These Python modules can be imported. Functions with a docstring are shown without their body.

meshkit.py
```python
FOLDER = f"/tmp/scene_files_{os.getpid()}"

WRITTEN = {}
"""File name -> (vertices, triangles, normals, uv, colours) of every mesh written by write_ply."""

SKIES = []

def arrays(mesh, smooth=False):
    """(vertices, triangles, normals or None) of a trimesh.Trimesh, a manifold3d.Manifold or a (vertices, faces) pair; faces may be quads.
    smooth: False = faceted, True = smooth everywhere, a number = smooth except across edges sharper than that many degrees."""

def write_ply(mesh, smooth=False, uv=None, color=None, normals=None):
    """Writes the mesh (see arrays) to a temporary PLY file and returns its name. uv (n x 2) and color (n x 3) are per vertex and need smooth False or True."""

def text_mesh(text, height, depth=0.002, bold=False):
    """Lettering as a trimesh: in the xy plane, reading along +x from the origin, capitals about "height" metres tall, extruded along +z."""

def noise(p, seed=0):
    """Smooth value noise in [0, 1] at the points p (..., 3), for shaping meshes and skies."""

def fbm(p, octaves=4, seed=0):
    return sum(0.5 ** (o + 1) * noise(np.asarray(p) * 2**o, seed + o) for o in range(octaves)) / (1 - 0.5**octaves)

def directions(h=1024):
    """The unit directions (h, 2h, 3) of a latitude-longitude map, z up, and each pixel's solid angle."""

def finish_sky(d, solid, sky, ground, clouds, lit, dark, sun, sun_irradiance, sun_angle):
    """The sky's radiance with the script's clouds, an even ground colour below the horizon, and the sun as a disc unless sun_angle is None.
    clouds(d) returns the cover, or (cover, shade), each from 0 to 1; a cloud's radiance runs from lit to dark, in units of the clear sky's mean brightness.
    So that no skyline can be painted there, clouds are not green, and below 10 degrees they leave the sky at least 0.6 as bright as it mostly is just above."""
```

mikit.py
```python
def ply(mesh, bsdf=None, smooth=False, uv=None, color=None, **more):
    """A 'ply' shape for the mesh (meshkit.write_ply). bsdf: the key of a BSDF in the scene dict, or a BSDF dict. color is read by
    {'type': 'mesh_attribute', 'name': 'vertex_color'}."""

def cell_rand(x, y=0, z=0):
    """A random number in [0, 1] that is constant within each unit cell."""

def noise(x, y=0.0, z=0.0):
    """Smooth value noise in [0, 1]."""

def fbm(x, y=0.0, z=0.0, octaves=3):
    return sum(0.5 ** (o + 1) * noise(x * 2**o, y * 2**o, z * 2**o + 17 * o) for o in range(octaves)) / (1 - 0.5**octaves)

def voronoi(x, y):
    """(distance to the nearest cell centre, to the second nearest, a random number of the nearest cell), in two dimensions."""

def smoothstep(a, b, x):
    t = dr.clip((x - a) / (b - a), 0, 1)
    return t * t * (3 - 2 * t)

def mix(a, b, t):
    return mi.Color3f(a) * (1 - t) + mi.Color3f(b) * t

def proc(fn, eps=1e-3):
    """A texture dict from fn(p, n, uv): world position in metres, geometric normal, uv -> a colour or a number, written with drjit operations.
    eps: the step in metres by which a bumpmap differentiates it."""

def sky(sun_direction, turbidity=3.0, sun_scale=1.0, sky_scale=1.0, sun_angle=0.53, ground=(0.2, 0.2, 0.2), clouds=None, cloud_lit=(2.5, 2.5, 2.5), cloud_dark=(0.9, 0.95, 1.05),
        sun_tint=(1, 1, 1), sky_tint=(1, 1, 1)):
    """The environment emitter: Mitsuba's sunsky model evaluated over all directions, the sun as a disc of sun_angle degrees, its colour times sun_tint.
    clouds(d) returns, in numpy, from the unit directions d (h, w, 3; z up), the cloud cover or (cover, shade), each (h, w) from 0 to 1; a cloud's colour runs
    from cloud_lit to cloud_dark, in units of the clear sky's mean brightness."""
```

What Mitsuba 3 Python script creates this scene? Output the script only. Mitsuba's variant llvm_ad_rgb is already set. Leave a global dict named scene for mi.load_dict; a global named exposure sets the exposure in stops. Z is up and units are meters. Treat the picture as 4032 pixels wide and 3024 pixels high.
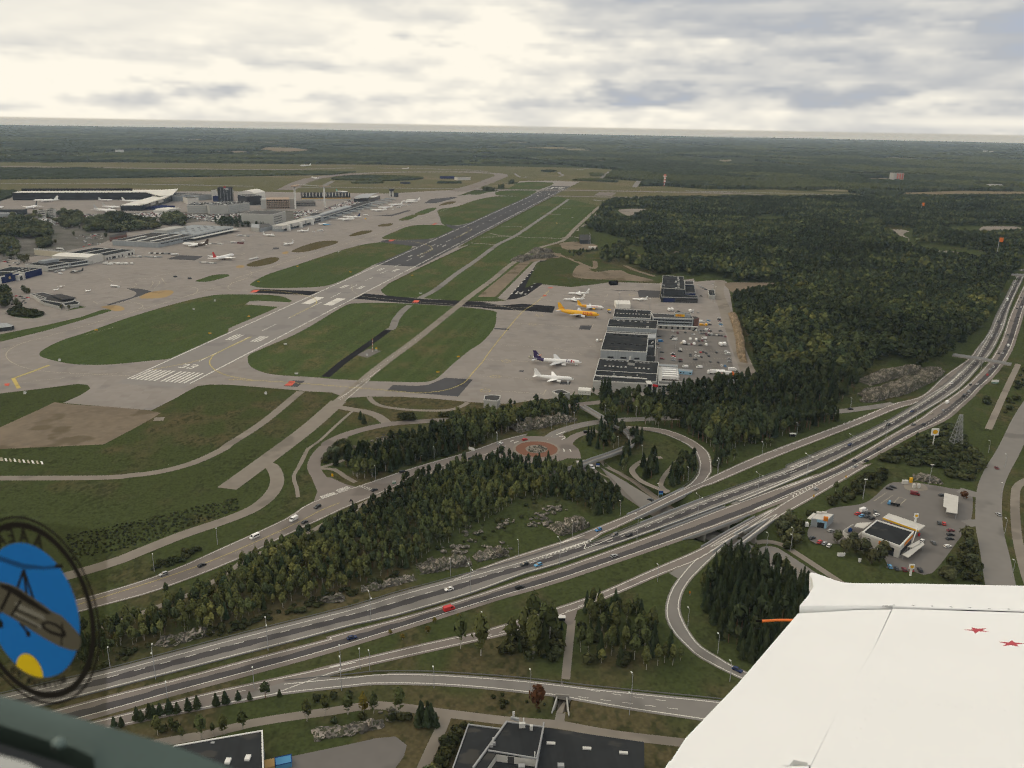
import math, random
import numpy as np, trimesh, shapely, drjit as dr, mitsuba as mi
import shapely.geometry as sg
from shapely.ops import unary_union
from shapely import affinity
import mikit, meshkit
from mikit import noise, fbm, voronoi, cell_rand, smoothstep, mix

T = mi.ScalarTransform4f
rng = np.random.default_rng(33)
random.seed(33)
scene, labels = {}, {}

# ---------------------------------------------------------------- camera, sky, haze, exposure
EYE = 213.0                      # flying height of the little aeroplane above the airfield
PITCH, ROLL = math.radians(17.225), math.radians(1.037)
fw = np.array([0, math.cos(PITCH), -math.sin(PITCH)])
up0 = np.array([0, math.sin(PITCH), math.cos(PITCH)])
up = -math.sin(ROLL) * np.array([1.0, 0, 0]) + math.cos(ROLL) * up0
exposure = 2.05
SIGMA = [2.2e-5, 2.8e-5, 3.7e-5]   # the blue is scattered most
scene['air'] = {'type': 'homogeneous', 'albedo': {'type': 'rgb', 'value': [0.95, 0.955, 0.96]}, 'sigma_t': {'type': 'rgb', 'value': SIGMA}}
scene['camera'] = {'type': 'thinlens', 'fov': 2 * math.degrees(math.atan(2016 / 3270)), 'fov_axis': 'x',
                   'aperture_radius': 0.0009, 'focus_distance': 300.0, 'near_clip': 0.02, 'far_clip': 90000.0,
                   'to_world': T().look_at(origin=[0, 0, EYE], target=(np.array([0, 0, EYE]) + fw).tolist(), up=up.tolist()),
                   'medium': {'type': 'ref', 'id': 'air'}}


def clouds(d):
    az = np.degrees(np.arctan2(d[..., 0], d[..., 1]))          # degrees to the right of the view north
    el = np.degrees(np.arcsin(np.clip(d[..., 2], -1, 1)))
    z = 0 * az

    def f(a, b, o, s):
        return meshkit.fbm(np.stack([az * a, el * b, z + s], -1), o, s)
    w = f(.07, .30, 3, 2) - .5
    big = meshkit.fbm(np.stack([az * .075 + 1.2 * w, el * .42 + 1.6 * w, z], -1), 5, 3) - .5
    mid = meshkit.fbm(np.stack([az * .20 + 1.5 * w, el * .95 + 1.5 * big, z + 7], -1), 5, 11) - .5
    fine = meshkit.fbm(np.stack([az * .55, el * 1.9 + 2 * mid, z + 3], -1), 4, 17) - .5
    side = 1 / (1 + np.exp(-(az + 2) / 9))                      # the left of the view is bright, the right overcast
    high = np.clip((el - 3.2) / 2.5, 0, 1)
    shade = .04 + .40 * side + high * side * (1.9 * big + 1.5 * mid + .9 * fine + .12) + high * (1 - side) * (.35 * big + .15 * mid)
    shade = shade + (1 - high) * (.8 * big + 1.1 * mid + .8 * fine) * .8

    def cloud(a, e, wa, we, amt, edge=.5):
        q = 1 - ((az - a) / wa) ** 2 - ((el - e) / we) ** 2 + edge * (4.5 * mid + 3 * fine)
        return amt * np.clip(q * .9, 0, 1) * (.8 + 1.6 * mid + 1.2 * fine)
    for b in ((-7.5, 5.3, 3.2, .30, .36), (-3.5, 4.85, 4.6, .28, .28), (-28, 2.0, 8.0, .75, .36), (-20, 1.6, 5.5, .6, .34), (7.2, 2.2, 5.2, .75, .62), (8.5, 1.3, 3.0, .6, .34), (21, 2.1, 6.4, .75, .50), (26, 1.5, 6, .5, .34), (-12, 1.4, 6, .4, .26), (1, 1.5, 4, .35, .25),
              (13, 8.3, 12, .9, .30), (24, 6.2, 9, .7, .32), (5, 5.6, 4.2, .3, .26), (28, 4.4, 7, .4, .3), (10, 3.9, 5, .3, .2), (-14, 3.4, 3.6, .22, .14),
              (-9, 2.45, 4.2, .30, -.34), (4.2, 2.75, 1.4, .30, -.36), (20.5, 2.75, 4.6, .30, -.30), (17, 7.2, 6.5, .42, -.34), (25, 5.2, 5, .3, -.26), (28, .7, 6.5, .34, -.40), (12, 3.1, 3.2, .26, -.22), (-24, 3.0, 5, .35, -.16), (31, 3.3, 2, .5, -.3)):
        shade = shade + cloud(*b)
    return np.ones_like(az), 1 - np.exp(-1.25 * np.clip(shade, 0, 3))


scene['sky'] = mikit.sky((-0.72, 0.35, 0.62), turbidity=4, sun_scale=0.12, sun_angle=24, ground=(0.58, 0.62, 0.67), clouds=clouds,
                         cloud_lit=(2.04, 1.93, 1.67), cloud_dark=(0.62, 0.71, 0.87), sun_tint=(1.0, 0.97, 0.92))


# ---------------------------------------------------------------- helpers
def M(s):
    """a list of ground points (metres east and north of the point below the camera)"""
    return [tuple(map(float, t.split())) for t in s.split(',')]


def num(key):
    if key not in scene and key not in labels:
        return key
    i = 1
    while f'{key}_{i:03d}' in scene or f'{key}_{i:03d}' in labels:
        i += 1
    return f'{key}_{i:03d}'


def tag(key, label=None, cat=None, group=None, kind=None):
    labels[key] = {k: v for k, v in (('label', label), ('category', cat), ('group', group), ('kind', kind)) if v}


def thing(key, label, cat, group=None):
    key = num(key)
    tag(key, label, cat, group)
    return key


def put(name, mesh, mat, parent=None, smooth=False, color=None, tw=None, label=None, cat=None, group=None, kind=None):
    key = num(parent + '__' + name if parent else name)
    d = mesh if isinstance(mesh, dict) else mikit.ply(mesh, mat, smooth=smooth, color=color)
    if isinstance(mesh, dict) and mat:
        d = {**d, 'bsdf': {'type': 'ref', 'id': mat}}
    if tw is not None:
        d = {**d, 'to_world': tw}
    scene[key] = d
    if label or cat or kind:
        tag(key, label, cat, group, kind)
    return key


def at(x, y, z=0.0, rot=0.0, s=1.0):
    return T().translate([float(x), float(y), float(z)]).rotate([0, 0, 1], float(rot)).scale(float(s))


def cat_mesh(ms):
    vs, fs, o = [], [], 0
    for m in ms:
        v, f = (m.vertices, m.faces) if hasattr(m, 'vertices') else m
        vs.append(np.asarray(v)); fs.append(np.asarray(f) + o); o += len(v)
    return np.vstack(vs), np.vstack(fs)


BOXF = np.array([[0, 3, 2], [0, 2, 1], [4, 5, 6], [4, 6, 7], [0, 1, 5], [0, 5, 4], [1, 2, 6], [1, 6, 5], [2, 3, 7], [2, 7, 6], [3, 0, 4], [3, 4, 7]])


def box(x0, x1, y0, y1, z0, z1):
    return np.array([[x0, y0, z0], [x1, y0, z0], [x1, y1, z0], [x0, y1, z0], [x0, y0, z1], [x1, y0, z1], [x1, y1, z1], [x0, y1, z1]], float), BOXF


def tube(pts, r, n=6):
    """a bar of round section along the points, radius r (a number or one per point)"""
    p = np.asarray(pts, float)
    r = np.broadcast_to(r, len(p))
    t = np.gradient(p, axis=0)
    t /= np.linalg.norm(t, axis=1, keepdims=True)
    ref = np.where(np.abs(t[:, 2:3]) < 0.9, [[0, 0, 1.0]], [[1.0, 0, 0]])
    a = np.cross(t, ref); a /= np.linalg.norm(a, axis=1, keepdims=True)
    b = np.cross(t, a)
    ang = np.arange(n) * 2 * np.pi / n
    v = (p[:, None] + r[:, None, None] * (np.cos(ang)[None, :, None] * a[:, None] + np.sin(ang)[None, :, None] * b[:, None])).reshape(-1, 3)
    f = []
    for i in range(len(p) - 1):
        for j in range(n):
            q = (i * n + j, i * n + (j + 1) % n, (i + 1) * n + (j + 1) % n, (i + 1) * n + j)
            f += [(q[0], q[2], q[1]), (q[0], q[3], q[2])]
    for j in range(1, n - 1):
        f += [(0, j, j + 1), ((len(p) - 1) * n, (len(p) - 1) * n + j + 1, (len(p) - 1) * n + j)]
    return v, np.array(f)


def spline(pts, step=6.0, closed=False):
    p = np.asarray(pts, float)
    q = np.vstack([p[-1:], p, p[:2]]) if closed else np.vstack([2 * p[0] - p[1], p, 2 * p[-1] - p[-2]])
    out = []
    for i in range(len(q) - 3):
        a, b, c, d = q[i:i + 4]
        n = max(2, int(np.linalg.norm(c - b) / step))
        t = (np.arange(n) / n)[:, None]
        out.append(0.5 * (2 * b + (c - a) * t + (2 * a - 5 * b + 4 * c - d) * t ** 2 + (3 * b - a - 3 * c + d) * t ** 3))
    if not closed:
        out.append(p[-1:])
    return np.vstack(out)


def polys(g):
    return [x for x in getattr(g, 'geoms', [g]) if x.geom_type == 'Polygon' and x.area > 1e-4]


def sheet_mesh(g, z, zf=None, seg=None):
    vs, fs, o = [], [], 0
    if seg:
        g = shapely.segmentize(g, seg)
    for x in polys(g):
        v, f = trimesh.creation.triangulate_polygon(x, engine='earcut')
        v, f = np.asarray(v)[:, :2], np.asarray(f)
        c = np.cross(v[f[:, 1]] - v[f[:, 0]], v[f[:, 2]] - v[f[:, 0]])
        f = np.where((c < 0)[:, None], f[:, ::-1], f)
        vs.append(v); fs.append(f + o); o += len(v)
    v, f = np.vstack(vs), np.vstack(fs)
    h = np.full(len(v), z) if zf is None else z + zf(v[:, 0], v[:, 1])
    return np.column_stack([v, h]), f


def poly(pts):
    return sg.Polygon(pts).buffer(0)


def blob_poly(pts, step=6.0):
    return poly(spline(pts, step, True))


def line(pts, smooth=True, step=6.0):
    return sg.LineString(spline(pts, step) if smooth else pts)


def ribbon(pts, w, smooth=True, step=6.0):
    return line(pts, smooth, step).buffer(w / 2, cap_style='flat', join_style='round')


def dashes(ln, on, off, w, start=0.0, end=None):
    out, s = [], start
    end = end or ln.length
    while s + on < end:
        out.append(shapely.ops.substring(ln, s, s + on).buffer(w / 2, cap_style='flat'))
        s += on + off
    return unary_union(out)


def ground(name, g, z, mat, label, kind='structure', parent=None):
    return put(name, sheet_mesh(g, z), mat, parent, label=label, kind=kind)


# ---------------------------------------------------------------- materials
def bs(key, color, rough=None, metal=0.0, spec=None):
    c = color if isinstance(color, dict) else {'type': 'rgb', 'value': list(color)}
    if rough is None:
        b = {'type': 'diffuse', 'reflectance': c}
    else:
        b = {'type': 'principled', 'base_color': c, 'roughness': rough, 'metallic': metal, **({'specular': spec} if spec is not None else {})}
    scene[key] = {'type': 'twosided', 'bsdf': b}
    return key


def C(*v):
    return mi.Color3f(*v)


def grassy(base, dry, dark, scale=1.0):
    def fn(p, n, uv):
        a = fbm(p.x * 0.012 * scale, p.y * 0.012 * scale, 3.0, 4)
        b = fbm(p.x * 0.07 * scale + 31, p.y * 0.05 * scale, 1.0, 3)
        c = fbm(p.x * 0.45 + 5, p.y * 0.3, 2.0, 2)
        col = mix(base, dry, smoothstep(0.50, 0.72, 0.6 * a + 0.4 * b))
        col = mix(col, dark, 0.7 * smoothstep(0.52, 0.75, 0.45 * b + 0.55 * c))
        return col * (0.72 + 0.56 * fbm(p.x * 0.9, p.y * 0.9, 8.0, 2))
    return fn


def paved(col, var=0.25, stain=(0.6, 0.6, 0.6), joints=0.0, scale=1.0):
    def fn(p, n, uv):
        a = fbm(p.x * 0.02 * scale, p.y * 0.02 * scale, 0.0, 4)
        b = fbm(p.x * 0.25 * scale + 9, p.y * 0.25 * scale, 4.0, 3)
        k = (1 - var) + 2 * var * (0.6 * a + 0.4 * b)
        c = C(*col) * k
        s = smoothstep(0.60, 0.75, fbm(p.x * 0.05 + 3, p.y * 0.05, 7.0, 3))
        c = mix(c, C(*col) * C(*stain), 0.55 * s)
        if joints:
            cr = cell_rand(dr.floor(p.x * 0.98 / joints + p.y * 0.18 / joints), dr.floor(p.y * 0.98 / joints - p.x * 0.18 / joints))
            c = c * (0.945 + 0.11 * cr)
        return c
    return fn


bs('m_grass', mikit.proc(grassy((0.060, 0.078, 0.030), (0.110, 0.096, 0.048), (0.036, 0.052, 0.020))))
bs('m_rough_grass', mikit.proc(grassy((0.046, 0.050, 0.020), (0.090, 0.072, 0.038), (0.024, 0.030, 0.012), 2.0)))
_turf = grassy((0.066, 0.090, 0.034), (0.112, 0.104, 0.050), (0.048, 0.068, 0.025))


def mown_fn(p, n, uv):
    """airfield turf mown in long swaths beside the runway"""
    t = p.x * 0.9832 - p.y * 0.1825
    return _turf(p, n, uv) * (0.93 + 0.14 * cell_rand(dr.floor(t / 7.0 + 0.6 * fbm(p.x * 0.01, p.y * 0.01, 5.0, 2))))


bs('m_mown', mikit.proc(mown_fn))
bs('m_olive', mikit.proc(grassy((0.095, 0.080, 0.040), (0.12, 0.095, 0.055), (0.055, 0.055, 0.025))))
bs('m_far_grass', mikit.proc(grassy((0.120, 0.115, 0.058), (0.170, 0.140, 0.085), (0.080, 0.090, 0.040), 0.4)))
bs('m_field', mikit.proc(paved((0.19, 0.155, 0.10), 0.35)))
bs('m_bare', mikit.proc(paved((0.20, 0.165, 0.125), 0.35, (0.45, 0.45, 0.35))))
bs('m_pave', mikit.proc(paved((0.275, 0.252, 0.234), 0.12, (0.80, 0.82, 0.86), 7.5)))
bs('m_apron', mikit.proc(paved((0.265, 0.247, 0.232), 0.10, (0.84, 0.84, 0.86), 6.0)))
bs('m_runway', mikit.proc(paved((0.262, 0.248, 0.238), 0.08, (0.80, 0.80, 0.84))))
bs('m_asphalt_dark', mikit.proc(paved((0.088, 0.088, 0.094), 0.14)))
bs('m_asphalt_black', mikit.proc(paved((0.026, 0.026, 0.029), 0.14)))
bs('m_asphalt_lane', mikit.proc(paved((0.086, 0.082, 0.084), 0.16)))
bs('m_road', mikit.proc(paved((0.225, 0.214, 0.202), 0.12)))
bs('m_road_pink', mikit.proc(paved((0.220, 0.196, 0.180), 0.12)))
bs('m_gravel', mikit.proc(paved((0.25, 0.225, 0.195), 0.2)))
bs('m_landside', mikit.proc(paved((0.135, 0.13, 0.12), 0.45, (0.5, 0.6, 0.4), 0, 2.0)))
bs('m_yard', mikit.proc(paved((0.178, 0.168, 0.160), 0.12)))
bs('m_paint', mikit.proc(paved((0.66, 0.64, 0.60), 0.10)))
bs('m_paint_yellow', mikit.proc(paved((0.52, 0.42, 0.16), 0.15)))
bs('m_paint_pale', mikit.proc(paved((0.42, 0.38, 0.30), 0.12)))
bs('m_paint_red', mikit.proc(paved((0.62, 0.14, 0.10), 0.12)))
bs('m_ochre', mikit.proc(paved((0.36, 0.26, 0.14), 0.12)))
bs('m_brick_red', mikit.proc(paved((0.20, 0.105, 0.075), 0.15)))


def rock_fn(p, n, uv):
    a = fbm(p.x * 0.35, p.y * 0.35, p.z * 0.35, 4)
    b = fbm(p.x * 1.3, p.y * 1.3, p.z * 1.3 + 4, 3)
    c = mix((0.17, 0.155, 0.14), (0.36, 0.32, 0.285), smoothstep(0.38, 0.66, a))
    c = mix(c, (0.07, 0.075, 0.05), smoothstep(0.45, 0.55, b))
    return mix(c, (0.09, 0.085, 0.075), smoothstep(0.58, 0.66, fbm(p.x * 0.5 + 11, p.y * 0.5, p.z * 0.12, 3)))


bs('m_rock', mikit.proc(rock_fn))
bs('m_rock_tan', mikit.proc(lambda p, n, uv: rock_fn(p * 1.3, n, uv) * C(0.75, 0.62, 0.5) + C(0.16, 0.125, 0.085)))
bs('m_foliage', {'type': 'mesh_attribute', 'name': 'vertex_color'})

# ---------------------------------------------------------------- the airfield's pavement
RW_A, RW_U, RW_N = np.array([-331.1, 681.85]), np.array([0.1825, 0.9832]), np.array([0.9832, -0.1825])


def rw(s, t):
    """a point of the runway: s metres from the threshold, t metres from the left side stripe"""
    return tuple(RW_A + s * RW_U + t * RW_N)


def rwbox(s0, s1, t0, t1):
    return sg.Polygon([rw(s0, t0), rw(s1, t0), rw(s1, t1), rw(s0, t1)])


field_edge = poly(M('-428 623,-413 636,-388 650,-365 665,-356 663,-349 654,-348 646,-348 618,-350 615,-276.4 601.7,-269.5 633.8,-267 652,-264 665,-256 670,-239 670,-217 666,-179.6 658.6,-170.4 656,-149 654.1,-141.4 646.9,-136.3 638.2,-131.4 641.4,-116.1 645.3,-90.9 646.2,-62.3 642.4,-36.7 636.5,-23.5 634.3,-1.2 632.7,18.4 644.1,32.6 647.9,48.3 658,68.2 667,71.4 659.3,109.8 660,125.5 662.5,150.5 671.9,174 691,193 694,223 759,245 889,293 1109,314 1216,299 1227,266 1211,269 1237,210 1191,141 1195,116 1174,80 1149,50 1163,40 1167,10 1073,-9 1047,-28 1039,-72 1039,-115 1052,-161 1059,-174 1085,-179 1105,-178 1112,-175 1155,-143 1310,-64 1661,-105 1522,125 2880,235 3452,236 3504,185 3565,19 3501,-28 3031,-52 2996,-66 2911,-184 2687,-120 3102,-200 2966,-406 2735,-587 2717,-916 2711,-1530 2515,-1652 2442,-652 927'))
pave = unary_union([field_edge, rwbox(-69, 2905, -8, 67.5)])
isl = [
    blob_poly(M('-445 752,-452 772,-453 808,-445 843,-434 909,-413 987,-392 1037,-373 1054,-335 1057,-349 1057,-316 1056,-296 1047,-282 1029,-277 1019,-280 1003,-284 984,-291 945,-306 870,-301 854,-310 782,-319 750,-336 739,-362 726,-381 722,-403 725,-430 739')),
    blob_poly(M('-362 1128,-361 1202,-340 1299,-313 1426,-283 1531,-248 1581,-215 1578,-187 1525,-197 1414,-221 1318,-235 1220,-252 1137,-277 1112,-337 1103,-354 1116')),
    blob_poly(M('-260 1642,-249 1746,-227 1855,-178 1876,-138 1858,-131 1801,-157 1656,-198 1619,-243 1618')),
    blob_poly(M('-201 2228,-160 2335,-122 2530,-65 2692,8 2722,50 2788,33 2638,-60 2148,-108 1922,-134 1878,-160 1885,-181 2029')),
    blob_poly(M('-64 2761,-55 2925,21 2976,73 2967,42 2762,-21 2724')),
    blob_poly(M('-30 3030,23 3414,148 3428,106 3123,53 2984')),
    blob_poly(M('-125 3063,-88 3434,-28 3451,-47 3206,-81 3034')),
    blob_poly(M('-156 2789,-141 2909,-105 2912,-97 2852,-125 2747')),
    blob_poly(M('-443 1142,-441 1163,-436 1192,-422 1203,-411 1191,-417 1159,-427 1139')),
    blob_poly(M('-272 1965,-255 2088,-238 2091,-250 1964')), blob_poly(M('-251 2117,-232 2258,-210 2262,-229 2092')),
]
dry = [
    blob_poly(M('-386 1438,-383 1503,-366 1574,-337 1581,-332 1540,-357 1445,-373 1430')), blob_poly(M('-416 1285,-415 1325,-400 1370,-384 1355,-382 1306,-399 1273')),
    blob_poly(M('-330 1666,-320 1740,-297 1751,-301 1700,-319 1658')), blob_poly(M('-299 1830,-296 1875,-274 1888,-277 1834')), blob_poly(M('-212 2346,-199 2459,-174 2492,-182 2406')),
]
east = unary_union([
    poly(M('-178 1101,-174 1152,-164 1185,-174 1147,-142 1299,-63 1643,-104 1510,132 2759,241 2684,303 2620,277 2574,240 2414,147 1867,97 1690,85 1627,29 1351,-9 1047,-72 1044,-116 1053,-161 1061,-173 1083')),
    blob_poly(M('-249 752,-252 767,-246 791,-226 865,-207 993,-193 1014,-155 1019,-111 1014,-68 1004,-25 985,-20 955,-21 896,-31 834,-43 796,-56 745,-65 704,-70.9 691.5,-81.5 687.4,-122.4 688.3,-160 693,-171 696,-210 702,-229 715,-241 731')),
])
terrace = [blob_poly(M('-574 922,-583 949,-564 935,-551 933,-530 916,-533 901,-554 905')), poly(M('-522 891,-519 939,-506 964,-518 971,-518 948,-520 908')),
           poly(M('-535 784,-538 807,-527 827,-503 870,-486 911,-481 951,-473 955,-468 946,-478 894,-490 846,-509 797,-518 766'))]
islands = unary_union(isl + terrace)
pave = pave.difference(unary_union([islands, east] + dry))
ground('airfield_pavement', pave, 0.04, 'm_pave', 'pale concrete taxiways and aprons of the airport')
for g_ in isl + terrace:
    ground('grass_island', g_.intersection(field_edge), 0.02, 'm_mown', 'mown green grass between the taxiways')
for g_ in dry:
    ground('dry_grass_island', g_, 0.02, 'm_olive', 'dry olive grass patch on the apron')
ground('runway_strip_grass', east, 0.02, 'm_mown', 'mown grass east of the runway')

# the runway: light asphalt for the first 640 m, black beyond
run = put('runway', sheet_mesh(rwbox(-15, 641, -1.5, 61), 0.07), 'm_runway', label='long runway with white markings', kind='structure')
put('new_asphalt', sheet_mesh(unary_union([rwbox(641, 2600, -6, 66), blob_poly(M('-252 1580,-244 1611,-207 1615,-164 1629,-176 1538,-202 1542')), blob_poly(M('-156 1893,-126 1871,-76 1973,-96 1790,-132 1805'))]), 0.065), 'm_asphalt_dark', run)
put('blast_pad', sheet_mesh(rwbox(-68, -12, -2, 62), 0.07), 'm_pave', run)
ground('old_stopway', poly(M('-351 614,-342 612,-312.2 608.4,-277 601.1,-267 596,-268.2 584.2,-272.7 559.4,-279.3 529.9,-343.1 518.1,-363.1 513,-373.4 529.3,-367.6 559.2,-361.4 597.5,-359 617')), 0.05, 'm_bare', 'bare gravel and dead grass short of the runway')


def mark(name, g, mat='m_paint', z=0.11):
    return put(name, sheet_mesh(g, z), mat, run)


for t0 in (0.0, 58.3):
    mark('side_stripe', rwbox(0, 2490, t0, t0 + 1.3))
for i in range(12):
    t0 = 3.4 + i * 4.2 + (2.6 if i > 5 else 0)
    mark('threshold_stripe', rwbox(0, 31, t0, t0 + 1.9))
for (dx) in (0, 1):          # the designation 33, read by a pilot landing
    t0 = 21.8 + dx * 8.6
    k = 6.0
    mark('runway_number', unary_union([rwbox(41, 43, t0, t0 + k - 1), rwbox(46.3, 48.3, t0 + 1.5, t0 + k - 0.6), rwbox(52, 54, t0, t0 + k - 1), rwbox(43, 46.3, t0 + k - 1.7, t0 + k), rwbox(48.3, 52, t0 + k - 1.7, t0 + k), rwbox(42, 43, t0 + k - 2, t0 + k - .4), rwbox(52, 53, t0 + k - 2, t0 + k - .4), rwbox(42.4, 44, t0, t0 + 1.5), rwbox(51, 52.6, t0, t0 + 1.5)]))
for s, n in ((144, 3), (440, 2), (587, 2), (731, 1), (873, 1)):
    for side in (0, 1):
        for i in range(n):
            t0 = (19.3 - i * 3.6) if side == 0 else (39.9 + i * 3.4)
            mark('touchdown_bar', rwbox(s, s + 23.5, t0 - 0.9, t0 + 0.9))
for t0 in (9.4, 38.4):
    mark('aiming_point_block', rwbox(330.5, 375, t0, t0 + 11.6))
for s in np.arange(64, 2450, 62.3):
    mark('centre_line_dash', rwbox(s, s + 33, 29.0, 29.9))
for s, n in ((2105, 1), (2180, 2), (2440, 4)):
    for side in (0, 1):
        mark('touchdown_bar', rwbox(s, s + 24, 17.0 - (n - 1) * 3 if side == 0 else 41.0, 19.0 if side == 0 else 43 + (n - 1) * 3))
for t0 in (5, 33):
    mark('far_threshold_bar', rwbox(2500, 2530, t0, t0 + 22))


def stripe(name, pts, w, mat='m_paint_pale', parent=None, z=0.12, smooth=True):
    return put(name, sheet_mesh(ribbon(pts, w, smooth), z), mat, parent or 'airfield_pavement')


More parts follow.
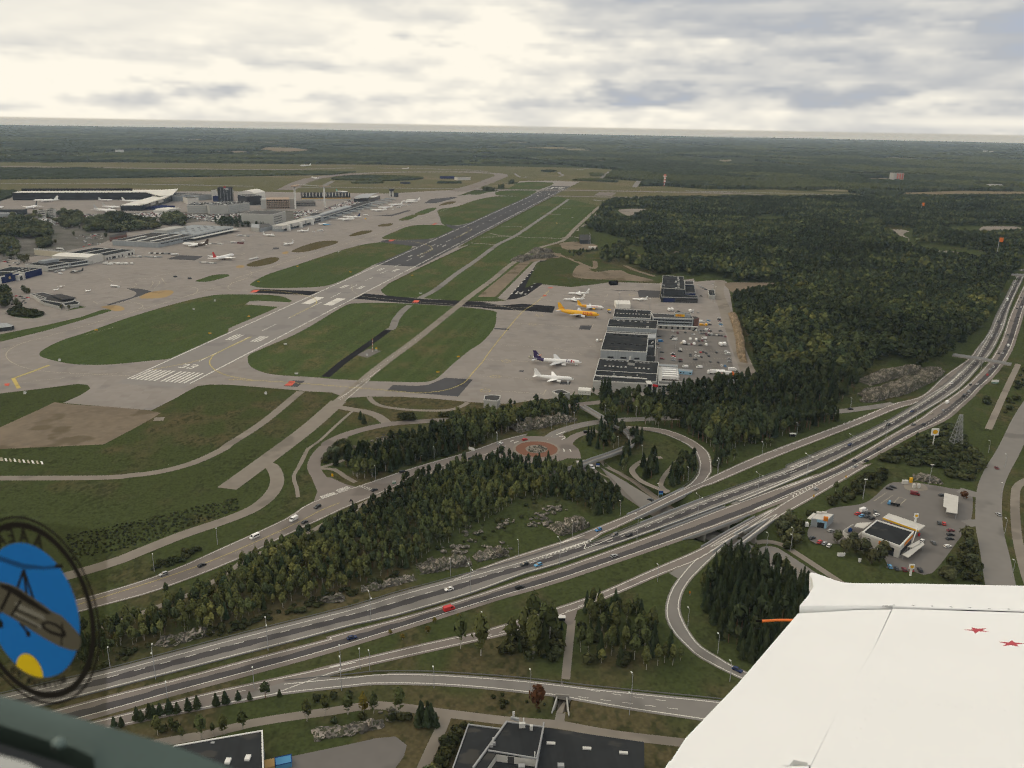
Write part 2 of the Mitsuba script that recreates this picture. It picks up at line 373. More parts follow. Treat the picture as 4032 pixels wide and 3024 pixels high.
TL = [
    (M('-321 711,-294 740,-284 770,-279 802,-272 835'), 0.8, 'm_paint_yellow'), (M('-245 686,-230 684,-199 681,-142.8 670.4,-102.6 662.2,-78.1 657.4,-59.5 663.5,-47.8 676.1,-40 693.4,-36 717,-28 757,-26 772,-14 845,10 976,25 1025,37 1070,48 1120'), 0.75, 'm_paint_yellow'),
    (M('-271 836,-284 771,-283 751,-279 735,-271 720,-262 708,-247 695,-223 684'), 0.8, 'm_paint_yellow'), (M('-426 657,-412 666,-389 679,-366 691,-328 705'), 0.5, 'm_paint_pale'), (M('-332 690,-362 693,-393 696,-416 701,-437 711,-457 727,-473 746,-482 766,-485 794,-476 821,-463 865,-444 932,-422 1010,-398 1105,-375 1188'), 0.7, 'm_paint_pale'),
    (M('-491 767,-486 788,-480 811'), 0.6, 'm_paint_pale'), (M('-396 1169,-372 1284,-342 1423,-303 1584,-264 1764,-220 2026,-172 2320,-139 2572'), 0.9, 'm_paint_pale'), (M('-422 1241,-406 1237,-390 1224,-383 1204,-381 1176,-387 1143,-387 1117,-380 1092,-367 1081,-349 1081'), 0.8, 'm_paint_pale'),
    (M('-485 994,-469 997,-452 987,-443 974,-442 961'), 0.7, 'm_paint_pale'), (M('-449 1100,-435 1102,-421 1091,-415 1076,-412 1056,-418 1036'), 0.8, 'm_paint_pale'), (M('-482 1085,-491 1117,-500 1138'), 0.8, 'm_paint_pale'), (M('-476 1085,-483 1118,-491 1139'), 0.8, 'm_paint_pale'), (M('-500 1166,-473 1117'), 0.9, 'm_paint_pale'),
    (M('-566 1150,-556 1133,-545 1125,-531 1144,-516 1164,-499 1205,-476 1233'), 0.7, 'm_paint_pale'), (M('-518 1057,-506 1070,-508 1103,-512 1114,-516 1117'), 0.7, 'm_paint_pale'), (M('-512 995,-502 984'), 0.8, 'm_paint_pale'),
    (M('-225 1141,-218 1108,-219 1109,-213 1089,-203 1070,-190 1055,-158 1041,-113 1027,-38 1011,-15 1011,0 996,7 983,11 972'), 0.7, 'm_paint_pale'), (M('-340 1088,-299 1076,-263 1051,-249 1029,-245 1015,-244 997,-255 929'), 0.8, 'm_paint_yellow'), (M('-241 1610,-195 1591,-165 1555,-151 1518,-148 1489,-152 1467,-164 1411'), 0.9, 'm_paint_yellow'), (M('-120 1644,-108 1700,-94 1800,-95 1821,-104 1841'), 0.9, 'm_paint_yellow'),
    (M('-378 1318,-355 1356,-355 1369,-364 1387,-386 1404'), 0.8, 'm_paint_pale'), (M('-460 1379,-457 1402,-459 1411'), 0.8, 'm_paint_pale'),
    (M('-39 1030,-17 1013,9 1006,26 1014'), 0.5, 'm_paint_pale'), (M('0 919,21 916,75 907'), 0.5, 'm_paint_pale'), (M('-15 821,14 817,45 811,86 821'), 0.4, 'm_paint_pale'), (M('45 811,71 786'), 0.4, 'm_paint_pale'), (M('-26 763,-7 762,19 759'), 0.5, 'm_paint_pale'), (M('-26 709,-6 708,19 701'), 0.5, 'm_paint_pale'), (M('-24.8 667.5,-5.4 665.8,26.4 659.8'), 0.5, 'm_paint_pale'),
    (M('37 1052,63 1051'), 0.5, 'm_paint_pale'), (M('32 1094,56 1091,122 1085'), 0.5, 'm_paint_pale'), (M('115 1163,132 1142,163 1136,180 1144,186 1170'), 0.5, 'm_paint_pale'), (M('-441 833,-427 865'), 0.4, 'm_paint_pale'),
]
for pts, w, mt in TL:
    stripe('taxi_line', pts, w, mt)
for q in (M('26.5 658.9,29.2 672.7'), M('88 906,91 919'), M('123 1085,126 1100'), M('115 1045,118 1058')):
    stripe('stand_bar', q, 0.7, smooth=False)
for c in ((-15,708), (-6,760), (-22.3,666.7), (22,916), (31,963), (159,1100)):
    stripe('stand_ring', [(c[0] + 4.2 * math.cos(a), c[1] + 4.2 * math.sin(a)) for a in np.linspace(0, 2 * math.pi, 25)], 0.45, 'm_paint_yellow', smooth=False)
stripe('hold_line', M('-418 719,-422 696,-426 678'), 2.2, 'm_paint_yellow', smooth=False)
stripe('hold_line', M('-427 678,-406 650'), 3.0, 'm_paint_yellow', smooth=False)
for q in (M('-192.9 670.6,-192 677,-186 678,-186.6 670.7'), M('-192 678,-192 684,-187 684,-186 679'), M('-127 1024,-126 1040,-119 1040,-120 1024'), M('-344 1069,-345 1087,-337 1088,-337 1072'), M('-242 1591,-240 1613,-231 1615,-234 1591'), M('-186 1879,-182 1908,-176 1909,-180 1876'), M('-421 656,-425 662,-421 663,-418 656'), M('38 1080,40 1089,44 1088,42 1080'), M('48 1138,49 1145,55 1144,53 1138')):
    put('mandatory_sign_panel', sheet_mesh(poly(q), 0.13), 'm_paint_red', 'airfield_pavement')
ground('black_taxiway', unary_union([poly(M('-345 1073,-346 1090,-334 1094,-296 1089,-257 1085,-255 1058,-337 1068')), poly(M('-196 1076,-171 1068,-151 1060,-115 1047,-39 1036,-16 1016,11 1029,52 1017,47 978,18 987,-15 992,-38 999,-38 1002,-112 1016,-156 1026,-204 1043'))]), 0.06, 'm_asphalt_black', 'freshly laid black taxiway across the runway')
PATCH = [poly(M('-104.5 661.5,-102 677.8,-81.2 676.4,-71.8 680.3,-64.1 693.6,-59 702,-34.4 698.2,-44.1 649.5')), poly(M('-193.1 669,-190 686,-179 685,-180.9 667.4')), poly(M('-21 890,-20 895,-4 893,-5 885')), poly(M('73 896,76 915,89 915,85 894')), poly(M('6 725,7 730,11 730,10 724')),
         poly(M('41.2 688.2,42.6 696.8,51.6 696.3,50.1 688.1')), poly(M('115 1143,131 1135,170 1130,175 1137,203 1133,195 1084,166 1085,170 1126,143 1129')), blob_poly(M('-511 1082,-496 1082,-476 1069,-469 1058,-474 1031,-478 1002,-484 977,-488 980,-484 1005,-479 1027,-487 1056')), poly(M('-558 1330,-555 1374,-512 1366,-510 1323')),
         poly(M('-424 1456,-429 1482,-418 1480,-414 1459')), poly(M('-344 2058,-299 2044,-270 2188,-280 2201,-304 2079')), poly(M('-260 2409,-255 2547,-193 2646,-177 2628,-228 2415'))]
for q in PATCH:
    ground('asphalt_patch', q, 0.06, 'm_asphalt_dark', 'darker asphalt repair on the pavement', parent='airfield_pavement', kind=None)
for q in (M('-470 1025,-471 1058,-456 1075,-445 1070,-439 1053,-440 1027,-460 1019'), M('-490 965,-484 975,-473 975,-461 964,-456 950,-463 945,-479 958'), M('-397 1416,-395 1436,-388 1430,-387 1406'), M('-427 1267,-427 1283,-418 1281,-414 1263,-421 1260')):
    ground('ochre_marking', blob_poly(q), 0.08, 'm_ochre', 'ochre painted no-go area on the apron', parent='airfield_pavement', kind=None)
ground('turf_stub', poly(M('-327 995,-328 1014,-318 1018,-276 1012,-281 996,-284 984')), 0.06, 'm_pave', 'short concrete stub in the grass', parent='airfield_pavement', kind=None)
ground('test_pad', poly(M('-150 772,-143 796,-129 789,-138 763')), 0.06, 'm_yard', 'square gravel pad in the grass')

# the short helicopter strip with its H markings
ground('helicopter_strip', poly(M('-21 1062,31 1364,43 1390,73 1387,77 1381,45 1204,33 1140,10 1073,-9 1047')), 0.05, 'm_pave', 'pale shoulders of the short landing strip')
put('new_asphalt', sheet_mesh(poly(M('-9 1052,44 1387,69 1386,85 1380,81 1357,66 1338,40 1167,16 1081,1 1057')), 0.08), 'm_asphalt_black', 'helicopter_strip')
hs0, hs1, ht0, ht1 = np.array((-3,1091)), np.array((45,1375)), np.array((15,1089)), np.array((65,1374))
for a_, b_ in ((hs0, hs1), (ht0, ht1)):
    for i in range(11):
        p0, d_ = a_ + (b_ - a_) * i / 10.6, (b_ - a_) / np.linalg.norm(b_ - a_)
        put('edge_bar', sheet_mesh(sg.LineString([p0, p0 + d_ * 6]).buffer(1.0, cap_style='flat'), 0.12), 'm_paint', 'helicopter_strip')
hu, hv = (hs1 - hs0) / np.linalg.norm(hs1 - hs0), (ht0 - hs0) / np.linalg.norm(ht0 - hs0)


def hpt(o, s, t):
    return tuple(np.asarray(o) + s * hu + t * hv)


def hbox(o, s0, s1, t0, t1):
    return sg.Polygon([hpt(o, s0, t0), hpt(o, s1, t0), hpt(o, s1, t1), hpt(o, s0, t1)])


for o, flip in (((hs0 + ht0) / 2, 1), ((hs1 + ht1) / 2, -1)):
    f_ = lambda a, b, c, d: hbox(o, min(a * flip, b * flip), max(a * flip, b * flip), c, d)
    put('letter_h', sheet_mesh(unary_union([f_(10, 20, -4, -2.6), f_(10, 20, 2.6, 4), f_(14, 16, -4, 4)]), 0.12), 'm_paint', 'helicopter_strip')
    put('number', sheet_mesh(unary_union([f_(1, 8, -4.4, -3.2), f_(1, 2.4, -4.4, -1), f_(4, 5.2, -4.4, -1), f_(7, 8, -4.4, -1), f_(4, 8, 1, 2.2), f_(4, 5.4, 1, 4.6), f_(1, 8, 3.4, 4.6)]), 0.12), 'm_paint', 'helicopter_strip')

# far bands of the airfield: the second runway and its taxiways
far_grass = poly(M('-2788 4248,-2595 4306,-2071 4424,-1397 4571,-1160 4599,-709 4715,-460 4892,-204 5242,-345 5030,-76 5081,264 5097,409 4793,546 4586,451 4266,374 3766,514 3645,464 3277,552 3333,608 3315,733 3192,639 3199,936 3233,1145 3168,1239 3116,1268 2984,1210 2906,860 2786,635 2757,300 2599,240 2414,132 2759,177 3547,-4 3421,-120 3102,-200 2966,-406 2735,-901 2666,-1507 2477,-1624 2449'))
ground('far_airfield_grass', far_grass.difference(pave.buffer(2)), 0.02, 'm_far_grass', 'tan and olive grass of the far side of the airfield')
FARTX = [(M('-2494 3794,-2329 3859,-1988 3902,-1222 3992,-1041 4080,-817 4315'), 55), (M('-1837 2837,-1738 2865,-1385 2938,-904 2938'), 26), (M('-757 2801,-803 3203,-801 3499,-713 3787,-537 3993,-162 4154,-225 4088,-98 4029,-65 3849,-88 3626,-135 3247,-198 2880'), 60), (M('-679 3015,-707 3300'), 20), (M('-786 2912,-519 2958,-116 3004'), 26),
         (M('-701 4347,-468 4350,-167 4285'), 40), (M('-203 2959,-44 2982,200 3020,446 3025,693 3014,758 2982'), 45), (M('120 2747,332 2749,635 2757,717 2816,817 2813,874 2851,882 2930,769 3027,603 3016'), 34), (M('288 2795,320 2952'), 60), (M('618 3093,945 3068,1248 2999'), 30),
         (M('374 3766,457 4268,484 4410'), 14), (M('453 3243,525 3648'), 20), (M('197 3868,219 3987,210 4184,223 4274'), 14), (M('-6 4060,20 3760,51 3796'), 14), (M('319 4504,397 4722'), 14), (M('240 2632,279 2594,439 2608'), 18), (M('-279 4069,-169 4056,-92 4021'), 40)]
for pts, w in FARTX:
    ground('far_taxiway', ribbon(pts, w, step=30), 0.5, 'm_road_pink' if w > 30 else 'm_road', 'pale taxiway on the far side of the airfield')
for q in (M('-2266 5903,-2211 6264,-2085 6524,-1971 6298,-2068 5968'), M('-2022 6724,-2183 7532,-2173 7979,-1885 7427,-1571 6791,-1601 6298,-1718 6174'), M('-1873 5597,-1735 5763,-1599 5745,-1698 5515'), M('1471 3208,1762 3372,2014 3377,1896 3090,1636 3019,1336 2979'), M('-85 8575,54 9049,349 9217,618 8842,711 8278,618 7200,559 7287,466 8045,206 8347'), M('1696 4196,1825 4236,1827 3940,1629 3939'), M('1415 6322,1639 6546,1553 6215,1395 6036'), M('534 5825,596 5893,570 5595,523 5611')):
    ground('field', poly(q), 1.2, 'm_field', 'tan stubble field beyond the airport')

# ---------------------------------------------------------------- roads
DIP = M('49.4 517.8,54.2 502.5,69.3 489,82.1 465.7,95.9 440.6,123.4 415.7,137.7 398.9,155.1 375.3,143.1 406.2,154.6 380.8,162.9 360.7,173.6 332.5,187.5 303.6')
LOWW = 12.5


def lower(x, y, w0=9.0, w1=24.0):
    """depth of the cutting in which the lower road passes under the motorway"""
    ln = sg.LineString(DIP)
    p = shapely.points(x, y)
    d = shapely.distance(p, ln)
    s = shapely.line_locate_point(ln, p)
    t = np.clip((d - w0) / (w1 - w0), 0, 1)
    prof = np.clip((s - 8) / 45, 0, 1)
    return -6.0 * (1 - t * t * (3 - 2 * t)) * prof * prof * (3 - 2 * prof)


UNDER = M('23.9 285.8,23 280,22.1 274.4,21.4 269.7,20.8 264.7')


def dip(x, y):
    """the footpath's short cutting below the collector road"""
    ln = sg.LineString(UNDER)
    p = shapely.points(x, y)
    d, s = shapely.distance(p, ln), shapely.line_locate_point(ln, p) / ln.length
    t = np.clip((d - 2.3) / 1.2, 0, 1)
    k = np.clip(np.minimum(s, 1 - s) / .3, 0, 1)
    return -3.2 * (1 - t) * k * k * (3 - 2 * k)


def gap(upper, low, extra=0.0):
    return poly(list(upper) + list(low)[::-1]).buffer(extra, join_style='mitre')


A_up = M('-198 265.4,-161.7 283.1,-146 291.8,-113.9 310,-70 333.4,-53.6 344.2,-26.6 359.6,8.5 380,40.3 401.5,39.7 394.3,58.4 409.2,83.7 429.6,111.2 451.9,136.4 470.9,163.5 491.3,204.6 522.9,185.8 511.4,247.5 564,289.4 602.2,331 645,368 685,393 714,422 750,444 778,467 808,490 842,524 892,552 934,601 1011,682 1134,772 1272,846 1384,934 1515')
A_lo = M('-192.4 256.2,-158.3 273.9,-136 285.6,-112.2 298.2,-86.5 311.7,-67.9 321.9,-51.5 329.3,-18.2 349.4,8.4 369.1,25.6 379.3,82.7 419.7,131.3 455.9,156 475.1,199.5 507.9,138.1 457.1,202.2 509.8,272.7 575.3,330 633,368 672,403 712,458 784,493 831,535 893,575 954,640 1058,713 1170,787 1282,862 1395,952 1529')
B_up = M('-188.7 250.2,-155.5 268.2,-133.4 279.2,-108.9 292.5,-76.1 309.5,-76.8 310.8,-44.1 328.2,-16.3 345.4,11.7 364.2,25.3 372.3,84.4 414.3,131.1 449.6,195.6 496.4,169.3 475.8,218.8 514.1,284.7 578.9,322.3 616,343 639,387 686,421 726,464 781,495 824,539 889,607 996,668 1089,753 1217,834 1337,956 1518')
B_lo = M('-185 244.1,-152.1 261.1,-131.7 272.6,-99.9 289.3,-75.1 302.9,-38.6 325.1,-2.8 347.4,24.8 363.4,95.7 410.7,129.4 434.4,169.9 464.8,143.5 445.7,170.3 467.5,214.8 503.3,248.7 534.3,294.8 577.9,338 615,367 648,391 676,410 700,439 734,476 782,523 848,599 965,664 1066,766 1218,960 1508')
R1_up = M('-26.6 360.7,-3.3 379.5,40.9 409.4,26.6 399.5,51.4 420.5,75.5 441.1,99.9 465.1,122.4 485,128.7 491.4,160.2 521.2,191.1 547.3,228.6 577.5,263.6 605.6,315 650,350 674,399 735,453 797,483 838,525 897,546 927')
R1_lo = M('-26.6 359.6,8.5 380,40.3 401.5,50.6 412.9,57.6 418.7,78.4 438.2,98.6 457.7,120.7 478.8,126.7 482.5,174.5 524.4,206.2 550.8,259.2 594.3,313 640,336 656,375 696,393 715,422 751')
R2_up = M('-163.5 249.9,-149.8 256.1,-129.8 265.6,-113.2 273.4,-62.7 293.8,-72.5 290.5,-34.2 307.5,-9.9 317.6,10.6 329.4,35.9 344.7,47.6 353,75.5 375.3,101.3 395.4,123.1 417.1,154.6 445.9,108.2 399.6,132.6 420.2,169.8 460.4,227.9 513.4')
R2_lo = M('-161.2 245.5,-140 255.1,-110.7 266.1,-90.7 273,-71.6 286.4,-36 301.7,-14.6 310.6,1.8 317.5,18.4 327.9,47 347.9,77.1 370.8,99.5 386.7,119.7 408.3,138.1 425.4,155.5 439.9,122 400.1,151.4 433.2,182.6 463,239 517.5')
S_up = M('-88.3 279,-60.9 284.1,-52.9 285.8,-34.3 286.4,-15.7 285.4,7.5 283.2,30.9 279.5,43.4 277.8,65.6 274.9,80.4 273,117.5 267')
S_lo = M('-110.7 266.1,-90.7 273,-60 279.5,-52 280.8,-29.2 281.1,-6.2 279.2,9.7 276.9,23.2 275.2,20.6 275.4,38.1 270.8,55.3 267,72.7 263.6,113.2 254.4')
R3_l = M('98.3 386.7,88.9 372.3,80.3 356.8,75 342.4,73 330.8,73.9 320.9,76.1 314.1,78.5 308.4,82.4 301.2,94.4 289.3,107.3 278.9')
R3_r = M('119.2 406.3,97.2 376,88.1 362.4,82.5 350.6,79.2 338.6,79.2 327.4,80.7 316.8,83.5 308.5,89.6 300.7,94.1 295.3,108.6 283.1')
LP_in = M('84.5 580.1,97.9 578.3,110.4 571.7,118.7 561.6,125.4 549.5,128.8 534.5,127.2 515.9,126.8 514.3,122 496.8,113.6 481.1,99.9 465.1,75.5 441.1')
LP_out = M('85.8 583.9,100.3 583.4,114.2 579.2,125.4 566.6,132.4 552,136 534.8,133.8 516.3,133.4 514.6,130.3 500.9,122.4 485')
A_up, A_lo, B_up, B_lo, R1_up, R1_lo, R2_up, R2_lo, S_up, S_lo, R3_l, R3_r, LP_in, LP_out = (spline(q, 8) for q in (A_up, A_lo, B_up, B_lo, R1_up, R1_lo, R2_up, R2_lo, S_up, S_lo, R3_l, R3_r, LP_in, LP_out))
roads = {}


def road(name, g, mat, label, z=0.08):
    roads[name] = g
    return ground(name, g, z, mat, label)


mwA = gap(A_up, A_lo, 1.4).union(line(A_up, False).buffer(2.8))
mwB = gap(B_up, B_lo, 1.4).union(line(B_lo, False).buffer(3.0))
r1 = gap(R1_up, R1_lo, 1.3)
r2 = gap(R2_up, R2_lo, 1.3).union(poly(M('23.7 331.3,32.6 337.7,29.6 325,26.9 323.1')))
sroad = gap(S_up, S_lo, 1.3).union(poly(M('-110.8 266.4,-88 279.8,-62.2 291.5,-60.5 282,-90.8 273.4'))).difference(poly(M('-71.4 285.7,-52.9 292.2,-48.3 286.7,-71 283.8')))
r3 = gap(R3_l, R3_r, 1.0).union(poly(M('80.6 370.9,98.3 386.7,88.9 372.3,84.2 365.5')))
loop = gap(LP_in, LP_out, 1.0)
deck_cut = sg.LineString(DIP).buffer(26)
a_ = road('motorway_west', mwA, 'm_road', 'western carriageway of the motorway')
b_ = road('motorway_east', mwB, 'm_road_pink', 'eastern carriageway of the motorway')
c_ = road('slip_road_west', r1.difference(mwA), 'm_road_pink', 'slip road joining the motorway from the west')
d_ = road('slip_road_east', r2.difference(unary_union([mwB, sroad])), 'm_road_pink', 'slip road leaving the motorway to the east')
e_ = road('collector_road', sroad.difference(mwB), 'm_road', 'two lane road curving past the dark warehouse')
f_ = road('loop_road', r3.difference(unary_union([r2, sroad])), 'm_road', 'curved loop road down from the bridge')
h_ = road('loop_ramp', loop.difference(unary_union([r1, mwA])), 'm_road_pink', 'curved ramp round the wooded interchange')


def between(up_, lo_, t):
    """the line at the share t of the way from one edge line to the other"""
    a, b = sg.LineString(up_), sg.LineString(lo_)
    ts = np.linspace(0, 1, 160)
    return sg.LineString([np.array(a.interpolate(k, normalized=True).coords[0]) * (1 - t) + np.array(b.interpolate(k, normalized=True).coords[0]) * t for k in ts])


def lane(parent, name, g, mat, z):
    return put(name, sheet_mesh(g, z), mat, parent)


rough = np.random.default_rng(5)


def worn(ln, w):
    """a lane of newer black asphalt with the ragged edge of the paver's and the weather's work"""
    q = np.array(shapely.segmentize(ln, 5).coords)
    t = np.gradient(q, axis=0); t /= np.linalg.norm(t, axis=1, keepdims=True)
    n = np.column_stack([-t[:, 1], t[:, 0]])
    j = rough.uniform(-0.35, 0.35, (2, len(q), 1))
    return sg.Polygon(np.vstack([q + n * (w / 2 + j[0]), (q - n * (w / 2 + j[1]))[::-1]])).buffer(0)


lane(a_, 'dark_lane', worn(between(A_up, A_lo, 0.47), 4.0), 'm_asphalt_lane', 0.11)
lane(b_, 'dark_lane', worn(between(B_up, B_lo, 0.70), 4.2), 'm_asphalt_lane', 0.11)
for par, ln in ((a_, A_up), (a_, A_lo), (b_, B_up), (b_, B_lo), (c_, R1_up), (c_, R1_lo), (d_, R2_up), (d_, R2_lo), (e_, S_up), (e_, S_lo), (f_, R3_l), (f_, R3_r), (h_, LP_in), (h_, LP_out)):
    lane(par, 'edge_line', sg.LineString(ln).buffer(0.22, cap_style='flat'), 'm_paint', 0.14)
put('lane_dashes', sheet_mesh(dashes(between(A_up, A_lo, 0.30), 4.2, 5.6, 0.34, 2), 0.14), 'm_paint', a_, kind='stuff')
w3 = spline(M('227 510.9,251.8 537,279.7 562.7,309.1 590.7,333 617,355 639,379 665,401 692'))
put('lane_dashes', sheet_mesh(dashes(sg.LineString(w3), 3.2, 3.4, 0.42), 0.15), 'm_paint', b_, kind='stuff')
put('lane_dashes', sheet_mesh(dashes(sg.LineString(spline(M('183.7 538.9,209.9 562.1,248.8 595.3,289.4 628.7,326 659'))), 3.2, 4.5, 0.34), 0.15), 'm_paint', c_, kind='stuff')
put('lane_dashes', sheet_mesh(dashes(sg.LineString(spline(M('99.6 463.5,106.7 471.3,120.6 483.1'))), 3.2, 4.0, 0.34), 0.15), 'm_paint', c_, kind='stuff')
put('lane_dashes', sheet_mesh(dashes(sg.LineString(spline(M('101.2 389.2,109 396.9,119.5 407.6,129.6 417.4,138.3 426.1'))), 3.2, 4.0, 0.34), 0.15), 'm_paint', d_, kind='stuff')
put('lane_dashes', sheet_mesh(unary_union([dashes(sg.LineString(spline(M('-130.2 264.6,-116.3 269.6,-102.4 274.8,-93.7 277.5'))), 4, 4.6, 0.34), dashes(sg.LineString(spline(M('33 278.6,47.6 275.5,65.1 272.6'))), 4, 4.6, 0.26), dashes(sg.LineString(spline(M('28.2 274.6,47.1 271.4,73.8 267.1'))), 4, 4.6, 0.26)]), 0.15), 'm_paint', e_, kind='stuff')
put('lane_dashes', sheet_mesh(dashes(sg.LineString(spline(M('-9.7 313.7,0.8 319.2,10.5 324.9,23.8 332.2,26.6 334.5,34.4 340,41.9 345.2'))), 3, 4, 0.34), 0.15), 'm_paint', d_, kind='stuff')


def chevrons(parent, tip, q0, q1, n):
    """a gore: a wedge of white chevrons between two lines that run from the tip to q0 and q1"""
    tip, q0, q1 = map(np.array, (tip, q0, q1))
    out = []
    for i in range(1, n + 1):
        k = i / (n + 0.3)
        a, b = tip + (q0 - tip) * k, tip + (q1 - tip) * k
        m = (a + b) / 2 + (tip - (q0 + q1) / 2) / np.linalg.norm(tip - (q0 + q1) / 2) * np.linalg.norm(a - b) * 0.55
        out.append(sg.LineString([a, m, b]).buffer(0.33, cap_style='flat'))
    for i, g in enumerate(out):
        put('chevron', sheet_mesh(g, 0.16), 'm_paint', parent)


chevrons(b_, (215.7,504.5), (170.8,466.9), (172,463.5), 15)
chevrons(a_, (10.8,379.5), (46.3,406.8), (45.3,402.8), 15)

T_UP = M('-246.7 305.1,-191.1 342.5,-167.2 364,-151.7 384.9,-125.9 422.1,-115.2 445.4,-86.3 475.1,-68.6 493,-51 509.1,-27.7 528.5,-6.1 551.4,10.3 563.7')
T_LO = M('-240.8 296.3,-186.4 332.9,-166.1 347.5,-139.8 375.8,-121 403.8,-101.9 430.4,-97.3 437.3,-80.6 457.6,-66.4 476,-50.7 491.1,-35.6 506,-17 515.7,-0.9 519.5')
T_UP, T_LO = spline(T_UP, 8), spline(T_LO, 8)
RB = (17.8,535.6)
troad = gap(T_UP, T_LO, 1.0)
ring = sg.Point(RB).buffer(25.5, 32)
W_C = M('-106.2 460.6,-112.9 468.7,-119.8 480.7,-126.8 495,-129.5 513.4,-127.4 535.4,-120.1 550.2,-127.8 539.1,-119.8 555.3,-106 570.2,-89.1 581.4,-65.9 588.2,-40.4 594.9,-22.1 599.8,-4.6 604.8,31.5 621.2,55.2 635,80.2 643.8,108.7 652.3,124.2 654.7')
wroad = ribbon(W_C, 8.5).union(poly(M('-115.6 447.3,-116.6 460.2,-126.4 484,-112.7 481,-102.2 471.8,-94.9 467.8,-92.5 454.7')))
N_C = M('25.5 553.5,32.7 567.7,43.5 579.2,56.2 588.6,70.7 595.7,87.9 600,110.5 603.8,137.7 607.2,165 610,206.4 615.7,236.2 621.6,261.2 628.8,288 639,316 651')
nroad = ribbon(N_C, 9.0)
q_C = M('40.9 536.6,39.9 547.4,45.7 561.4,54.7 570.1,63.5 574.1')
QL = ribbon(q_C, 7.0)
t_ = road('airport_road', unary_union([troad, ring]).difference(sg.Point(RB).buffer(16.4, 48)), 'm_road_pink', 'airport road with its roundabout')
put('edge_line', sheet_mesh(sg.LineString(T_UP).buffer(0.2, cap_style='flat'), 0.14), 'm_paint', t_)
put('edge_line', sheet_mesh(sg.LineString(T_LO).buffer(0.2, cap_style='flat'), 0.14), 'm_paint', t_)
put('centre_line', sheet_mesh(sg.LineString(spline(M('-201 330.5,-189.4 339.1,-157.2 367.7,-132 398.8,-116.1 421.8,-109.2 433.8,-100.2 444.8'))).buffer(0.2), 0.14), 'm_paint_yellow', t_)
put('lane_dashes', sheet_mesh(dashes(sg.LineString(spline(M('-199.6 327.7,-187.8 335.7,-163.6 354.9,-143.9 379.2,-122.6 409.8'))), 3, 6, 0.22), 0.14), 'm_paint_pale', t_, kind='stuff')
put('lane_dashes', sheet_mesh(unary_union([dashes(sg.LineString(spline(M('-50 498.6,-21.1 520.6,-1.1 543.8'))), 4, 6, 0.4), dashes(sg.LineString(spline(M('-47.3 501.6,-18.1 523.8'))), 4, 9, 0.4)]), 0.14), 'm_paint', t_, kind='stuff')
road('ramp_road', wroad.difference(troad), 'm_road_pink', 'road curving from the cargo area down to the airport road', 0.07)
n_ = road('cargo_link_road', nroad.difference(unary_union([ring, troad])), 'm_road', 'road from the roundabout along the cargo wood', 0.07)
put('centre_line', sheet_mesh(dashes(sg.LineString(spline(N_C)), 3, 5, 0.2), 0.14), 'm_paint_pale', n_, kind='stuff')
road('roundabout_exit', unary_union([QL, ribbon(M('32.7 567.7,36.8 549.5,42.5 536.7,43 520'), 9)]).difference(unary_union([ring, nroad])), 'm_road_pink', 'exit lane of the roundabout', 0.075)
kerb = put('roundabout_island', sheet_mesh(sg.Point(RB).buffer(16.4, 48).difference(sg.Point(RB).buffer(14.6, 48)), 0.16), 'm_gravel', label='round island of red setts with a rock garden in its middle', kind='structure')
put('red_setts', sheet_mesh(sg.Point(RB).buffer(14.6, 48), 0.14), 'm_brick_red', kerb)
put('rock_bed', sheet_mesh(sg.Point(RB).buffer(7.6, 32), 0.18), 'm_gravel', kerb)


def zebra(parent, p0, p1, wid, n):
    p0, p1 = np.array(p0), np.array(p1)
    d = (p1 - p0) / np.linalg.norm(p1 - p0); nn = np.array([-d[1], d[0]])
    for i in range(n):
        c = p0 + (p1 - p0) * (i + 0.5) / n
        put('zebra_bar', sheet_mesh(sg.LineString([c - nn * wid / 2, c + nn * wid / 2]).buffer(0.27, cap_style='flat'), 0.15), 'm_paint', parent)


zebra('ramp_road', (-112.5,451.4), (-105.4,458.2), 4, 11)
zebra('ramp_road', (-104.8,460.7), (-98.8,467.3), 4, 9)
zebra(t_, (-92,468.8), (-81.4,462), 3.2, 7)
for q in (M('32.6 564.2,39.6 571.7'), M('34.5 560.8,39 560.6'), M('-0.6 549.4,1.8 551.8'), M('2.2 546.2,5.1 549.7'), M('36.5 537.4,36.8 532.1'), M('40.9 536.6,41.4 532.4'), M('41.7 511.9,45.7 514.5'), M('36.3 555.1,38.9 558.7')):
    put('road_arrow', sheet_mesh(ribbon(q, 0.9, False), 0.15), 'm_paint', t_)

PERIM1 = M('165 2633,96 2236,50 1979,4 1723,-32 1571,-61 1390,-86 1245,-94 1193,-106 1112,-121 1051')
PERIM2 = M('240 2414,173 2064,135 1865,101 1673,80 1610,42 1526,-3 1348,-31 1197,-55 1082,-69 1006,-100 839,-122 733,-138.8 632.1,-148 570.4')
road('perimeter_road', ribbon(PERIM1, 9.0), 'm_road', 'narrow service road in the grass beside the runway', 0.06)
p2 = road('service_road', unary_union([ribbon(PERIM2, 9.0), ribbon(M('-138.8 632.1,-148 570.4,-161.3 508.3,-172 461.9'), 13), ribbon(M('-166.1 504.2,-154.9 497.5,-145.2 476,-143.1 455.7,-147 436.7,-157.7 420.9,-176 401.7,-191.7 381,-203.1 367.7,-245 333.9'), 8.5)]), 'm_gravel', 'grey service road running down from the apron', 0.10)
put('centre_line', sheet_mesh(dashes(sg.LineString(spline(M('-97 854,-122 733,-138.8 632.1'))), 2.2, 2.4, 0.4), 0.14), 'm_paint', p2, kind='stuff')
for q in (M('-120 724,-132.5 667.8,-140 637.9'), M('-124 693,-129.5 661.6,-134.3 632.4')):
    put('edge_line', sheet_mesh(ribbon(q, 0.5), 0.14), 'm_paint', p2)
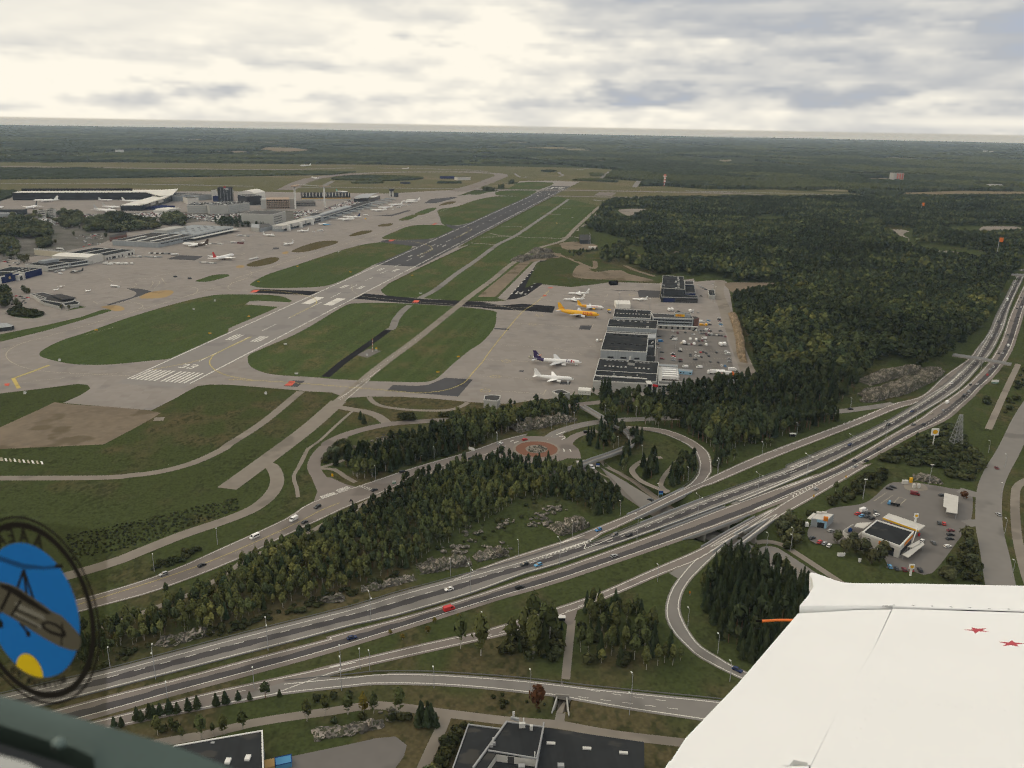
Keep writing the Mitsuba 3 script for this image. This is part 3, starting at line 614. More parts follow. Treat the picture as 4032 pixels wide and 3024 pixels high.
road('stopway_road', ribbon(M('-128 1008,-132 977,-134 927,-132 888,-135 877'), 8.5), 'm_road', 'short pale road in the grass', 0.06)
road('black_road', ribbon(M('-135 878,-141 841,-148 802,-158 747,-164 698'), 8.0, False), 'm_asphalt_black', 'freshly laid black strip in the grass', 0.06)
road('field_track', unary_union([ribbon(M('-175.1 655.7,-184.3 579.6,-194.7 533.6,-195.6 525.6,-206.7 500.9,-222.7 485.1,-238.2 478.9,-254.1 474.7,-330 470.4'), 7.0), ribbon(M('-266.3 581.8,-259.3 583.4'), 8)]), 'm_gravel', 'gravel track curving through the grass', 0.06)
for q in (M('-68 1676,-35 1686,2 1695'), M('-53 1744,-28 1709,0 1700'), M('-83 1588,-32 1571'), M('4 1695,51 1684,94 1681'), M('-32 1879,-1 1870,30 1866'), M('116 2338,153 2328'), M('84 2174,116 2150')):
    ground('grass_path', ribbon(q, 6.0), 0.055, 'm_gravel', 'pale path across the grass', parent='perimeter_road', kind=None)
road('forest_road', unary_union([ribbon(M('240 2414,201 2123,156 1913,136 1812'), 7), ribbon(M('94 1681,117 1711,148 1662,178 1615,227 1655,270 1636'), 8)]), 'm_gravel', 'gravel tracks by the radio station', 0.05)
road('curved_driveway', unary_union([ribbon(M('-136.8 617.9,-125.9 613,-114.3 608.2,-103.1 599.4,-92.8 583.2'), 8), ribbon(M('-116.4 643.8,-110.9 630.8,-102.1 621.3,-86.8 615.2,-68.5 612.9,-50.7 614.4,-40.5 623.3,-35.2 635.1'), 4.5)]), 'm_gravel', 'driveway curving round the grass mounds', 0.06)
road('east_road', unary_union([ribbon(M('463 695,405 621,354.8 552.6,326.2 515.5,308.9 491.6,295.2 469.8,274.1 430.9,258.9 397.4,243 362.8,234.3 342.4'), 14), ribbon(M('281.5 479.6,286.8 474.6,292.1 469.6'), 9), ribbon(M('261.4 432.2,270.7 434.3,271.7 427.3'), 8)]), 'm_road', 'road passing behind the filling station', 0.07)
road('cycle_path', unary_union([ribbon(M('494 783,431 693,361.9 593.5'), 5), ribbon(M('345.2 504.6,325.7 490.2,311.7 470.5,285.1 422.7,266 382.8,254.7 355.4'), 5)]), 'm_gravel', 'gravel cycle path along the road', 0.06)
road('footpath', unary_union([ribbon(M('-144.3 236.4,-124.1 245.3,-109.2 249.8,-94.5 256.3,-78.6 260.8,-66.3 263.7,-57.5 266.2,-49 267.6,-36.5 266.1,-26.3 264.3,-10 261.7,1.3 260.1,18 258.9,29.1 256.3,40.6 253.7,61.2 250.7,81.4 247.7'), 4.6), ribbon(M('-22.6 262.6,-24.1 254.5,-26.5 244.4,-28.7 234.3'), 4.4), ribbon(M('19.7 258.1,20.8 264.7'), 3.6), ribbon(M('23.9 285.8,26.5 307.7,29 327.7'), 3.6), ribbon(M('-177.9 314.9,-174.5 318.6,-163.7 328.9,-156.4 336.8,-150.2 343,-142 356.7,-135.8 372.4,-134.5 379.5,-122.9 388.4,-109.3 406.9,-100.2 422.5,-89 436.1,-92.8 431.5,-85.4 445.4,-70.7 465.5'), 3.4)]), 'm_gravel', 'gravel footpath between the trees', 0.05)
road('wood_path', unary_union([ribbon(M('-123.1 495.2,-113.2 493.8,-104.4 483.2,-96.2 474.7'), 3.5), ribbon(M('-123.7 496.5,-116.8 502.6,-104.5 517.1,-91.2 530.1'), 3.2), ribbon(M('102.9 525.2,91.3 520.6,81.9 508.3,79.1 498.6,83 484.1,91.5 474,96.8 467.5'), 4), ribbon(M('97.8 469.2,94.2 477.6,100.2 495.8,112.8 519.6'), 3.2)]), 'm_gravel', 'gravel path winding through the interchange wood', 0.05)
foot = ribbon(M('-30.8 489.2,-12.3 486.4,5.9 484.9,16.9 486.8,28.1 494.6,39.9 504.6,48.8 510.9'), 3.6)
# the filling station's forecourt and the yards
road('forecourt', blob_poly(M('164.8 414.7,173.9 432.3,190.7 449.6,214.3 458.3,240 486.4,248.8 490.1,263.4 488.5,278 481.6,287.6 477.8,279.6 459.1,264.8 434.1,243.4 407.9,214.8 375.4,206.7 376.5,193.9 380.3,196.9 389.1,178.5 405.4,166.1 404.9')), 'm_yard', 'grey forecourt of the filling station', 0.06)
for q in (M('220.4 460.6,234.4 474.4'), M('223.5 457.7,236.6 470.4'), M('230.4 457,238.8 467.4'), M('238.8 467.4,241.4 463.4'), M('233.4 455.2,241.8 464.5')):
    put('bay_line', sheet_mesh(ribbon(q, 0.3, False), 0.1), 'm_paint_pale', 'forecourt')
road('warehouse_yard', poly(M('-76 229,-75.7 239.7,-54 247.1,-47 249.7,-40.1 250.7,-35.4 246.4,-35.8 240.7,-38.8 233,-47.3 227.6')), 'm_yard', 'empty grey yard beside the warehouse', 0.05)
road('cargo_road', ribbon(M('307 1228,282 1130,265 1028,244 903,228 804,217 728,215 709'), 14), 'm_gravel', 'pale road along the edge of the cargo area', 0.07)
road('cargo_car_park', poly(M('160 900,233 889,219 806,197 703,174 691,148 700,157 760,139 762')), 'm_yard', 'car park behind the cargo terminals', 0.065)
for row in (M('174 816,213 815'), M('175 803,212 801'), M('173 785,209 783'), M('169 766,205 764'), M('168 758,205 756'), M('203 884,230 878')):
    ln = sg.LineString(row)
    for s in np.arange(0, ln.length, 2.7):
        pt = ln.interpolate(s)
        put('bay_line', sheet_mesh(sg.LineString([(pt.x, pt.y - 2.2), (pt.x, pt.y + 2.2)]).buffer(0.12), 0.1), 'm_paint_pale', 'cargo_car_park')
road('bare_lot', blob_poly(M('309 1203,343 1213,396 1209,385 1174,345 1142,305 1127,302 1155')), 'm_bare', 'bare earth lot at the edge of the wood', 0.05)
road('scrub_clearing', unary_union([blob_poly(M('88 1248,105 1348,118 1327,126 1283,164 1309,177 1268,205 1221,192 1205,136 1214,103 1220')), blob_poly(M('89 1611,135 1634,161 1557,124 1500,91 1533')), blob_poly(M('12 1374,32 1440,78 1487,75 1419,29 1369')), blob_poly(M('206 1489,219 1436,231 1387,264 1378,302 1501,295 1529,258 1402,241 1452')), ribbon(M('77 1459,91 1421,107 1372,127 1316,137 1413'), 8), ribbon(M('179 1357,192 1301,213 1251'), 8)]), 'm_bare', 'grey gravel clearings at the edge of the wood', 0.03)
road('wood_clearing', unary_union([blob_poly(M('859 1962,928 1963,861 1861,832 1754,783 1665,765 1674,820 1777')), blob_poly(M('760 1662,804 1679,847 1641,866 1542,804 1554')), blob_poly(M('636 2199,697 2190,654 2075,605 2073')), blob_poly(M('837 2005,920 2191,924 2173,849 2007')), blob_poly(M('1018 2002,1124 2050,1226 2066,1190 1998,1016 1912')), blob_poly(M('285 2320,362 2351,348 2237,292 2153')), ribbon(M('202 2068,255 2085,326 2090'), 9)]), 'm_gravel', 'pale clearings and tracks in the wood', 0.03)
road('scrub_strip', poly(M('-24 1070,27 1363,12 1374,-27 1178,-47 1067')), 'm_bare', 'bare earth beside the landing strip', 0.03)
road('landside_apron', poly(M('-1214 1983,-1003 1967,-862 2048,-647 2088,-634 2150,-516 2112,-491 1857,-549 1848,-636 1954,-748 1772,-766 1650,-737 1471,-766 1357,-790 1270')), 'm_landside', 'car parks and roads before the terminals', 0.05)
scene['pond_water'] = 0
bs('m_water', (0.02, 0.025, 0.03), 0.06)
del scene['pond_water']
ground('pond', blob_poly(M('236 1458,243 1466,251 1440,262 1435,256 1402,241 1382,236 1406')), 0.05, 'm_water', 'small pond mirroring the sky in the wood')

ground('drain', unary_union([ribbon(M('-122.6 611.8,-126.8 590.3,-130.6 567.7,-134 545.5,-138.6 527.8,-138 509.4,-136.8 492.4'), 2.4), ribbon(M('-139 530.5,-137.2 504.1,-136.6 482.6,-130.2 464.6,-126.1 451.6'), 2.4)]), 0.06, 'm_gravel', 'pale paved drain running down the grass')
for k in range(10):
    put('approach_bar', sheet_mesh(poly(M('-334.3 503.2,-333.1 503.3,-329.1 497.9,-330.5 497.9')).buffer(.3), .2) if k == 0 else sheet_mesh(affinity.translate(poly(M('-334.3 503.2,-333.1 503.3,-329.1 497.9,-330.5 497.9')), k * 3.2, -k * .5), .2), 'm_paint' if k % 2 else 'm_paint_pale', 'old_stopway')
# the lower road and its cutting
low = put('lower_road', sheet_mesh(sg.LineString(spline(DIP, 6)).buffer(LOWW / 2, cap_style='flat'), 0.12, lower, seg=6), 'm_road', label='road dipping under the motorway bridges', kind='structure')
put('centre_line', sheet_mesh(sg.LineString(spline(DIP, 6)).buffer(0.7, cap_style='flat'), 0.16, lower, seg=6), 'm_gravel', low)
put('sunken_path', sheet_mesh(sg.LineString(UNDER).buffer(1.7, cap_style='flat'), 0.1, dip, seg=1.2), 'm_gravel', 'footpath')
put('cycle_track', sheet_mesh(sg.LineString(spline(DIP, 6)).parallel_offset(10.5, 'left').buffer(1.6, cap_style='flat'), 0.3, lower, seg=6), 'm_gravel', low)

# ---------------------------------------------------------------- the ground itself: one sheet to the horizon
glade_ = roads['wood_clearing']
glade_ = unary_union([glade_.buffer(6)] + [affinity.translate(glade_, -.36 * k, -.93 * k) for k in (20, 40, 60, 80)] + [affinity.translate(roads['bare_lot'], -.4 * k, -.92 * k) for k in (14, 28)])      # the ground falls away before the clearings and is open
flat_area = shapely.simplify(unary_union([glade_] + list(roads.values()) + [pave, east, islands] + dry), 1.5)
shapely.prepare(flat_area)


def hills(x, y):
    r = np.hypot(x, y)
    p = np.stack([x / 900, y / 900, 0 * x], -1)
    far = np.clip((r - 5200) / 6000, 0, 1)
    h = far * (24 * (meshkit.fbm(p * 0.45 + 5, 4, 2) - 0.4) + 6 * (meshkit.fbm(p * 2.2, 3, 9) - 0.5))
    return np.maximum(h, -2 * far) + far * 4


def woods(x, y):
    h = 0 * x
    for cx, cy, rx, ry, a in WOODS:
        h = h + a * np.exp(-((x - cx) / rx) ** 2 - ((y - cy) / ry) ** 2)
    return h * (0.7 + 0.6 * meshkit.fbm(np.stack([x / 70, y / 70, 0 * x], -1), 3, 4))


WOODS = [(390, 900, 150, 200, 14.0), (330, 1400, 220, 260, 12.0), (700, 1700, 260, 300, 14.0), (-40, 415, 70, 45, 5.0), (5, 610, 60, 30, 4.0), (200, 640, 70, 60, 4.0), (280, 480, 40, 40, 3.0)]


def terrain(x, y):
    x, y = np.asarray(x, float), np.asarray(y, float)
    near = (np.abs(x) < 1800) & (y > 80) & (y < 2700)
    h = hills(x, y)
    d = shapely.distance(flat_area, shapely.points(x[near], y[near]))
    k = np.clip((d - 3) / 45, 0, 1)
    h[near] += woods(x[near], y[near]) * k * k * (3 - 2 * k) + lower(x[near], y[near]) + dip(x[near], y[near])
    return h


def spaced(lo, hi, fine, limit, grow=1.22):
    a = list(np.arange(lo, hi + 1e-6, fine))
    s = fine
    while a[-1] < limit:
        s = min(s * grow, 900); a.append(a[-1] + s)
    b, s = lo, fine
    pre = []
    while b > -limit:
        s = min(s * grow, 900); b -= s; pre.append(b)
    return np.array(pre[::-1] + a)


gx = spaced(-420, 620, 8.0, 28600); gy = spaced(150, 1250, 8.0, 28600)
ux, uy = np.array(UNDER).T
gx = np.unique(np.round(np.concatenate([gx, np.arange(ux.min() - 6, ux.max() + 6, .8), np.arange(20, 300, 4.0)]), 3)); gy = np.unique(np.round(np.concatenate([gy, np.arange(uy.min() - 6, uy.max() + 6, .8), np.arange(250, 560, 4.0)]), 3))
GX, GY = np.meshgrid(gx, gy)
gz = terrain(GX.ravel(), GY.ravel())
n0, n1 = GX.shape
i0 = (np.arange(n0 - 1)[:, None] * n1 + np.arange(n1 - 1)[None]).ravel()
gf = np.vstack([np.column_stack([i0, i0 + 1, i0 + n1 + 1]), np.column_stack([i0, i0 + n1 + 1, i0 + n1])])
gv = np.column_stack([GX.ravel(), GY.ravel(), gz])
keep = (np.hypot(gv[:, 0], gv[:, 1]) < 28600)[gf].all(1)


def ground_fn(p, n, uv):
    r = dr.sqrt(p.x * p.x + p.y * p.y)
    nearc = grassy((0.056, 0.070, 0.027), (0.096, 0.082, 0.044), (0.034, 0.042, 0.018))(p, n, uv)
    a = fbm(p.x * 0.0016, p.y * 0.0016, 2.0, 4)
    farc = mix((0.042, 0.050, 0.024), (0.19, 0.165, 0.10), smoothstep(0.60, 0.66, a))
    return mix(nearc, farc, smoothstep(2600, 3400, r))


bs('m_ground', mikit.proc(ground_fn))
put('ground', (gv, gf[keep]), 'm_ground', smooth=True, label='grass and forest floor to the horizon', kind='structure')

# ---------------------------------------------------------------- trees
trng = np.random.default_rng(7)
SPEC = {   # colour of the crown, colour of the trunk
    'spruce': ((0.030, 0.042, 0.021), (0.10, 0.08, 0.065)), 'pine': ((0.041, 0.053, 0.026), (0.17, 0.10, 0.065)), 'birch': ((0.070, 0.084, 0.034), (0.42, 0.40, 0.36)),
    'willow': ((0.074, 0.082, 0.043), (0.12, 0.10, 0.08)), 'gold': ((0.115, 0.095, 0.022), (0.3, 0.28, 0.25)), 'russet': ((0.085, 0.040, 0.020), (0.10, 0.08, 0.06)), 'bush': ((0.048, 0.056, 0.026), (0.10, 0.08, 0.06)),
}
for sp, (cc, tc) in SPEC.items():
    bs('m_trunk_' + sp, tc)
ICO = trimesh.creation.icosphere(subdivisions=0)


def leaf_cloud(n, cx, rad, size, inner=0.72, droop=0.0):
    """n leafy sprays (single triangles) through the outer part of an ellipsoid, round a ragged core"""
    u = trng.normal(size=(n, 3)); u /= np.linalg.norm(u, axis=1, keepdims=True)
    u[:, 2] = np.abs(u[:, 2]) * np.where(trng.random(n) < 0.72, 1, -1)
    c = np.array(cx) + u * np.array(rad) * trng.uniform(0.62, 1.06, (n, 1))
    t1 = np.cross(u, trng.normal(size=(n, 3))); t1 /= np.linalg.norm(t1, axis=1, keepdims=True)
    t2 = np.cross(u, t1) + trng.normal(size=(n, 3)) * 0.35
    s = size * trng.uniform(0.7, 1.4, (n, 1))
    v = np.stack([c + t1 * s - t2 * s * 0.6, c - t1 * s - t2 * s * 0.6, c + t2 * s * 1.1 - [0, 0, droop]], 1).reshape(-1, 3)
    f = np.arange(3 * n).reshape(-1, 3)
    k = trng.uniform(0.72, 1.35, n).repeat(3)
    core = np.array(cx) + ICO.vertices * np.array(rad) * inner * trng.uniform(0.85, 1.1, (12, 1))
    return np.vstack([v, core]), np.vstack([f, ICO.faces + len(v)]), np.concatenate([k, np.full(12, 0.8)])


def crown(sp, lod):
    """a crown of height 1 (base of the trunk at 0): vertices, faces, brightness of each vertex"""
    if sp == 'spruce':
        tiers, m = (8, 6) if lod == 0 else (5, 5)
        vs, fs, ks = [], [], []
        for t in range(tiers):
            z = 0.10 + 0.86 * (t / tiers) ** 0.95
            r = 0.175 * (1 - z) ** 0.8 + 0.012
            for j in range(m):
                a = (j + trng.uniform(-0.25, 0.25) + 0.5 * (t % 2)) * 2 * math.pi / m
                rr, w = r * trng.uniform(0.8, 1.25), 0.62
                vs += [(0, 0, z + 0.13), (rr * math.cos(a - w), rr * math.sin(a - w), z - 0.01), (rr * math.cos(a + w), rr * math.sin(a + w), z - 0.01)]
                ks += [trng.uniform(0.75, 1.3)] * 3
        fs = np.arange(len(vs)).reshape(-1, 3)
        return np.array(vs), fs, np.array(ks)
    n = {0: 70, 1: 26}[lod]
    if sp == 'pine':
        v, f, k = leaf_cloud(n, (0, 0, 0.70), (0.15, 0.15, 0.30), 0.075 if lod == 0 else 0.11)
    elif sp in ('birch', 'gold'):
        v, f, k = leaf_cloud(n, (0, 0, 0.62), (0.15, 0.15, 0.38), 0.065 if lod == 0 else 0.10, droop=0.02)
    elif sp in ('willow', 'russet'):
        v, f, k = leaf_cloud(n + 30, (0, 0, 0.55), (0.34, 0.34, 0.44), 0.095 if lod == 0 else 0.15)
    else:
        v, f, k = leaf_cloud(n // 2, (0, 0, 0.45), (0.55, 0.55, 0.52), 0.20, 0.8)
    if sp in ('birch', 'pine', 'gold'):      # narrower towards the top
        z = np.clip((v[:, 2] - 0.3) / 0.7, 0, 1)
        v[:, :2] *= (1.18 - 0.62 * z ** 1.5)[:, None]
    return v, f, k


def trunk(sp):
    top = {'spruce': 0.9, 'pine': 0.75, 'birch': 0.8, 'gold': 0.8, 'willow': 0.6, 'russet': 0.6, 'bush': 0.3}[sp]
    r = {'birch': 0.010, 'pine': 0.011, 'spruce': 0.011, 'gold': 0.012}.get(sp, 0.022)
    v, f = tube([(0, 0, -0.06), (0.004, 0.003, top * 0.5), (0.0, 0.0, top)], [r * 1.25, r, r * 0.3], 4)
    return v, f


PROTO = {(sp, lod): [crown(sp, lod) for _ in range(7 if lod == 0 else 5)] for sp in SPEC for lod in (0, 1)}
TRUNK = {sp: trunk(sp) for sp in SPEC}
PLY = {}


def proto_ply(sp, i):
    """the crown and trunk of the variant as shape dicts, shared by every single tree of that variant"""
    if (sp, i) not in PLY:
        v, f, k = PROTO[sp, 0][i]
        col = np.clip(np.array(SPEC[sp][0]) * k[:, None] * (0.85 + 0.3 * (i % 3) / 2) * np.array([1 + 0.1 * (i % 2), 1, 1 - 0.05 * (i % 2)]), 0, 1)
        PLY[sp, i] = mikit.ply((v, f), 'm_foliage', color=col), mikit.ply(TRUNK[sp], 'm_trunk_' + sp)
    return PLY[sp, i]


KEY = {'spruce': 'spruce_tree', 'pine': 'pine_tree', 'birch': 'birch_tree', 'willow': 'willow_tree', 'gold': 'golden_birch_tree', 'russet': 'russet_tree', 'bush': 'bush'}
WORD = {'spruce': 'dark spruce', 'pine': 'dark green pine', 'birch': 'pale stemmed birch', 'willow': 'grey green willow', 'gold': 'birch turned yellow', 'russet': 'russet leaved tree', 'bush': 'low green bush'}


def plant(sp, x, y, h, where, rot=None, wide=1.0, label=None, group=None, z=None):
    i = int(trng.integers(0, 7))
    cr, tk = proto_ply(sp, i)
    z = float(terrain(np.array([x]), np.array([y]))[0]) if z is None else z
    tw = T().translate([float(x), float(y), z]).rotate([0, 0, 1], float(trng.uniform(0, 360))).scale([float(h * wide), float(h * wide), float(h)])
    key = thing(KEY[sp], label or f'{WORD[sp]} {where}', 'bush' if sp == 'bush' else 'tree', None if label and not group else group or f'{WORD[sp]} group {where}'[:60])
    if sp != 'bush':
        put('trunk', tk, None, key, tw=tw)
    put('crown', cr, None, key, tw=tw)


ZONES = []        # (polygon, spacing, {species: share}, lowest, highest, where, name of the mass)


def zone(p, step, mix_, lo, hi, where, name, keep=1.0, clear=2.2):
    ZONES.append((poly(p), step, mix_, lo, hi, where, name, keep, clear))


zone(M('-186.7 293.6,-178.2 318,-145.5 355.5,-127.3 377.4,-105.9 430.2,-77.6 469.7,-59.5 499.7,-31.1 502.5,-0.7 487.4,29.2 497.6,50.1 495.6,67.8 457.2,64.1 441.9,50.2 432.3,31.5 455.7,5.1 452,-2.9 431.4,-24.9 402.7,-46.6 373.7,-54.8 365.2,-75 350.7,-98 336.3,-122.3 319,-144.5 307.9,-165.4 293,-184.1 281.6'), 3.4, dict(birch=.58, spruce=.12, pine=.30), 5.5, 10.5, 'in the young wood between airport road and motorway', 'strip_wood', .82)
zone(M('-174.6 281.3,-165.4 293,-144.5 307.9,-122.3 319,-98 336.3,-75 350.7,-54.8 365.2,-51.6 358.8,-73.6 343.4,-96.1 329,-120.4 313.1,-142.3 302.3,-163.1 288.1,-172.7 277.6'), 3.0, dict(bush=1), 1.2, 3.0, 'on the bank above the motorway', 'bank_scrub', 0.8, 1.0)
zone(M('-119.8 502.5,-111.3 512.7,-97.2 519.4,-76.7 539.5,-62.4 555.9,-47.6 575.6,-31.4 589,-21.8 592.1,-8.8 592.7,17.6 607.3,40.4 616.7,52.9 628.6,55.1 620.3,44.2 606.1,30.4 592.3,12.9 583.8,0.1 568.4,-12.2 556.1,-14.2 548.7,-27.8 530.6,-51.3 512.1,-69 495.8,-84.8 483.1,-94.6 477.4,-108.3 492.1,-112.8 499.5'), 4.6, dict(birch=.62, spruce=.2, pine=.18), 9, 15, 'in the wood north of the airport road', 'north_wood')
zone(M('-123.1 502.3,-125.3 524.3,-120.7 539.5,-113.1 539.9,-110.7 527.1,-114.3 508.6,-119.9 499.6'), 3.2, dict(bush=.8, willow=.2), 4, 7, 'in the thicket inside the ramp bend', 'ramp_thicket')
zone(M('-40.8 505.7,-28.5 513.6,-15.6 518.2,-1 520.9,13.8 520.8,30 519.6,29.5 500.3,9.6 492.9,-12.5 492.8,-31.2 495.7'), 4.2, dict(spruce=.6, pine=.4), 7, 11, 'south of the roundabout', 'roundabout_wood')
zone(M('59.8 571.5,72.6 588.9,78.6 588.5,78.5 572.5,83.6 563.3,80.4 547.2,67.6 533.6,55.9 535.2,51.1 545.8'), 5.5, dict(birch=.5, pine=.3, spruce=.2), 8, 15, 'inside the roundabout exit loop', 'loop_wood', 0.8)
zone(M('95 594.4,109.6 598.6,129.1 599.6,126.3 579.8,120.1 565.1,111 575.4,98.4 582'), 4.8, dict(pine=.75, birch=.25), 13, 19, 'beside the curved ramp', 'ramp_pines')
zone(M('86 558.8,92.4 569.6,93.9 556.9,90.6 539,84.1 538.7'), 4.5, dict(spruce=.6, pine=.4), 8, 12, 'in the interchange wood', 'interchange_wood')
for q in (M('73.1 523.8,81.5 528.3,76.6 496.6,72.5 505.9'), M('88.1 522.5,99 525,93.7 491.8,84.2 487.8'), M('100.8 490.3,113.2 513.6,123 520.1,122.8 506.3,113.8 489.1,100 471.8')):
    zone(q, 4.3, dict(spruce=.4, pine=.4, birch=.2), 8, 13, 'in the interchange wood', 'interchange_wood')
zone(M('130.5 597.6,173.6 604.6,203.7 606.6,233 612.1,256.2 618.4,250.7 603.3,204.9 571.9,184.6 559.4,163.8 546,137.7 531.5,149.5 509.1,133.2 508.4,138.1 537,133.3 560,125.6 576.1'), 4.8, dict(pine=.6, spruce=.2, birch=.2), 11, 18, 'between the ramp and the cargo link road', 'link_wood')
EASTW = M('495 2606,845 2736,1433 2892,1850 3013,1207 1912,952 1533,804 1335,708 1194,621 1058,548 949,498 880,447 819,422 783,412 777,379 742,363 759,339 748,310 706,285 665,268 647,238.5 628.6,208.5 622.5,155.5 611.2,111.1 608.1,79.6 604.5,73.8 609,66.3 629.3,69.2 635.8,107.7 645.7,123.5 650.2,131.1 661.3,155.1 680.2,195 691,223 710,246 835,265 958,283 1058,302 1121,325 1230,298 1250,223 1257,198 1291,180 1363,140 1364,146 1427,200 1447,210 1378,232 1369,241 1452,222 1549,257 1642,228 1664,193 1722,153 1868,240 2414')
zone(EASTW, 6.3, dict(pine=.50, spruce=.22, birch=.28), 10, 17, 'in the great wood beside the motorway', 'great_wood')
zone(M('-21.1 304.6,-12.1 309.8,-2.2 313.5,10.5 321.7,23 326.2,25.9 322.2,23.1 299.5,21.3 291.7,12.4 296,-2 300.3,-20.8 299'), 6.2, dict(birch=.85, spruce=.15), 11, 21, 'in the open birch stand below the slip road', 'birch_stand', 0.8)
zone(M('-2.1 310.1,22.9 324.8,25 316,22.3 293.2,14.8 296.1,-2 301.9'), 4.5, dict(bush=.6, spruce=.4), 3, 8, 'in the birch stand undergrowth', 'birch_stand')
zone(M('30.7 325.1,38.9 342.8,46.1 349.5,50.9 343.2,58.3 338.6,65.7 334.5,66.6 323.5,66.2 311.4,70.6 305.7,74.2 296.3,68.4 290.8,54.5 291.9,40.3 292.2,29 299.7,28 307.7'), 5.0, dict(birch=.4, spruce=.35, bush=.25), 6, 13, 'in the triangle inside the loop road', 'triangle_wood')
zone(M('95.1 359.8,105.3 374.8,119 389.4,126.6 384.9,134.9 380.5,143.5 373.1,148.1 365.9,143.6 350.3,131.6 327,120.3 308.2,109.3 293.2,103.3 299.2,97.5 299,93.6 309.6,91.2 325.7,91 340.6'), 4.6, dict(spruce=.75, pine=.15, birch=.1), 9, 15, 'in the dark spruce wood beyond the wing tip', 'spruce_wood')
zone(M('247.5 526.6,288.1 563.2,317.9 591.2,342 598.6,328.6 562.4,327.3 540.6,317.5 515.1,300.1 491.3,285.9 497.3,280.7 513.4,258.9 519.7'), 4.2, dict(bush=.75, pine=.25), 2.5, 6, 'in the scrub behind the filling station', 'station_scrub', 0.75)
zone(M('167.9 433.8,201.6 467.8,226.2 494.7,250 512,241 493.1,216.7 466.4,196.4 453.7,181 443.5'), 4.0, dict(bush=.8, birch=.2), 2.5, 7, 'on the bank between motorway and filling station', 'station_scrub', 0.7)
zone(M('147.7 425.9,161.9 435.4,167.2 426.7,162.8 411.3,151.6 407.6'), 4.2, dict(bush=.7, willow=.3), 4, 7, 'beside the car wash', 'station_scrub')
zone(M('251.5 413,262.2 418.4,253.1 397.2,236.6 366.5,214.4 365.8,219 381.2,237.8 401.3'), 5.0, dict(willow=.5, bush=.5), 5, 9, 'between forecourt and east road', 'station_trees')
zone(M('-147.7 251.8,-132 254.4,-109.2 261.9,-80.9 269.9,-59 273.9,-58 268.9,-79.4 263.7,-99.3 258,-118.2 251.4,-127.1 247.6'), 5.0, dict(bush=1), 1.5, 3.5, 'on the verge above the dark warehouse', 'verge_scrub', 0.6)
zone(M('-25.7 236.6,-23.3 245.6,-19.7 258,-14.2 259.4,-5.5 257.4,-14.8 254.7,-17.1 244.6,-18.3 233.5,-25.9 230.2'), 3.2, dict(bush=1), 2, 4.5, 'in the hedge beside the dark warehouse', 'hedge')
zone(M('-236.6 399.4,-222.3 407.9,-197.7 424.3,-176.9 438.5,-161.5 448.5,-154.3 430.4,-157.9 421.6,-177 404.3,-194.8 388.2,-222.3 371.6'), 2.3, dict(bush=1), 0.5, 1.2, 'on the slope below the grass plateau', 'slope_scrub', 0.9)
zone(M('-174.7 376.8,-169.1 383.6,-159.1 388.9,-160.8 377.4,-168.7 367.8,-178.6 364.1'), 3.2, dict(bush=1), 1.5, 3.0, 'on the verge of the airport road', 'slope_scrub', 0.9)
zone(M('-66.6 263.4,-49.6 265.8,-35.5 264.9,-35.6 258.5,-43.8 256.4,-56.7 256.7,-65.4 257.7'), 3.6, dict(bush=1), 1.2, 3.2, 'around the rock outcrop', 'rock_scrub', 0.7)
zone(M('-10.5 272.9,7.5 276.1,18.2 273,16 261.7,1.2 263.3,-10.3 268.2'), 4.2, dict(bush=1), 1.0, 2.6, 'on the bank beside the underpass', 'rock_scrub', 0.75)
zone(M('391 658,412 679,439 707,512 804,543 842,501 770,427 668,400 631,384 626,390 642'), 6.0, dict(bush=.8, birch=.2), 2, 7, 'between cycle path and motorway', 'verge_scrub', 0.4)
zone(M('-16.6 464.5,9.4 472.4,27.6 466.4,31.9 453.5,28.9 434.9,8.9 418.3,-9.8 400.2,-32.9 382,-41.4 384.1,-31.4 400.7,-17.1 427.2'), 5.0, dict(bush=1), 0.8, 2.2, 'on the rocky clearing above the motorway', 'rock_scrub', 0.45)
zone(M('-11.2 622.2,22.8 635.5,61.5 655.7,65.7 638,55.7 628.7,27.9 621.6,-4.6 606.1'), 6.0, dict(birch=.4, pine=.3, bush=.3), 3, 9, 'along the cargo apron fence', 'fence_trees', 0.55)
zone(M('-1126 1754,-1049 1789,-943 1700,-868 1564,-900 1526,-969 1501'), 8, dict(willow=.5, birch=.3, pine=.2), 9, 14, 'in the park before the terminals', 'terminal_trees')
zone(M('-912 1778,-932 1903,-935 1966,-899 1933,-777 1811,-734 1708,-765 1646,-837 1636'), 9, dict(willow=.5, pine=.5), 9, 14, 'in the park before the terminals', 'terminal_trees')
zone(M('-808 1924,-797 1991,-722 1843,-699 1769,-746 1772'), 9, dict(willow=.6, pine=.4), 9, 14, 'in the park before the terminals', 'terminal_trees')
zone(M('-667 1852,-601 1935,-550 1859,-526 1775,-610 1756'), 9, dict(spruce=.6, pine=.4), 10, 14, 'in the park before the terminals', 'terminal_trees')
zone(M('-1143 1891,-1090 2006,-1009 1953,-966 1780,-1066 1775'), 15, dict(willow=.5, spruce=.5), 8, 13, 'in the park before the terminals', 'terminal_trees', .6)
zone(M('-922 1754,-840 1812,-761 1810,-723 1716,-783 1686,-877 1672'), 12, dict(spruce=.5, willow=.5), 8, 14, 'in the park before the terminals', 'terminal_trees', .6)
zone(M('-945 1530,-885 1487,-785 1315,-813 1312,-836 1348'), 11, dict(willow=.7, spruce=.3), 7, 12, 'beside the hangars', 'terminal_trees', .5)
zone(M('-983 1811,-1009 1953,-929 1808,-906 1682'), 9, dict(willow=1), 8, 12, 'in the park before the terminals', 'terminal_trees')
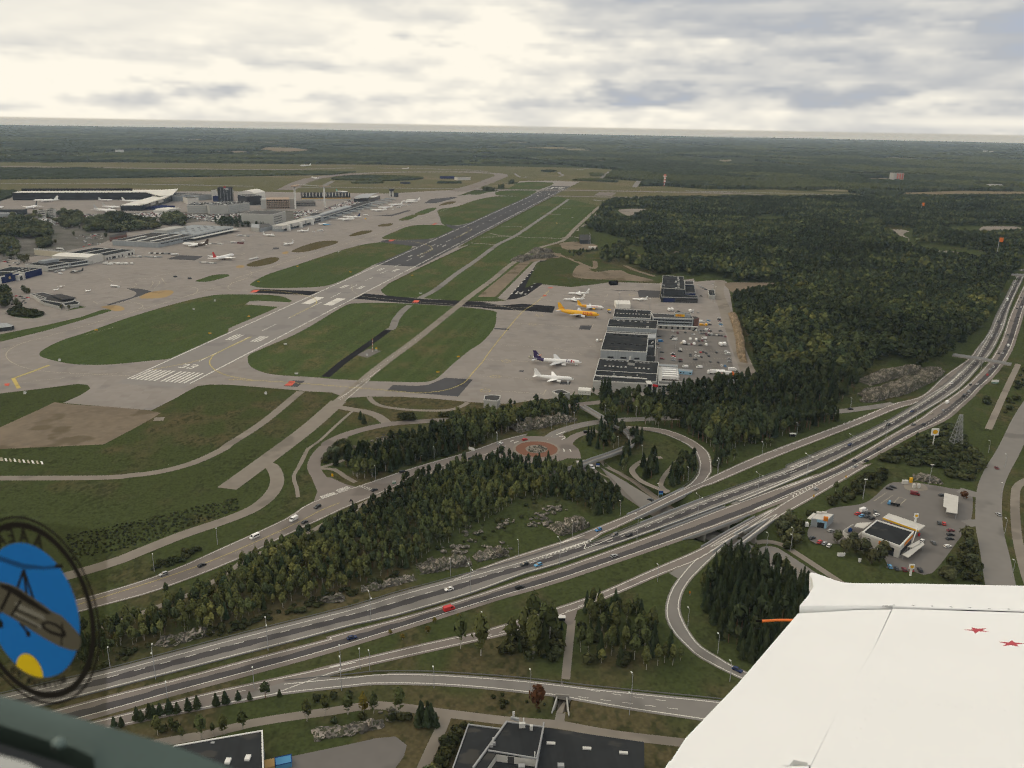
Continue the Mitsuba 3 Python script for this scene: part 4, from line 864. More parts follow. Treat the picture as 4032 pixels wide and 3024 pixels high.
zone(M('-932 1475,-901 1502,-861 1440,-858 1385,-876 1382'), 8, dict(willow=.6, birch=.4), 7, 10, 'beside the hangars', 'terminal_trees')
zone(M('-851 1486,-855 1533,-807 1447,-804 1405'), 6, dict(willow=1), 8, 10, 'beside the hangars', 'terminal_trees')
zone(M('-609 943,-660 1051,-649 1053,-601 977,-589 945'), 7, dict(willow=.6, pine=.4), 9, 13, 'beside the flat roofed office', 'terminal_trees')
zone(M('-577 927,-580 946,-553 936,-532 919,-535 904,-559 908'), 5, dict(willow=.4, bush=.6), 5, 9, 'beside the flat roofed office', 'terminal_trees')
zone(M('95 1461,124 1493,155 1518,226 1647,222 1549,153 1496,99 1422'), 7, dict(bush=.5, pine=.5), 4, 9, 'by the radio station', 'fence_trees', 0.8)

cand = []
for zi, (pg, step, mx, lo, hi, where, name, keep_, clear) in enumerate(ZONES):
    x0, y0, x1, y1 = pg.bounds
    far_step = 8.5 if name == 'great_wood' else step
    nx, ny = int((x1 - x0) / step) + 1, int((y1 - y0) / step) + 1
    ii, jj = np.meshgrid(np.arange(nx), np.arange(ny))
    x = x0 + (ii.ravel() + 0.5 * (jj.ravel() % 2) + trng.uniform(-0.42, 0.42, ii.size)) * step
    y = y0 + (jj.ravel() + trng.uniform(-0.42, 0.42, ii.size)) * step
    r = np.hypot(x, y)
    ok = (trng.random(len(x)) < keep_ * np.where((name == 'great_wood') & (r > 1350), 0.58, 1.0)) & shapely.contains_xy(pg, x, y)
    x, y = x[ok], y[ok]
    ok = (shapely.distance(flat_area, shapely.points(x, y)) > clear) | (name == 'terminal_trees')
    x, y = x[ok], y[ok]
    if not len(x):
        continue
    nz = meshkit.fbm(np.stack([x / 75, y / 75, 0 * x + zi], -1), 3, 21)
    w = np.array([np.full(len(x), float(s)) for s in mx.values()])
    names = list(mx)
    for i, s_ in enumerate(names):      # birches and pines keep together in patches
        if s_ in ('birch', 'willow'):
            w[i] *= np.clip(0.2 + 6 * (nz - 0.45), 0.05, 4)
    w = np.cumsum(w / w.sum(0), 0)
    sp = (trng.random(len(x))[None] > w).sum(0)
    h = lo + (hi - lo) * trng.random(len(x)) ** 0.9 * (0.75 + 0.5 * nz)
    h = np.where(np.array([s_ == 'bush' for s_ in names])[sp], np.minimum(h, 4.5), h)
    z = terrain(x, y)
    for i, s_ in enumerate(names):
        m = sp == i
        cand.append((zi, s_, x[m], y[m], z[m], h[m], nz[m]))

CAM = np.array([0, 0, EYE])
FR = np.stack([np.cross(fw, up), up, fw])
FR[0] /= np.linalg.norm(FR[0])


def in_view(x, y, z=0.0):
    d = np.stack([x, y, np.broadcast_to(z, np.shape(x)) - EYE], -1) @ FR.T
    return (d[..., 2] > 1) & (np.abs(d[..., 0]) < 0.616 * d[..., 2]) & (d[..., 1] > -0.462 * d[..., 2]) & (d[..., 1] < 0.462 * d[..., 2])


sizes = np.concatenate([np.where(in_view(c[2], c[3], c[4] + c[5] / 2) & (c[1] != 'bush'), c[5] / np.hypot(c[2], c[3]), 0) for c in cand])
cut = np.sort(sizes)[-250]
bsizes = np.concatenate([np.where(in_view(c[2], c[3], c[4] + c[5] / 2) & (c[1] == 'bush'), c[5] / np.hypot(c[2], c[3]), 0) for c in cand])
bcut = np.sort(bsizes)[-120]
mass, tmass = {}, {}
for zi, s_, x, y, z, h, nz in cand:
    name = ZONES[zi][6]
    big = in_view(x, y, z + h / 2) & (h / np.hypot(x, y) >= (bcut if s_ == 'bush' else cut))
    for i in np.nonzero(big)[0]:
        plant(s_, x[i], y[i], h[i], ZONES[zi][5], wide=trng.uniform(0.9, 1.2), z=float(z[i]) - 0.1)
    rest = np.nonzero(~big)[0]
    r = np.hypot(x, y)
    for lod in (0, 1):
        sel = rest[(r[rest] > 760) == bool(lod)]
        if s_ == 'bush':
            sel = rest[(r[rest] > 330) == bool(lod)]
        var = trng.integers(0, len(PROTO[s_, lod]), len(sel))
        for i, (v, f, k) in enumerate(PROTO[s_, lod]):
            q = sel[var == i]
            if not len(q):
                continue
            a = trng.uniform(0, 2 * np.pi, len(q))
            wd = h[q] * trng.uniform(0.95, 1.4, len(q)) * (1.35 if lod else 1.0)
            ca, sa = np.cos(a) * wd, np.sin(a) * wd
            vx = x[q, None] + ca[:, None] * v[None, :, 0] - sa[:, None] * v[None, :, 1]
            vy = y[q, None] + sa[:, None] * v[None, :, 0] + ca[:, None] * v[None, :, 1]
            vz = z[q, None] - 0.1 + h[q, None] * v[None, :, 2]
            tint = trng.uniform(0.70, 1.35, (len(q), 1)) * (0.45 + 1.1 * nz[q, None])
            warm = np.clip(trng.normal(1.0, 0.13, (len(q), 1)), 0.8, 1.5) + np.clip(nz[q, None] - 0.6, 0, 1) * 1.2 * (s_ == 'birch')
            base = np.array(SPEC[s_][0])
            col = (tint[:, :, None] * k[None, :, None]) * base[None, None] * np.stack([warm, np.sqrt(warm), np.ones_like(warm)], -1)
            mass.setdefault(name, []).append((np.stack([vx, vy, vz], -1).reshape(-1, 3), np.tile(f, (len(q), 1)) + (np.arange(len(q)) * len(v)).repeat(len(f))[:, None], col.reshape(-1, 3)))
            if s_ not in ('bush', 'spruce') and not lod:
                tv, tf = TRUNK[s_]
                tx = np.stack([x[q, None] + ca[:, None] * tv[None, :, 0] - sa[:, None] * tv[None, :, 1], y[q, None] + sa[:, None] * tv[None, :, 0] + ca[:, None] * tv[None, :, 1], z[q, None] - 0.1 + h[q, None] * tv[None, :, 2]], -1).reshape(-1, 3)
                mass[name].append((tx, np.tile(tf, (len(q), 1)) + (np.arange(len(q)) * len(tv)).repeat(len(tf))[:, None], np.broadcast_to(np.array(SPEC[s_][1]), (len(tx), 3))))
for name, ms in mass.items():
    v, f = cat_mesh([(a, b) for a, b, _ in ms])
    put(name, (v, f), 'm_foliage', color=np.clip(np.vstack([c for _, _, c in ms]), 0, 1), label='trees and bushes ' + next(z_[5] for z_ in ZONES if z_[6] == name), kind='stuff')

# single trees that stand alone
for (x, y), h in zip(M('-143.9 253.5,-141.2 253.6,-137.1 257.3,-135.2 256.8,-133 258.7,-131.4 258.6,-129.8 260.3,-126.8 261.4,-123.8 261.5,-120.2 262.9,-117.3 264.3,-110.6 265.8,-107.6 267.3,-103.4 269.5,-99 269.6,-88.1 271.9'), (4.5, 4.5, 6, 5, 6.5, 6, 5.5, 6.5, 5, 6, 6, 6, 6, 4.5, 4, 3.5)):
    plant('spruce', x, y, h, 'in the row above the dark warehouse', wide=1.75)
(x, y), = M('-93.1 270.4')
plant('pine', x, y, 7.5, '', wide=1.7, label='broad dark pine beside the collector road, tallest of its row')
for (x, y), h in zip(M('-126 249.1,-109.7 247.7,-102.2 249.9,-96.5 253.1,-116.6 247.3,-122.2 251.9,-106.5 250.4,-74.1 258,-68 261.4,-59.5 262.3'), (9, 11, 9, 9, 6, 6, 5, 10, 10, 10)):
    plant('birch', x, y, h, 'on the verge before the dark warehouse', wide=1.2)
for (x, y), h in zip(M('-59.9 262.1,-50 263,-40.2 262.5'), (9, 10, 13)):
    plant('birch', x, y, h, 'along the footpath beside the rock outcrop', wide=1.1)
(x, y), = M('-53.8 262.4')
plant('gold', x, y, 10, '', wide=1.1, label='slender birch with yellowing crown beside the footpath')
for (x, y), h in zip(M('-32.7 256.1,-31.2 258,-29.3 256.2,-27.8 257.7,-25.9 256.2,-31.9 260.1,-29.3 259.9'), (8, 10, 9, 10, 7, 9, 9)):
    plant('spruce', x, y, h, 'in the clump where two footpaths meet', wide=1.3)
(x, y), = M('11.8 267.4')
plant('russet', x, y, 10.5, '', wide=0.85, label='dark russet tree beside the underpass mouth')
(x, y), = M('278.1 467')
plant('russet', x, y, 5.0, '', wide=1.3, label='rust coloured bushy tree beside the white canopy')
for (x, y), h in zip(M('-45.4 310.5,-51.2 314.1,-35 315.9,-22.1 327,-32.8 323.9'), (3, 2.5, 3.6, 3, 2.6)):
    plant('gold', x, y, h, 'on the verge of the motorway', wide=2.2)
for (x, y), h in zip(M('177.8 405.4,177.8 394.5,183.9 395.4,187.8 394.1,187.6 384.4,192.7 386,185.7 404.1,198.8 395.2'), (8, 9, 9, 9.5, 9, 10, 8, 8)):
    plant('willow', x, y, h, 'in the row before the filling station', wide=1.0)
for (x, y), h in zip(M('144.8 516.8,150.9 522,180 546.8,183.8 549.7,202.2 474.1,203.8 459.9'), (8, 9, 8, 7, 7, 6)):
    plant('birch', x, y, h, 'beside the slip road', wide=1.5)
for (x, y), h in zip(M('74.1 653.4,76.5 652.9,79.5 654.3,81.2 657.4'), (17, 19, 19, 16)):
    plant('spruce', x, y, h, 'in the tall clump before the cargo office', wide=1.1)
for (x, y), h in zip(M('19.3 623.9,17.2 607.3,22.2 610.2,39 625,40.4 616.7,47.8 606.3,51.5 609.2,120.2 665.3,68 659.1,92.4 651.4,95.8 648.6,100.1 651.8,102.3 647.4,62.7 646.7'), (12, 9, 10, 14, 9, 8, 8, 8, 7, 10, 11, 10, 9, 4)):
    plant('pine', x, y, h, 'along the edge of the cargo apron', wide=1.2)
for (x, y), h in zip(M('-113.7 589.7,-109.4 580.3'), (7.5, 8)):
    plant('spruce', x, y, h, 'by the driveway bend', wide=1.7)
for (x, y), h in zip(M('-81.3 590.1,-78.4 591.6,-74.8 590.5,-53.9 599.4,-49.5 599.7,-45.1 599.9'), (6.5, 6, 6, 4.2, 4.2, 4)):
    plant('bush', x, y, h, 'beside the road below the driveway', wide=1.2)
for (x, y), h in zip(M('-581 952,-570 940,-622 1040,-617 1036,-614 1037,-528 950,-519 950,-627 1047,-617 1040,-759 1273,-749 1263,-750 1275,-814 1476,-838 1586,-765 1562,-737 2057,-847 1905,-819 1922,-734 1888'), (12, 10, 9, 8, 6, 6, 5.5, 9, 7, 13, 14, 13, 9, 9, 11, 7, 8, 6, 7)):
    plant('willow', x, y, h, 'among the airport hangars', wide=0.9)

# ---------------------------------------------------------------- the far woods: a canopy of crowns, each a few metres of relief
frng = np.random.default_rng(19)
air_far = unary_union([scene_poly for scene_poly in [far_grass.buffer(6), field_edge.buffer(8), pave.buffer(5), east.buffer(10), flat_area.buffer(10)] + [ribbon(p, w + 16, step=30) for p, w in FARTX]])
fields = unary_union([poly(q) for q in (M('-2266 5903,-2211 6264,-2085 6524,-1971 6298,-2068 5968'), M('-2022 6724,-2183 7532,-2173 7979,-1885 7427,-1571 6791,-1601 6298,-1718 6174'), M('-1873 5597,-1735 5763,-1599 5745,-1698 5515'), M('1471 3208,1762 3372,2014 3377,1896 3090,1636 3019,1336 2979'), M('-85 8575,54 9049,349 9217,618 8842,711 8278,618 7200,559 7287,466 8045,206 8347'), M('1696 4196,1825 4236,1827 3940,1629 3939'), M('1415 6322,1639 6546,1553 6215,1395 6036'), M('534 5825,596 5893,570 5595,523 5611'))])
strip_far = unary_union([poly(M('-2406 3658,-2255 3736,-2091 3756,-1969 3865,-1786 3806,-1527 3798,-1188 3878,-891 3901,-729 3927,-790 3671,-961 3572,-1154 3429,-1072 3495,-1342 3331,-1615 3160,-1847 3049,-1971 2985')), blob_poly(M('-726 3367,-720 3565,-638 3650,-493 3662,-382 3547,-454 3373,-584 3336')), blob_poly(M('109 4312,171 4415,215 4350,164 4221')), blob_poly(M('358 4182,416 4201,413 4001,354 3936')), poly(M('-713 4742,-460 4892,-204 5242,-195 5003,-380 4707,-705 4688')), blob_poly(M('-612 3223,-522 3283,-506 3206,-597 3161')),
                         blob_poly(M('237 3603,344 3715,424 3580,413 3524,330 3553')), poly(M('-1657 2554,-1508 2567,-1460 2488,-1393 2338,-1363 2234,-1424 2187')), poly(M('-308 3309,-212 3350,-205 3276,-300 3250'))])
eastw = poly(EASTW).buffer(3)
no_wood = unary_union([air_far.difference(strip_far), fields, eastw])
shapely.prepare(no_wood); shapely.prepare(strip_far)
cv, cf, cc, off = [], [], [], 0
for ra, rb, s in ((1500, 4200, 7.0), (4200, 9500, 17.0), (9500, 27000, 48.0)):
    xs = np.arange(-0.66 * rb, 0.66 * rb, s); ys = np.arange(0.62 * ra, rb, s)
    X, Y = np.meshgrid(xs, ys)
    X = X + frng.uniform(-0.4, 0.4, X.shape) * s; Y = Y + frng.uniform(-0.4, 0.4, Y.shape) * s
    R_ = np.hypot(X, Y)
    m = (R_ > ra - 1.5 * s) & (R_ < rb + s) & (np.abs(X) < 0.66 * Y + 60)
    idx = -np.ones(X.shape, int)
    inside = np.zeros(X.shape, bool)
    inside[m] = ~shapely.contains_xy(no_wood, X[m], Y[m])
    low_ = np.zeros(X.shape, bool); low_[m] = shapely.contains_xy(strip_far, X[m], Y[m])
    glade = meshkit.fbm(np.stack([X * 0.0016, Y * 0.0016, 0 * X + 2.0], -1), 4, 0)
    open_ = (R_ > 3000) & (meshkit.fbm(np.stack([X / 520, Y / 620, 0 * X + 4.0], -1), 3, 13) > 0.65)
    inside &= ~(open_ & ~low_)
    near_gap = (X > 250) & (R_ < 2300)      # the great wood and its clearings are built tree by tree
    inside &= ~near_gap & ~((X > -300) & (R_ < 2000))
    keepv = inside
    idx[keepv] = np.arange(keepv.sum()) + off
    x, y = X[keepv], Y[keepv]
    hgt = hills(x, y) + (4.5 + 7.5 * meshkit.fbm(np.stack([x / 160, y / 160, 0 * x], -1), 3, 31)) + frng.random(len(x)) ** 1.3 * np.where(s < 10, 8.0, np.where(s < 20, 8.5, 11.0))
    hgt = np.where(low_[keepv], 0.45 * hgt, hgt)
    nb = meshkit.fbm(np.stack([x / 420, y / 420, 0 * x + 9], -1), 4, 41)
    k = frng.uniform(0.62, 1.30, len(x))[:, None] * (0.75 + 0.5 * nb[:, None])
    col = np.array([0.040, 0.050, 0.026]) * k * np.where((nb > 0.53)[:, None], [1.45, 1.32, 1.05], [1.0, 1.0, 1.0])
    cv.append(np.column_stack([x, y, hgt])); cc.append(col)
    q = np.stack([idx[:-1, :-1], idx[:-1, 1:], idx[1:, 1:], idx[1:, :-1]], -1).reshape(-1, 4)
    q = q[(q >= 0).all(1)]
    cf.append(np.vstack([q[:, [0, 1, 2]], q[:, [0, 2, 3]]]))
    off += keepv.sum()
cv, cf, cc = np.vstack(cv), np.vstack(cf), np.clip(np.vstack(cc), 0, 1)
# the wood's margins come down to the ground as a skirt of foliage
e = np.sort(np.vstack([cf[:, [0, 1]], cf[:, [1, 2]], cf[:, [2, 0]]]), 1)
eu, cnt = np.unique(e, axis=0, return_counts=True)
eb = eu[cnt == 1]
sv = cv[eb.ravel()].copy(); sv[:, 2] = hills(sv[:, 0], sv[:, 1]) - 1
n_ = len(cv)
cf = np.vstack([cf, np.column_stack([eb[:, 0], eb[:, 1], n_ + np.arange(len(eb)) * 2 + 1]), np.column_stack([eb[:, 0], n_ + np.arange(len(eb)) * 2 + 1, n_ + np.arange(len(eb)) * 2])])
cv, cc = np.vstack([cv, sv]), np.vstack([cc, cc[eb.ravel()]])
bs('m_far_foliage', {'type': 'mesh_attribute', 'name': 'vertex_color'})
put('far_forest', (cv, cf), 'm_far_foliage', color=cc, label='unbroken dark forest beyond the airport to the horizon', kind='stuff')

# ---------------------------------------------------------------- buildings
def grimy(col, var=0.12, panel=0.0):
    def fn(p, n, uv):
        k = (1 - var) + 2 * var * fbm(p.x * 0.35 + 3, p.y * 0.35, p.z * 0.6, 3)
        if panel:
            k = k * (0.95 + 0.10 * cell_rand(dr.floor((p.x + p.y) / panel), 3.0, dr.floor(p.z / 3.1)))
        return C(*col) * k
    return fn


def ribbed(col, pitch=0.9):
    """sheet metal cladding: each sheet of a slightly different tone"""
    def fn(p, n, uv):
        return C(*col) * (0.93 + 0.14 * cell_rand(dr.floor((p.x * 0.8 + p.y * 0.6) / pitch))) * (0.9 + 0.2 * fbm(p.x * 0.1, p.y * 0.1, p.z * 0.3, 3))
    return fn


def felt(col):
    def fn(p, n, uv):
        k = 0.78 + 0.44 * fbm(p.x * 0.12, p.y * 0.12, 1.0, 4)
        k = k * (0.96 + 0.08 * cell_rand(dr.floor(p.x / 1.1 + p.y * 0.12)))
        return mix(C(*col) * k, C(0.09, 0.085, 0.075), 0.5 * smoothstep(0.62, 0.75, fbm(p.x * 0.09 + 7, p.y * 0.2, 2.0, 4)))
    return fn


for key, col, kind in (('m_roof_dark', (0.036, 0.039, 0.042), felt), ('m_roof_grey', (0.12, 0.12, 0.12), felt), ('m_roof_mid', (0.070, 0.070, 0.072), felt), ('m_wall_white', (0.56, 0.55, 0.52), grimy), ('m_wall_grey', (0.30, 0.325, 0.345), ribbed), ('m_wall_pale', (0.42, 0.42, 0.40), grimy),
                       ('m_wall_dark', (0.055, 0.06, 0.066), ribbed), ('m_wall_navy', (0.020, 0.030, 0.095), ribbed), ('m_wall_beige', (0.50, 0.46, 0.36), grimy), ('m_wall_brown', (0.17, 0.10, 0.085), grimy), ('m_concrete', (0.30, 0.285, 0.265), grimy), ('m_trim', (0.56, 0.56, 0.54), grimy),
                       ('m_canvas', (0.70, 0.69, 0.65), grimy), ('m_lightblue', (0.28, 0.46, 0.60), grimy), ('m_orange', (0.62, 0.20, 0.03), grimy), ('m_yellow', (0.72, 0.40, 0.025), grimy), ('m_red', (0.50, 0.035, 0.04), grimy), ('m_scaffold', (0.42, 0.33, 0.26), grimy), ('m_steel', (0.33, 0.34, 0.35), grimy), ('m_whitepaint', (0.72, 0.72, 0.70), grimy),
                       ('m_black', (0.012, 0.012, 0.013), grimy), ('m_blue', (0.02, 0.06, 0.22), grimy), ('m_skyblue', (0.10, 0.30, 0.52), grimy), ('m_green', (0.03, 0.16, 0.10), grimy), ('m_purple', (0.022, 0.012, 0.075), grimy), ('m_roof_metal', (0.36, 0.38, 0.40), ribbed), ('m_wood', (0.42, 0.28, 0.12), grimy)):
    bs(key, mikit.proc(kind(col)))
bs('m_glass', (0.018, 0.022, 0.028), 0.12)
bs('m_rubber', (0.012, 0.012, 0.012))


def prism(pts, z0, z1):
    p = pts if hasattr(pts, 'area') else poly(pts)
    ms = []
    for x in polys(p):
        m = trimesh.creation.extrude_polygon(x, z1 - z0, engine='earcut')
        ms.append((m.vertices + [0, 0, z0], m.faces))
    return cat_mesh(ms)


class Side:
    """the upright face over the ground line p0 - p1; out is its outer side"""
    def __init__(self, p0, p1, inner):
        self.p0, self.p1 = np.array(p0, float), np.array(p1, float)
        self.len = np.linalg.norm(self.p1 - self.p0)
        self.u = (self.p1 - self.p0) / self.len
        n = np.array([-self.u[1], self.u[0]])
        self.n = n if (np.array(inner) - self.p0) @ n < 0 else -n

    def box(self, s0, s1, z0, z1, t0=-0.15, t1=0.06):
        """s along the face (metres, or a share of its length when the absolute value is at most 1), t outwards from it"""
        v, f = box(0, 1, 0, 1, z0, z1)
        w = v.copy()
        w[:, :2] = self.p0 + np.outer(s0 + v[:, 0] * (s1 - s0), self.u) + np.outer(t0 + v[:, 1] * (t1 - t0), self.n)
        if np.cross(self.u, self.n) < 0:
            f = f[:, ::-1]
        return w, f


def hall(name, label, cat_, roof, h, wall, top, trim='m_trim', par=0.5, group=None, z0=0.0):
    """a flat roofed building: walls, roof and a raised edge round the roof"""
    key = thing(name, label, cat_, group)
    p = poly(roof)
    put('wall', prism(p, z0, h - 0.05), wall, key)
    put('roof', prism(p.buffer(-0.32, join_style='mitre'), h - 0.04, h + 0.02), top, key)
    if trim:
        put('parapet', prism(p.buffer(0.12, join_style='mitre').difference(p.buffer(-0.4, join_style='mitre')), h - 0.35, h + par), trim, key)
    return key


def side(roof, i, j):
    return Side(roof[i], roof[j], np.mean(np.array(roof), 0))


def windows(key, sd, spans, z0, z1, mat='m_glass', name='window', proud=0.05):
    for a, b in spans:
        put(name, sd.box(a * sd.len, b * sd.len, z0, z1, -0.12, proud), mat, key)


def even(n, lo=0.02, hi=0.98, fill=0.7):
    w = (hi - lo) / n
    return [(lo + i * w + w * (1 - fill) / 2, lo + (i + 1) * w - w * (1 - fill) / 2) for i in range(n)]


def boxat(pt, wx, wy, z0, z1, rot=0.0):
    v, f = box(-wx / 2, wx / 2, -wy / 2, wy / 2, z0, z1)
    c, s = math.cos(rot), math.sin(rot)
    v = v.copy()
    v[:, :2] = np.column_stack([v[:, 0] * c - v[:, 1] * s, v[:, 0] * s + v[:, 1] * c]) + np.array(pt)
    return v, f


def skylights(key, pts, wx, wy, h, z, mat='m_trim', name='skylight', rot=0.0):
    for pt in pts:
        put(name, boxat(pt, wx, wy, z, z + h, rot), mat, key)


def sign_text(key, text, sd, s0, z0, height, mat, t=0.12, bold=True):
    """lettering on a face, read from outside"""
    m = meshkit.text_mesh(text, height, 0.05, bold)
    v = np.array(m.vertices)
    d = sd.u if np.cross(sd.u, sd.n) < 0 else -sd.u      # to the reader's right
    o = sd.p0 + sd.u * s0
    w = np.column_stack([o[0] + v[:, 0] * d[0] + (t + v[:, 2]) * sd.n[0], o[1] + v[:, 0] * d[1] + (t + v[:, 2]) * sd.n[1], z0 + v[:, 1]])
    return put('lettering', (w, m.faces), mat, key)


# --- the cargo terminals
R1 = M('81 747,135 738,127 698,123.6 678.1,114 670.6,83 674,69 676.7')
k1 = hall('cargo_terminal', 'nearest cargo hall with dark roof, two rows of office windows and a red sign', 'building', R1, 7.5, 'm_wall_pale', 'm_roof_dark')
put('roof_step', prism(ribbon(M('71.3 691.2,82.2 688.9,116 683.7'), 1.3, False), 7.5, 8.3), 'm_trim', k1)
put('roof_step', prism(ribbon(M('74 708,100 704,128 700'), 0.6, False), 7.5, 7.85), 'm_trim', k1)
skylights(k1, M('84 722,88 721,91 721,95 720,98 719,102 719,111 717,114 716,118 716,122 715'), 1.7, 1.5, 0.8, 7.5)
skylights(k1, M('88 742,91 741,95 741,99 740,102 739,106 739,114 737,118 736,121 735,125 735'), 1.9, 1.2, 0.4, 7.5, 'm_steel')
put('stair_house', prism(M('105 727,111 726,111 732,106 735'), 7.5, 10.0), 'm_wall_pale', k1)
put('stair_house_roof', prism(M('105 727,111 726,111 735,107 735'), 10.0, 10.2), 'm_roof_dark', k1)
put('stack', tube([(*(109,742), 7.5), (*(109,742), 11.5)], 0.9, 10), 'm_trim', k1)
for q in M('88.2 689.2,95 688,101.2 687,107.1 685.6'):
    put('roof_light_strip', boxat(q, 4.6, 0.5, 7.6, 8.6, -0.06), 'm_trim', k1)
skylights(k1, M('89 697,109 694,76.9 685.8,78.7 689.6,72.7 693.4'), 0.9, 0.9, 0.8, 7.5, name='vent')
s1 = side(R1, 6, 4)
windows(k1, s1, [(.095, .128), (.335, .385), (.395, .442), (.465, .522), (.532, .582), (.602, .655), (.738, .79), (.80, .852), (.87, .925), (.932, .985)], 4.9, 6.2)
windows(k1, s1, [(.095, .15), (.335, .385), (.395, .442), (.465, .522), (.80, .852), (.87, .925), (.932, .985)], 1.7, 3.0)
put('eaves', s1.box(0, s1.len, 6.9, 7.3, 0.0, 0.5), 'm_trim', k1)
for a in (0.32, 0.455, 0.59, 0.73, 0.86):
    put('white_panel', s1.box(a * s1.len, (a + .010) * s1.len, 4.6, 6.5, 0.0, 0.08), 'm_trim', k1)
sE = Side((114.5,673.9), (124.5,679.8), np.array(R1[0]))
for x in ((113,663.8), (117.4,664), (121.3,661.8)):
    put('column', tube([(*x, 0), (*x, 9.0)], 0.35, 8), 'm_whitepaint', k1)
put('entrance_canopy', prism([tuple((113,663.8)), tuple((117.4,664)), tuple(np.array((117.4,664)) + [0, 9]), tuple(np.array((113,663.8)) + [0, 9])], 9.0, 9.5), 'm_trim', k1)
put('sign_board', Side((117.4,664), (121.3,661.8), np.array(R1[0])).box(0.4, 5.0, 7.4, 9.4, 0, 0.4), 'm_red', k1)
put('glazed_front', Side(np.array((113,663.8)) + [0, 3.5], np.array((121.9,663)) + [0, 3.5], np.array(R1[0])).box(0.3, 9.5, 0.3, 8.0, -3, 0.1), 'm_glass', k1)
RE = M('125.2 682.6,151.3 681.5,148.7 671.3,124.1 673.2')
k2 = hall('cargo_office_wing', 'low office wing with grey roof right of the red entrance sign', 'building', RE, 6.2, 'm_wall_pale', 'm_roof_grey')
s2 = side(RE, 3, 2)
windows(k2, s2, even(9, .0, .97, .82), 3.9, 5.1)
windows(k2, s2, even(8, .0, .97, .7), 1.0, 2.2)
put('eaves', s2.box(0, s2.len, 5.5, 6.0, 0.0, 0.5), 'm_trim', k2)
hall('loading_dock', 'white flat roofed loading dock behind the parked trailers', 'building', M('134 735,137 731,130 691,127 691'), 4.5, 'm_wall_white', 'm_wall_white', None)
kc = thing('loading_canopy', 'long pale blue canopy beside the cargo hall', 'canopy')
RC = M('135 742,153 740,152 734,135 736')
put('roof', prism(RC, 4.6, 5.0), 'm_wall_grey', kc)
for q in (RC[1], RC[2], RC[0], RC[3]):
    put('post', boxat(q, 0.3, 0.3, 0, 4.6), 'm_steel', kc)
kp = hall('site_cabin', 'pale blue site cabin in the truck yard', 'cabin', M('153 734,165 731,163 724,152 727'), 3.2, 'm_lightblue', 'm_wall_grey', None)
sp_ = side(M('153 734,165 731,163 724,152 727'), 3, 2)
windows(kp, sp_, [(.08, .18), (.33, .40), (.82, .94)], 1.0, 2.2)
R2 = M('96 836,139 829,127 761,84 766')
k3 = hall('cargo_hangar', 'largest cargo hall with black roof and plain blue grey end wall', 'building', R2, 11, 'm_wall_grey', 'm_roof_dark')
skylights(k3, M('104 827,110 826,116 825,122 823,128 822,134 821,98 792,104 791,110 790,116 789,122 787,128 787'), 2.9, 0.9, 0.5, 11, 'm_black')
s3 = side(R2, 3, 2)
for a, b in ((.16, .29), (.44, .57), (.74, .85)):
    put('window', s3.box(a * s3.len, b * s3.len, 3.4, 5.2), 'm_glass', k3)
hall('cargo_annex', 'low dark annex along the right side of the largest cargo hall', 'building', M('139 830,147 831,136 765,128 767'), 6, 'm_wall_dark', 'm_roof_dark')
hall('grey_plant_house', 'pale grey plant house on the right of the cargo halls', 'building', M('142 848,150 847,147 830,139 830'), 7.6, 'm_wall_grey', 'm_roof_metal', None)
hall('grey_plant_house', 'small grey plant house between annex and nearest hall', 'building', M('127 761,135 760,135 764,128 766'), 7.0, 'm_wall_dark', 'm_roof_mid', None)
kx = thing('rooftop_plant', 'silver ventilation pots and duct on the low annex roof', 'ventilation unit')
put('duct', boxat((137,800), 5.5, 2.6, 6.05, 7.6), 'm_steel', kx)
for q in M('140 813,142 817'):
    put('pot', tube([(*q, 6.0), (*q, 7.8)], 0.7, 10), 'm_trim', kx)
R3 = M('107 905,160 901,153 861,101 869')
k4 = hall('cargo_hall', 'middle cargo hall with dark roof and pale blue front', 'building', R3, 10, 'm_wall_grey', 'm_roof_dark')
skylights(k4, M('116 897,122 896,129 896,135 894,141 893,148 892'), 2.6, 0.9, 0.6, 10)
skylights(k4, M('144 868'), 2.6, 1.6, 0.9, 10)
hall('link_roof', 'narrow dark roofed link between two cargo halls', 'building', M('100 864,151 856,150 851,99 858'), 6.2, 'm_wall_pale', 'm_roof_dark')
R4 = M('120 965,162 959,155 916,113 920')
k5 = hall('cargo_hall', 'farthest cargo hall with two rows of small square skylights', 'building', R4, 9, 'm_wall_grey', 'm_roof_dark')
skylights(k5, M('120 940,124 939,127 939,131 939,134 938,138 938,141 937,145 937,149 936,152 935,156 935'), 1.5, 1.3, 0.7, 9)
skylights(k5, M('127 961,131 960,134 960,138 960,142 959,149 958,153 957'), 1.6, 1.1, 0.4, 9, 'm_steel')
put('stack', tube([(*(144,952), 9), (*(144,952), 11)], 0.6, 8), 'm_trim', k5)
R5 = M('158 933,202 924,201 907,157 911')
k6 = hall('banded_office', 'long three storey office with dark window bands behind the car park', 'building', R5, 11.5, 'm_wall_grey', 'm_roof_mid')
s5 = side(R5, 3, 2)
for z in (8.2, 4.9, 1.9):
    for a, b in even(22, .01, .97, .96):
        put('window', s5.box(a * s5.len, b * s5.len, z, z + 1.75), 'm_glass', k6)
RB5 = M('202 908,209 915,208 922,203 925')
hall('brown_office_end', 'red brown end block of the banded office', 'building', RB5, 11, 'm_wall_brown', 'm_roof_mid', None)
RP = M('182 922,200 921,199 913,181 915')
k7 = hall('sign_penthouse', 'grey penthouse with a yellow company sign above the banded office', 'building', RP, 15.5, 'm_wall_grey', 'm_roof_mid', 'm_trim', z0=11.5)
s7 = side(RP, 3, 2)
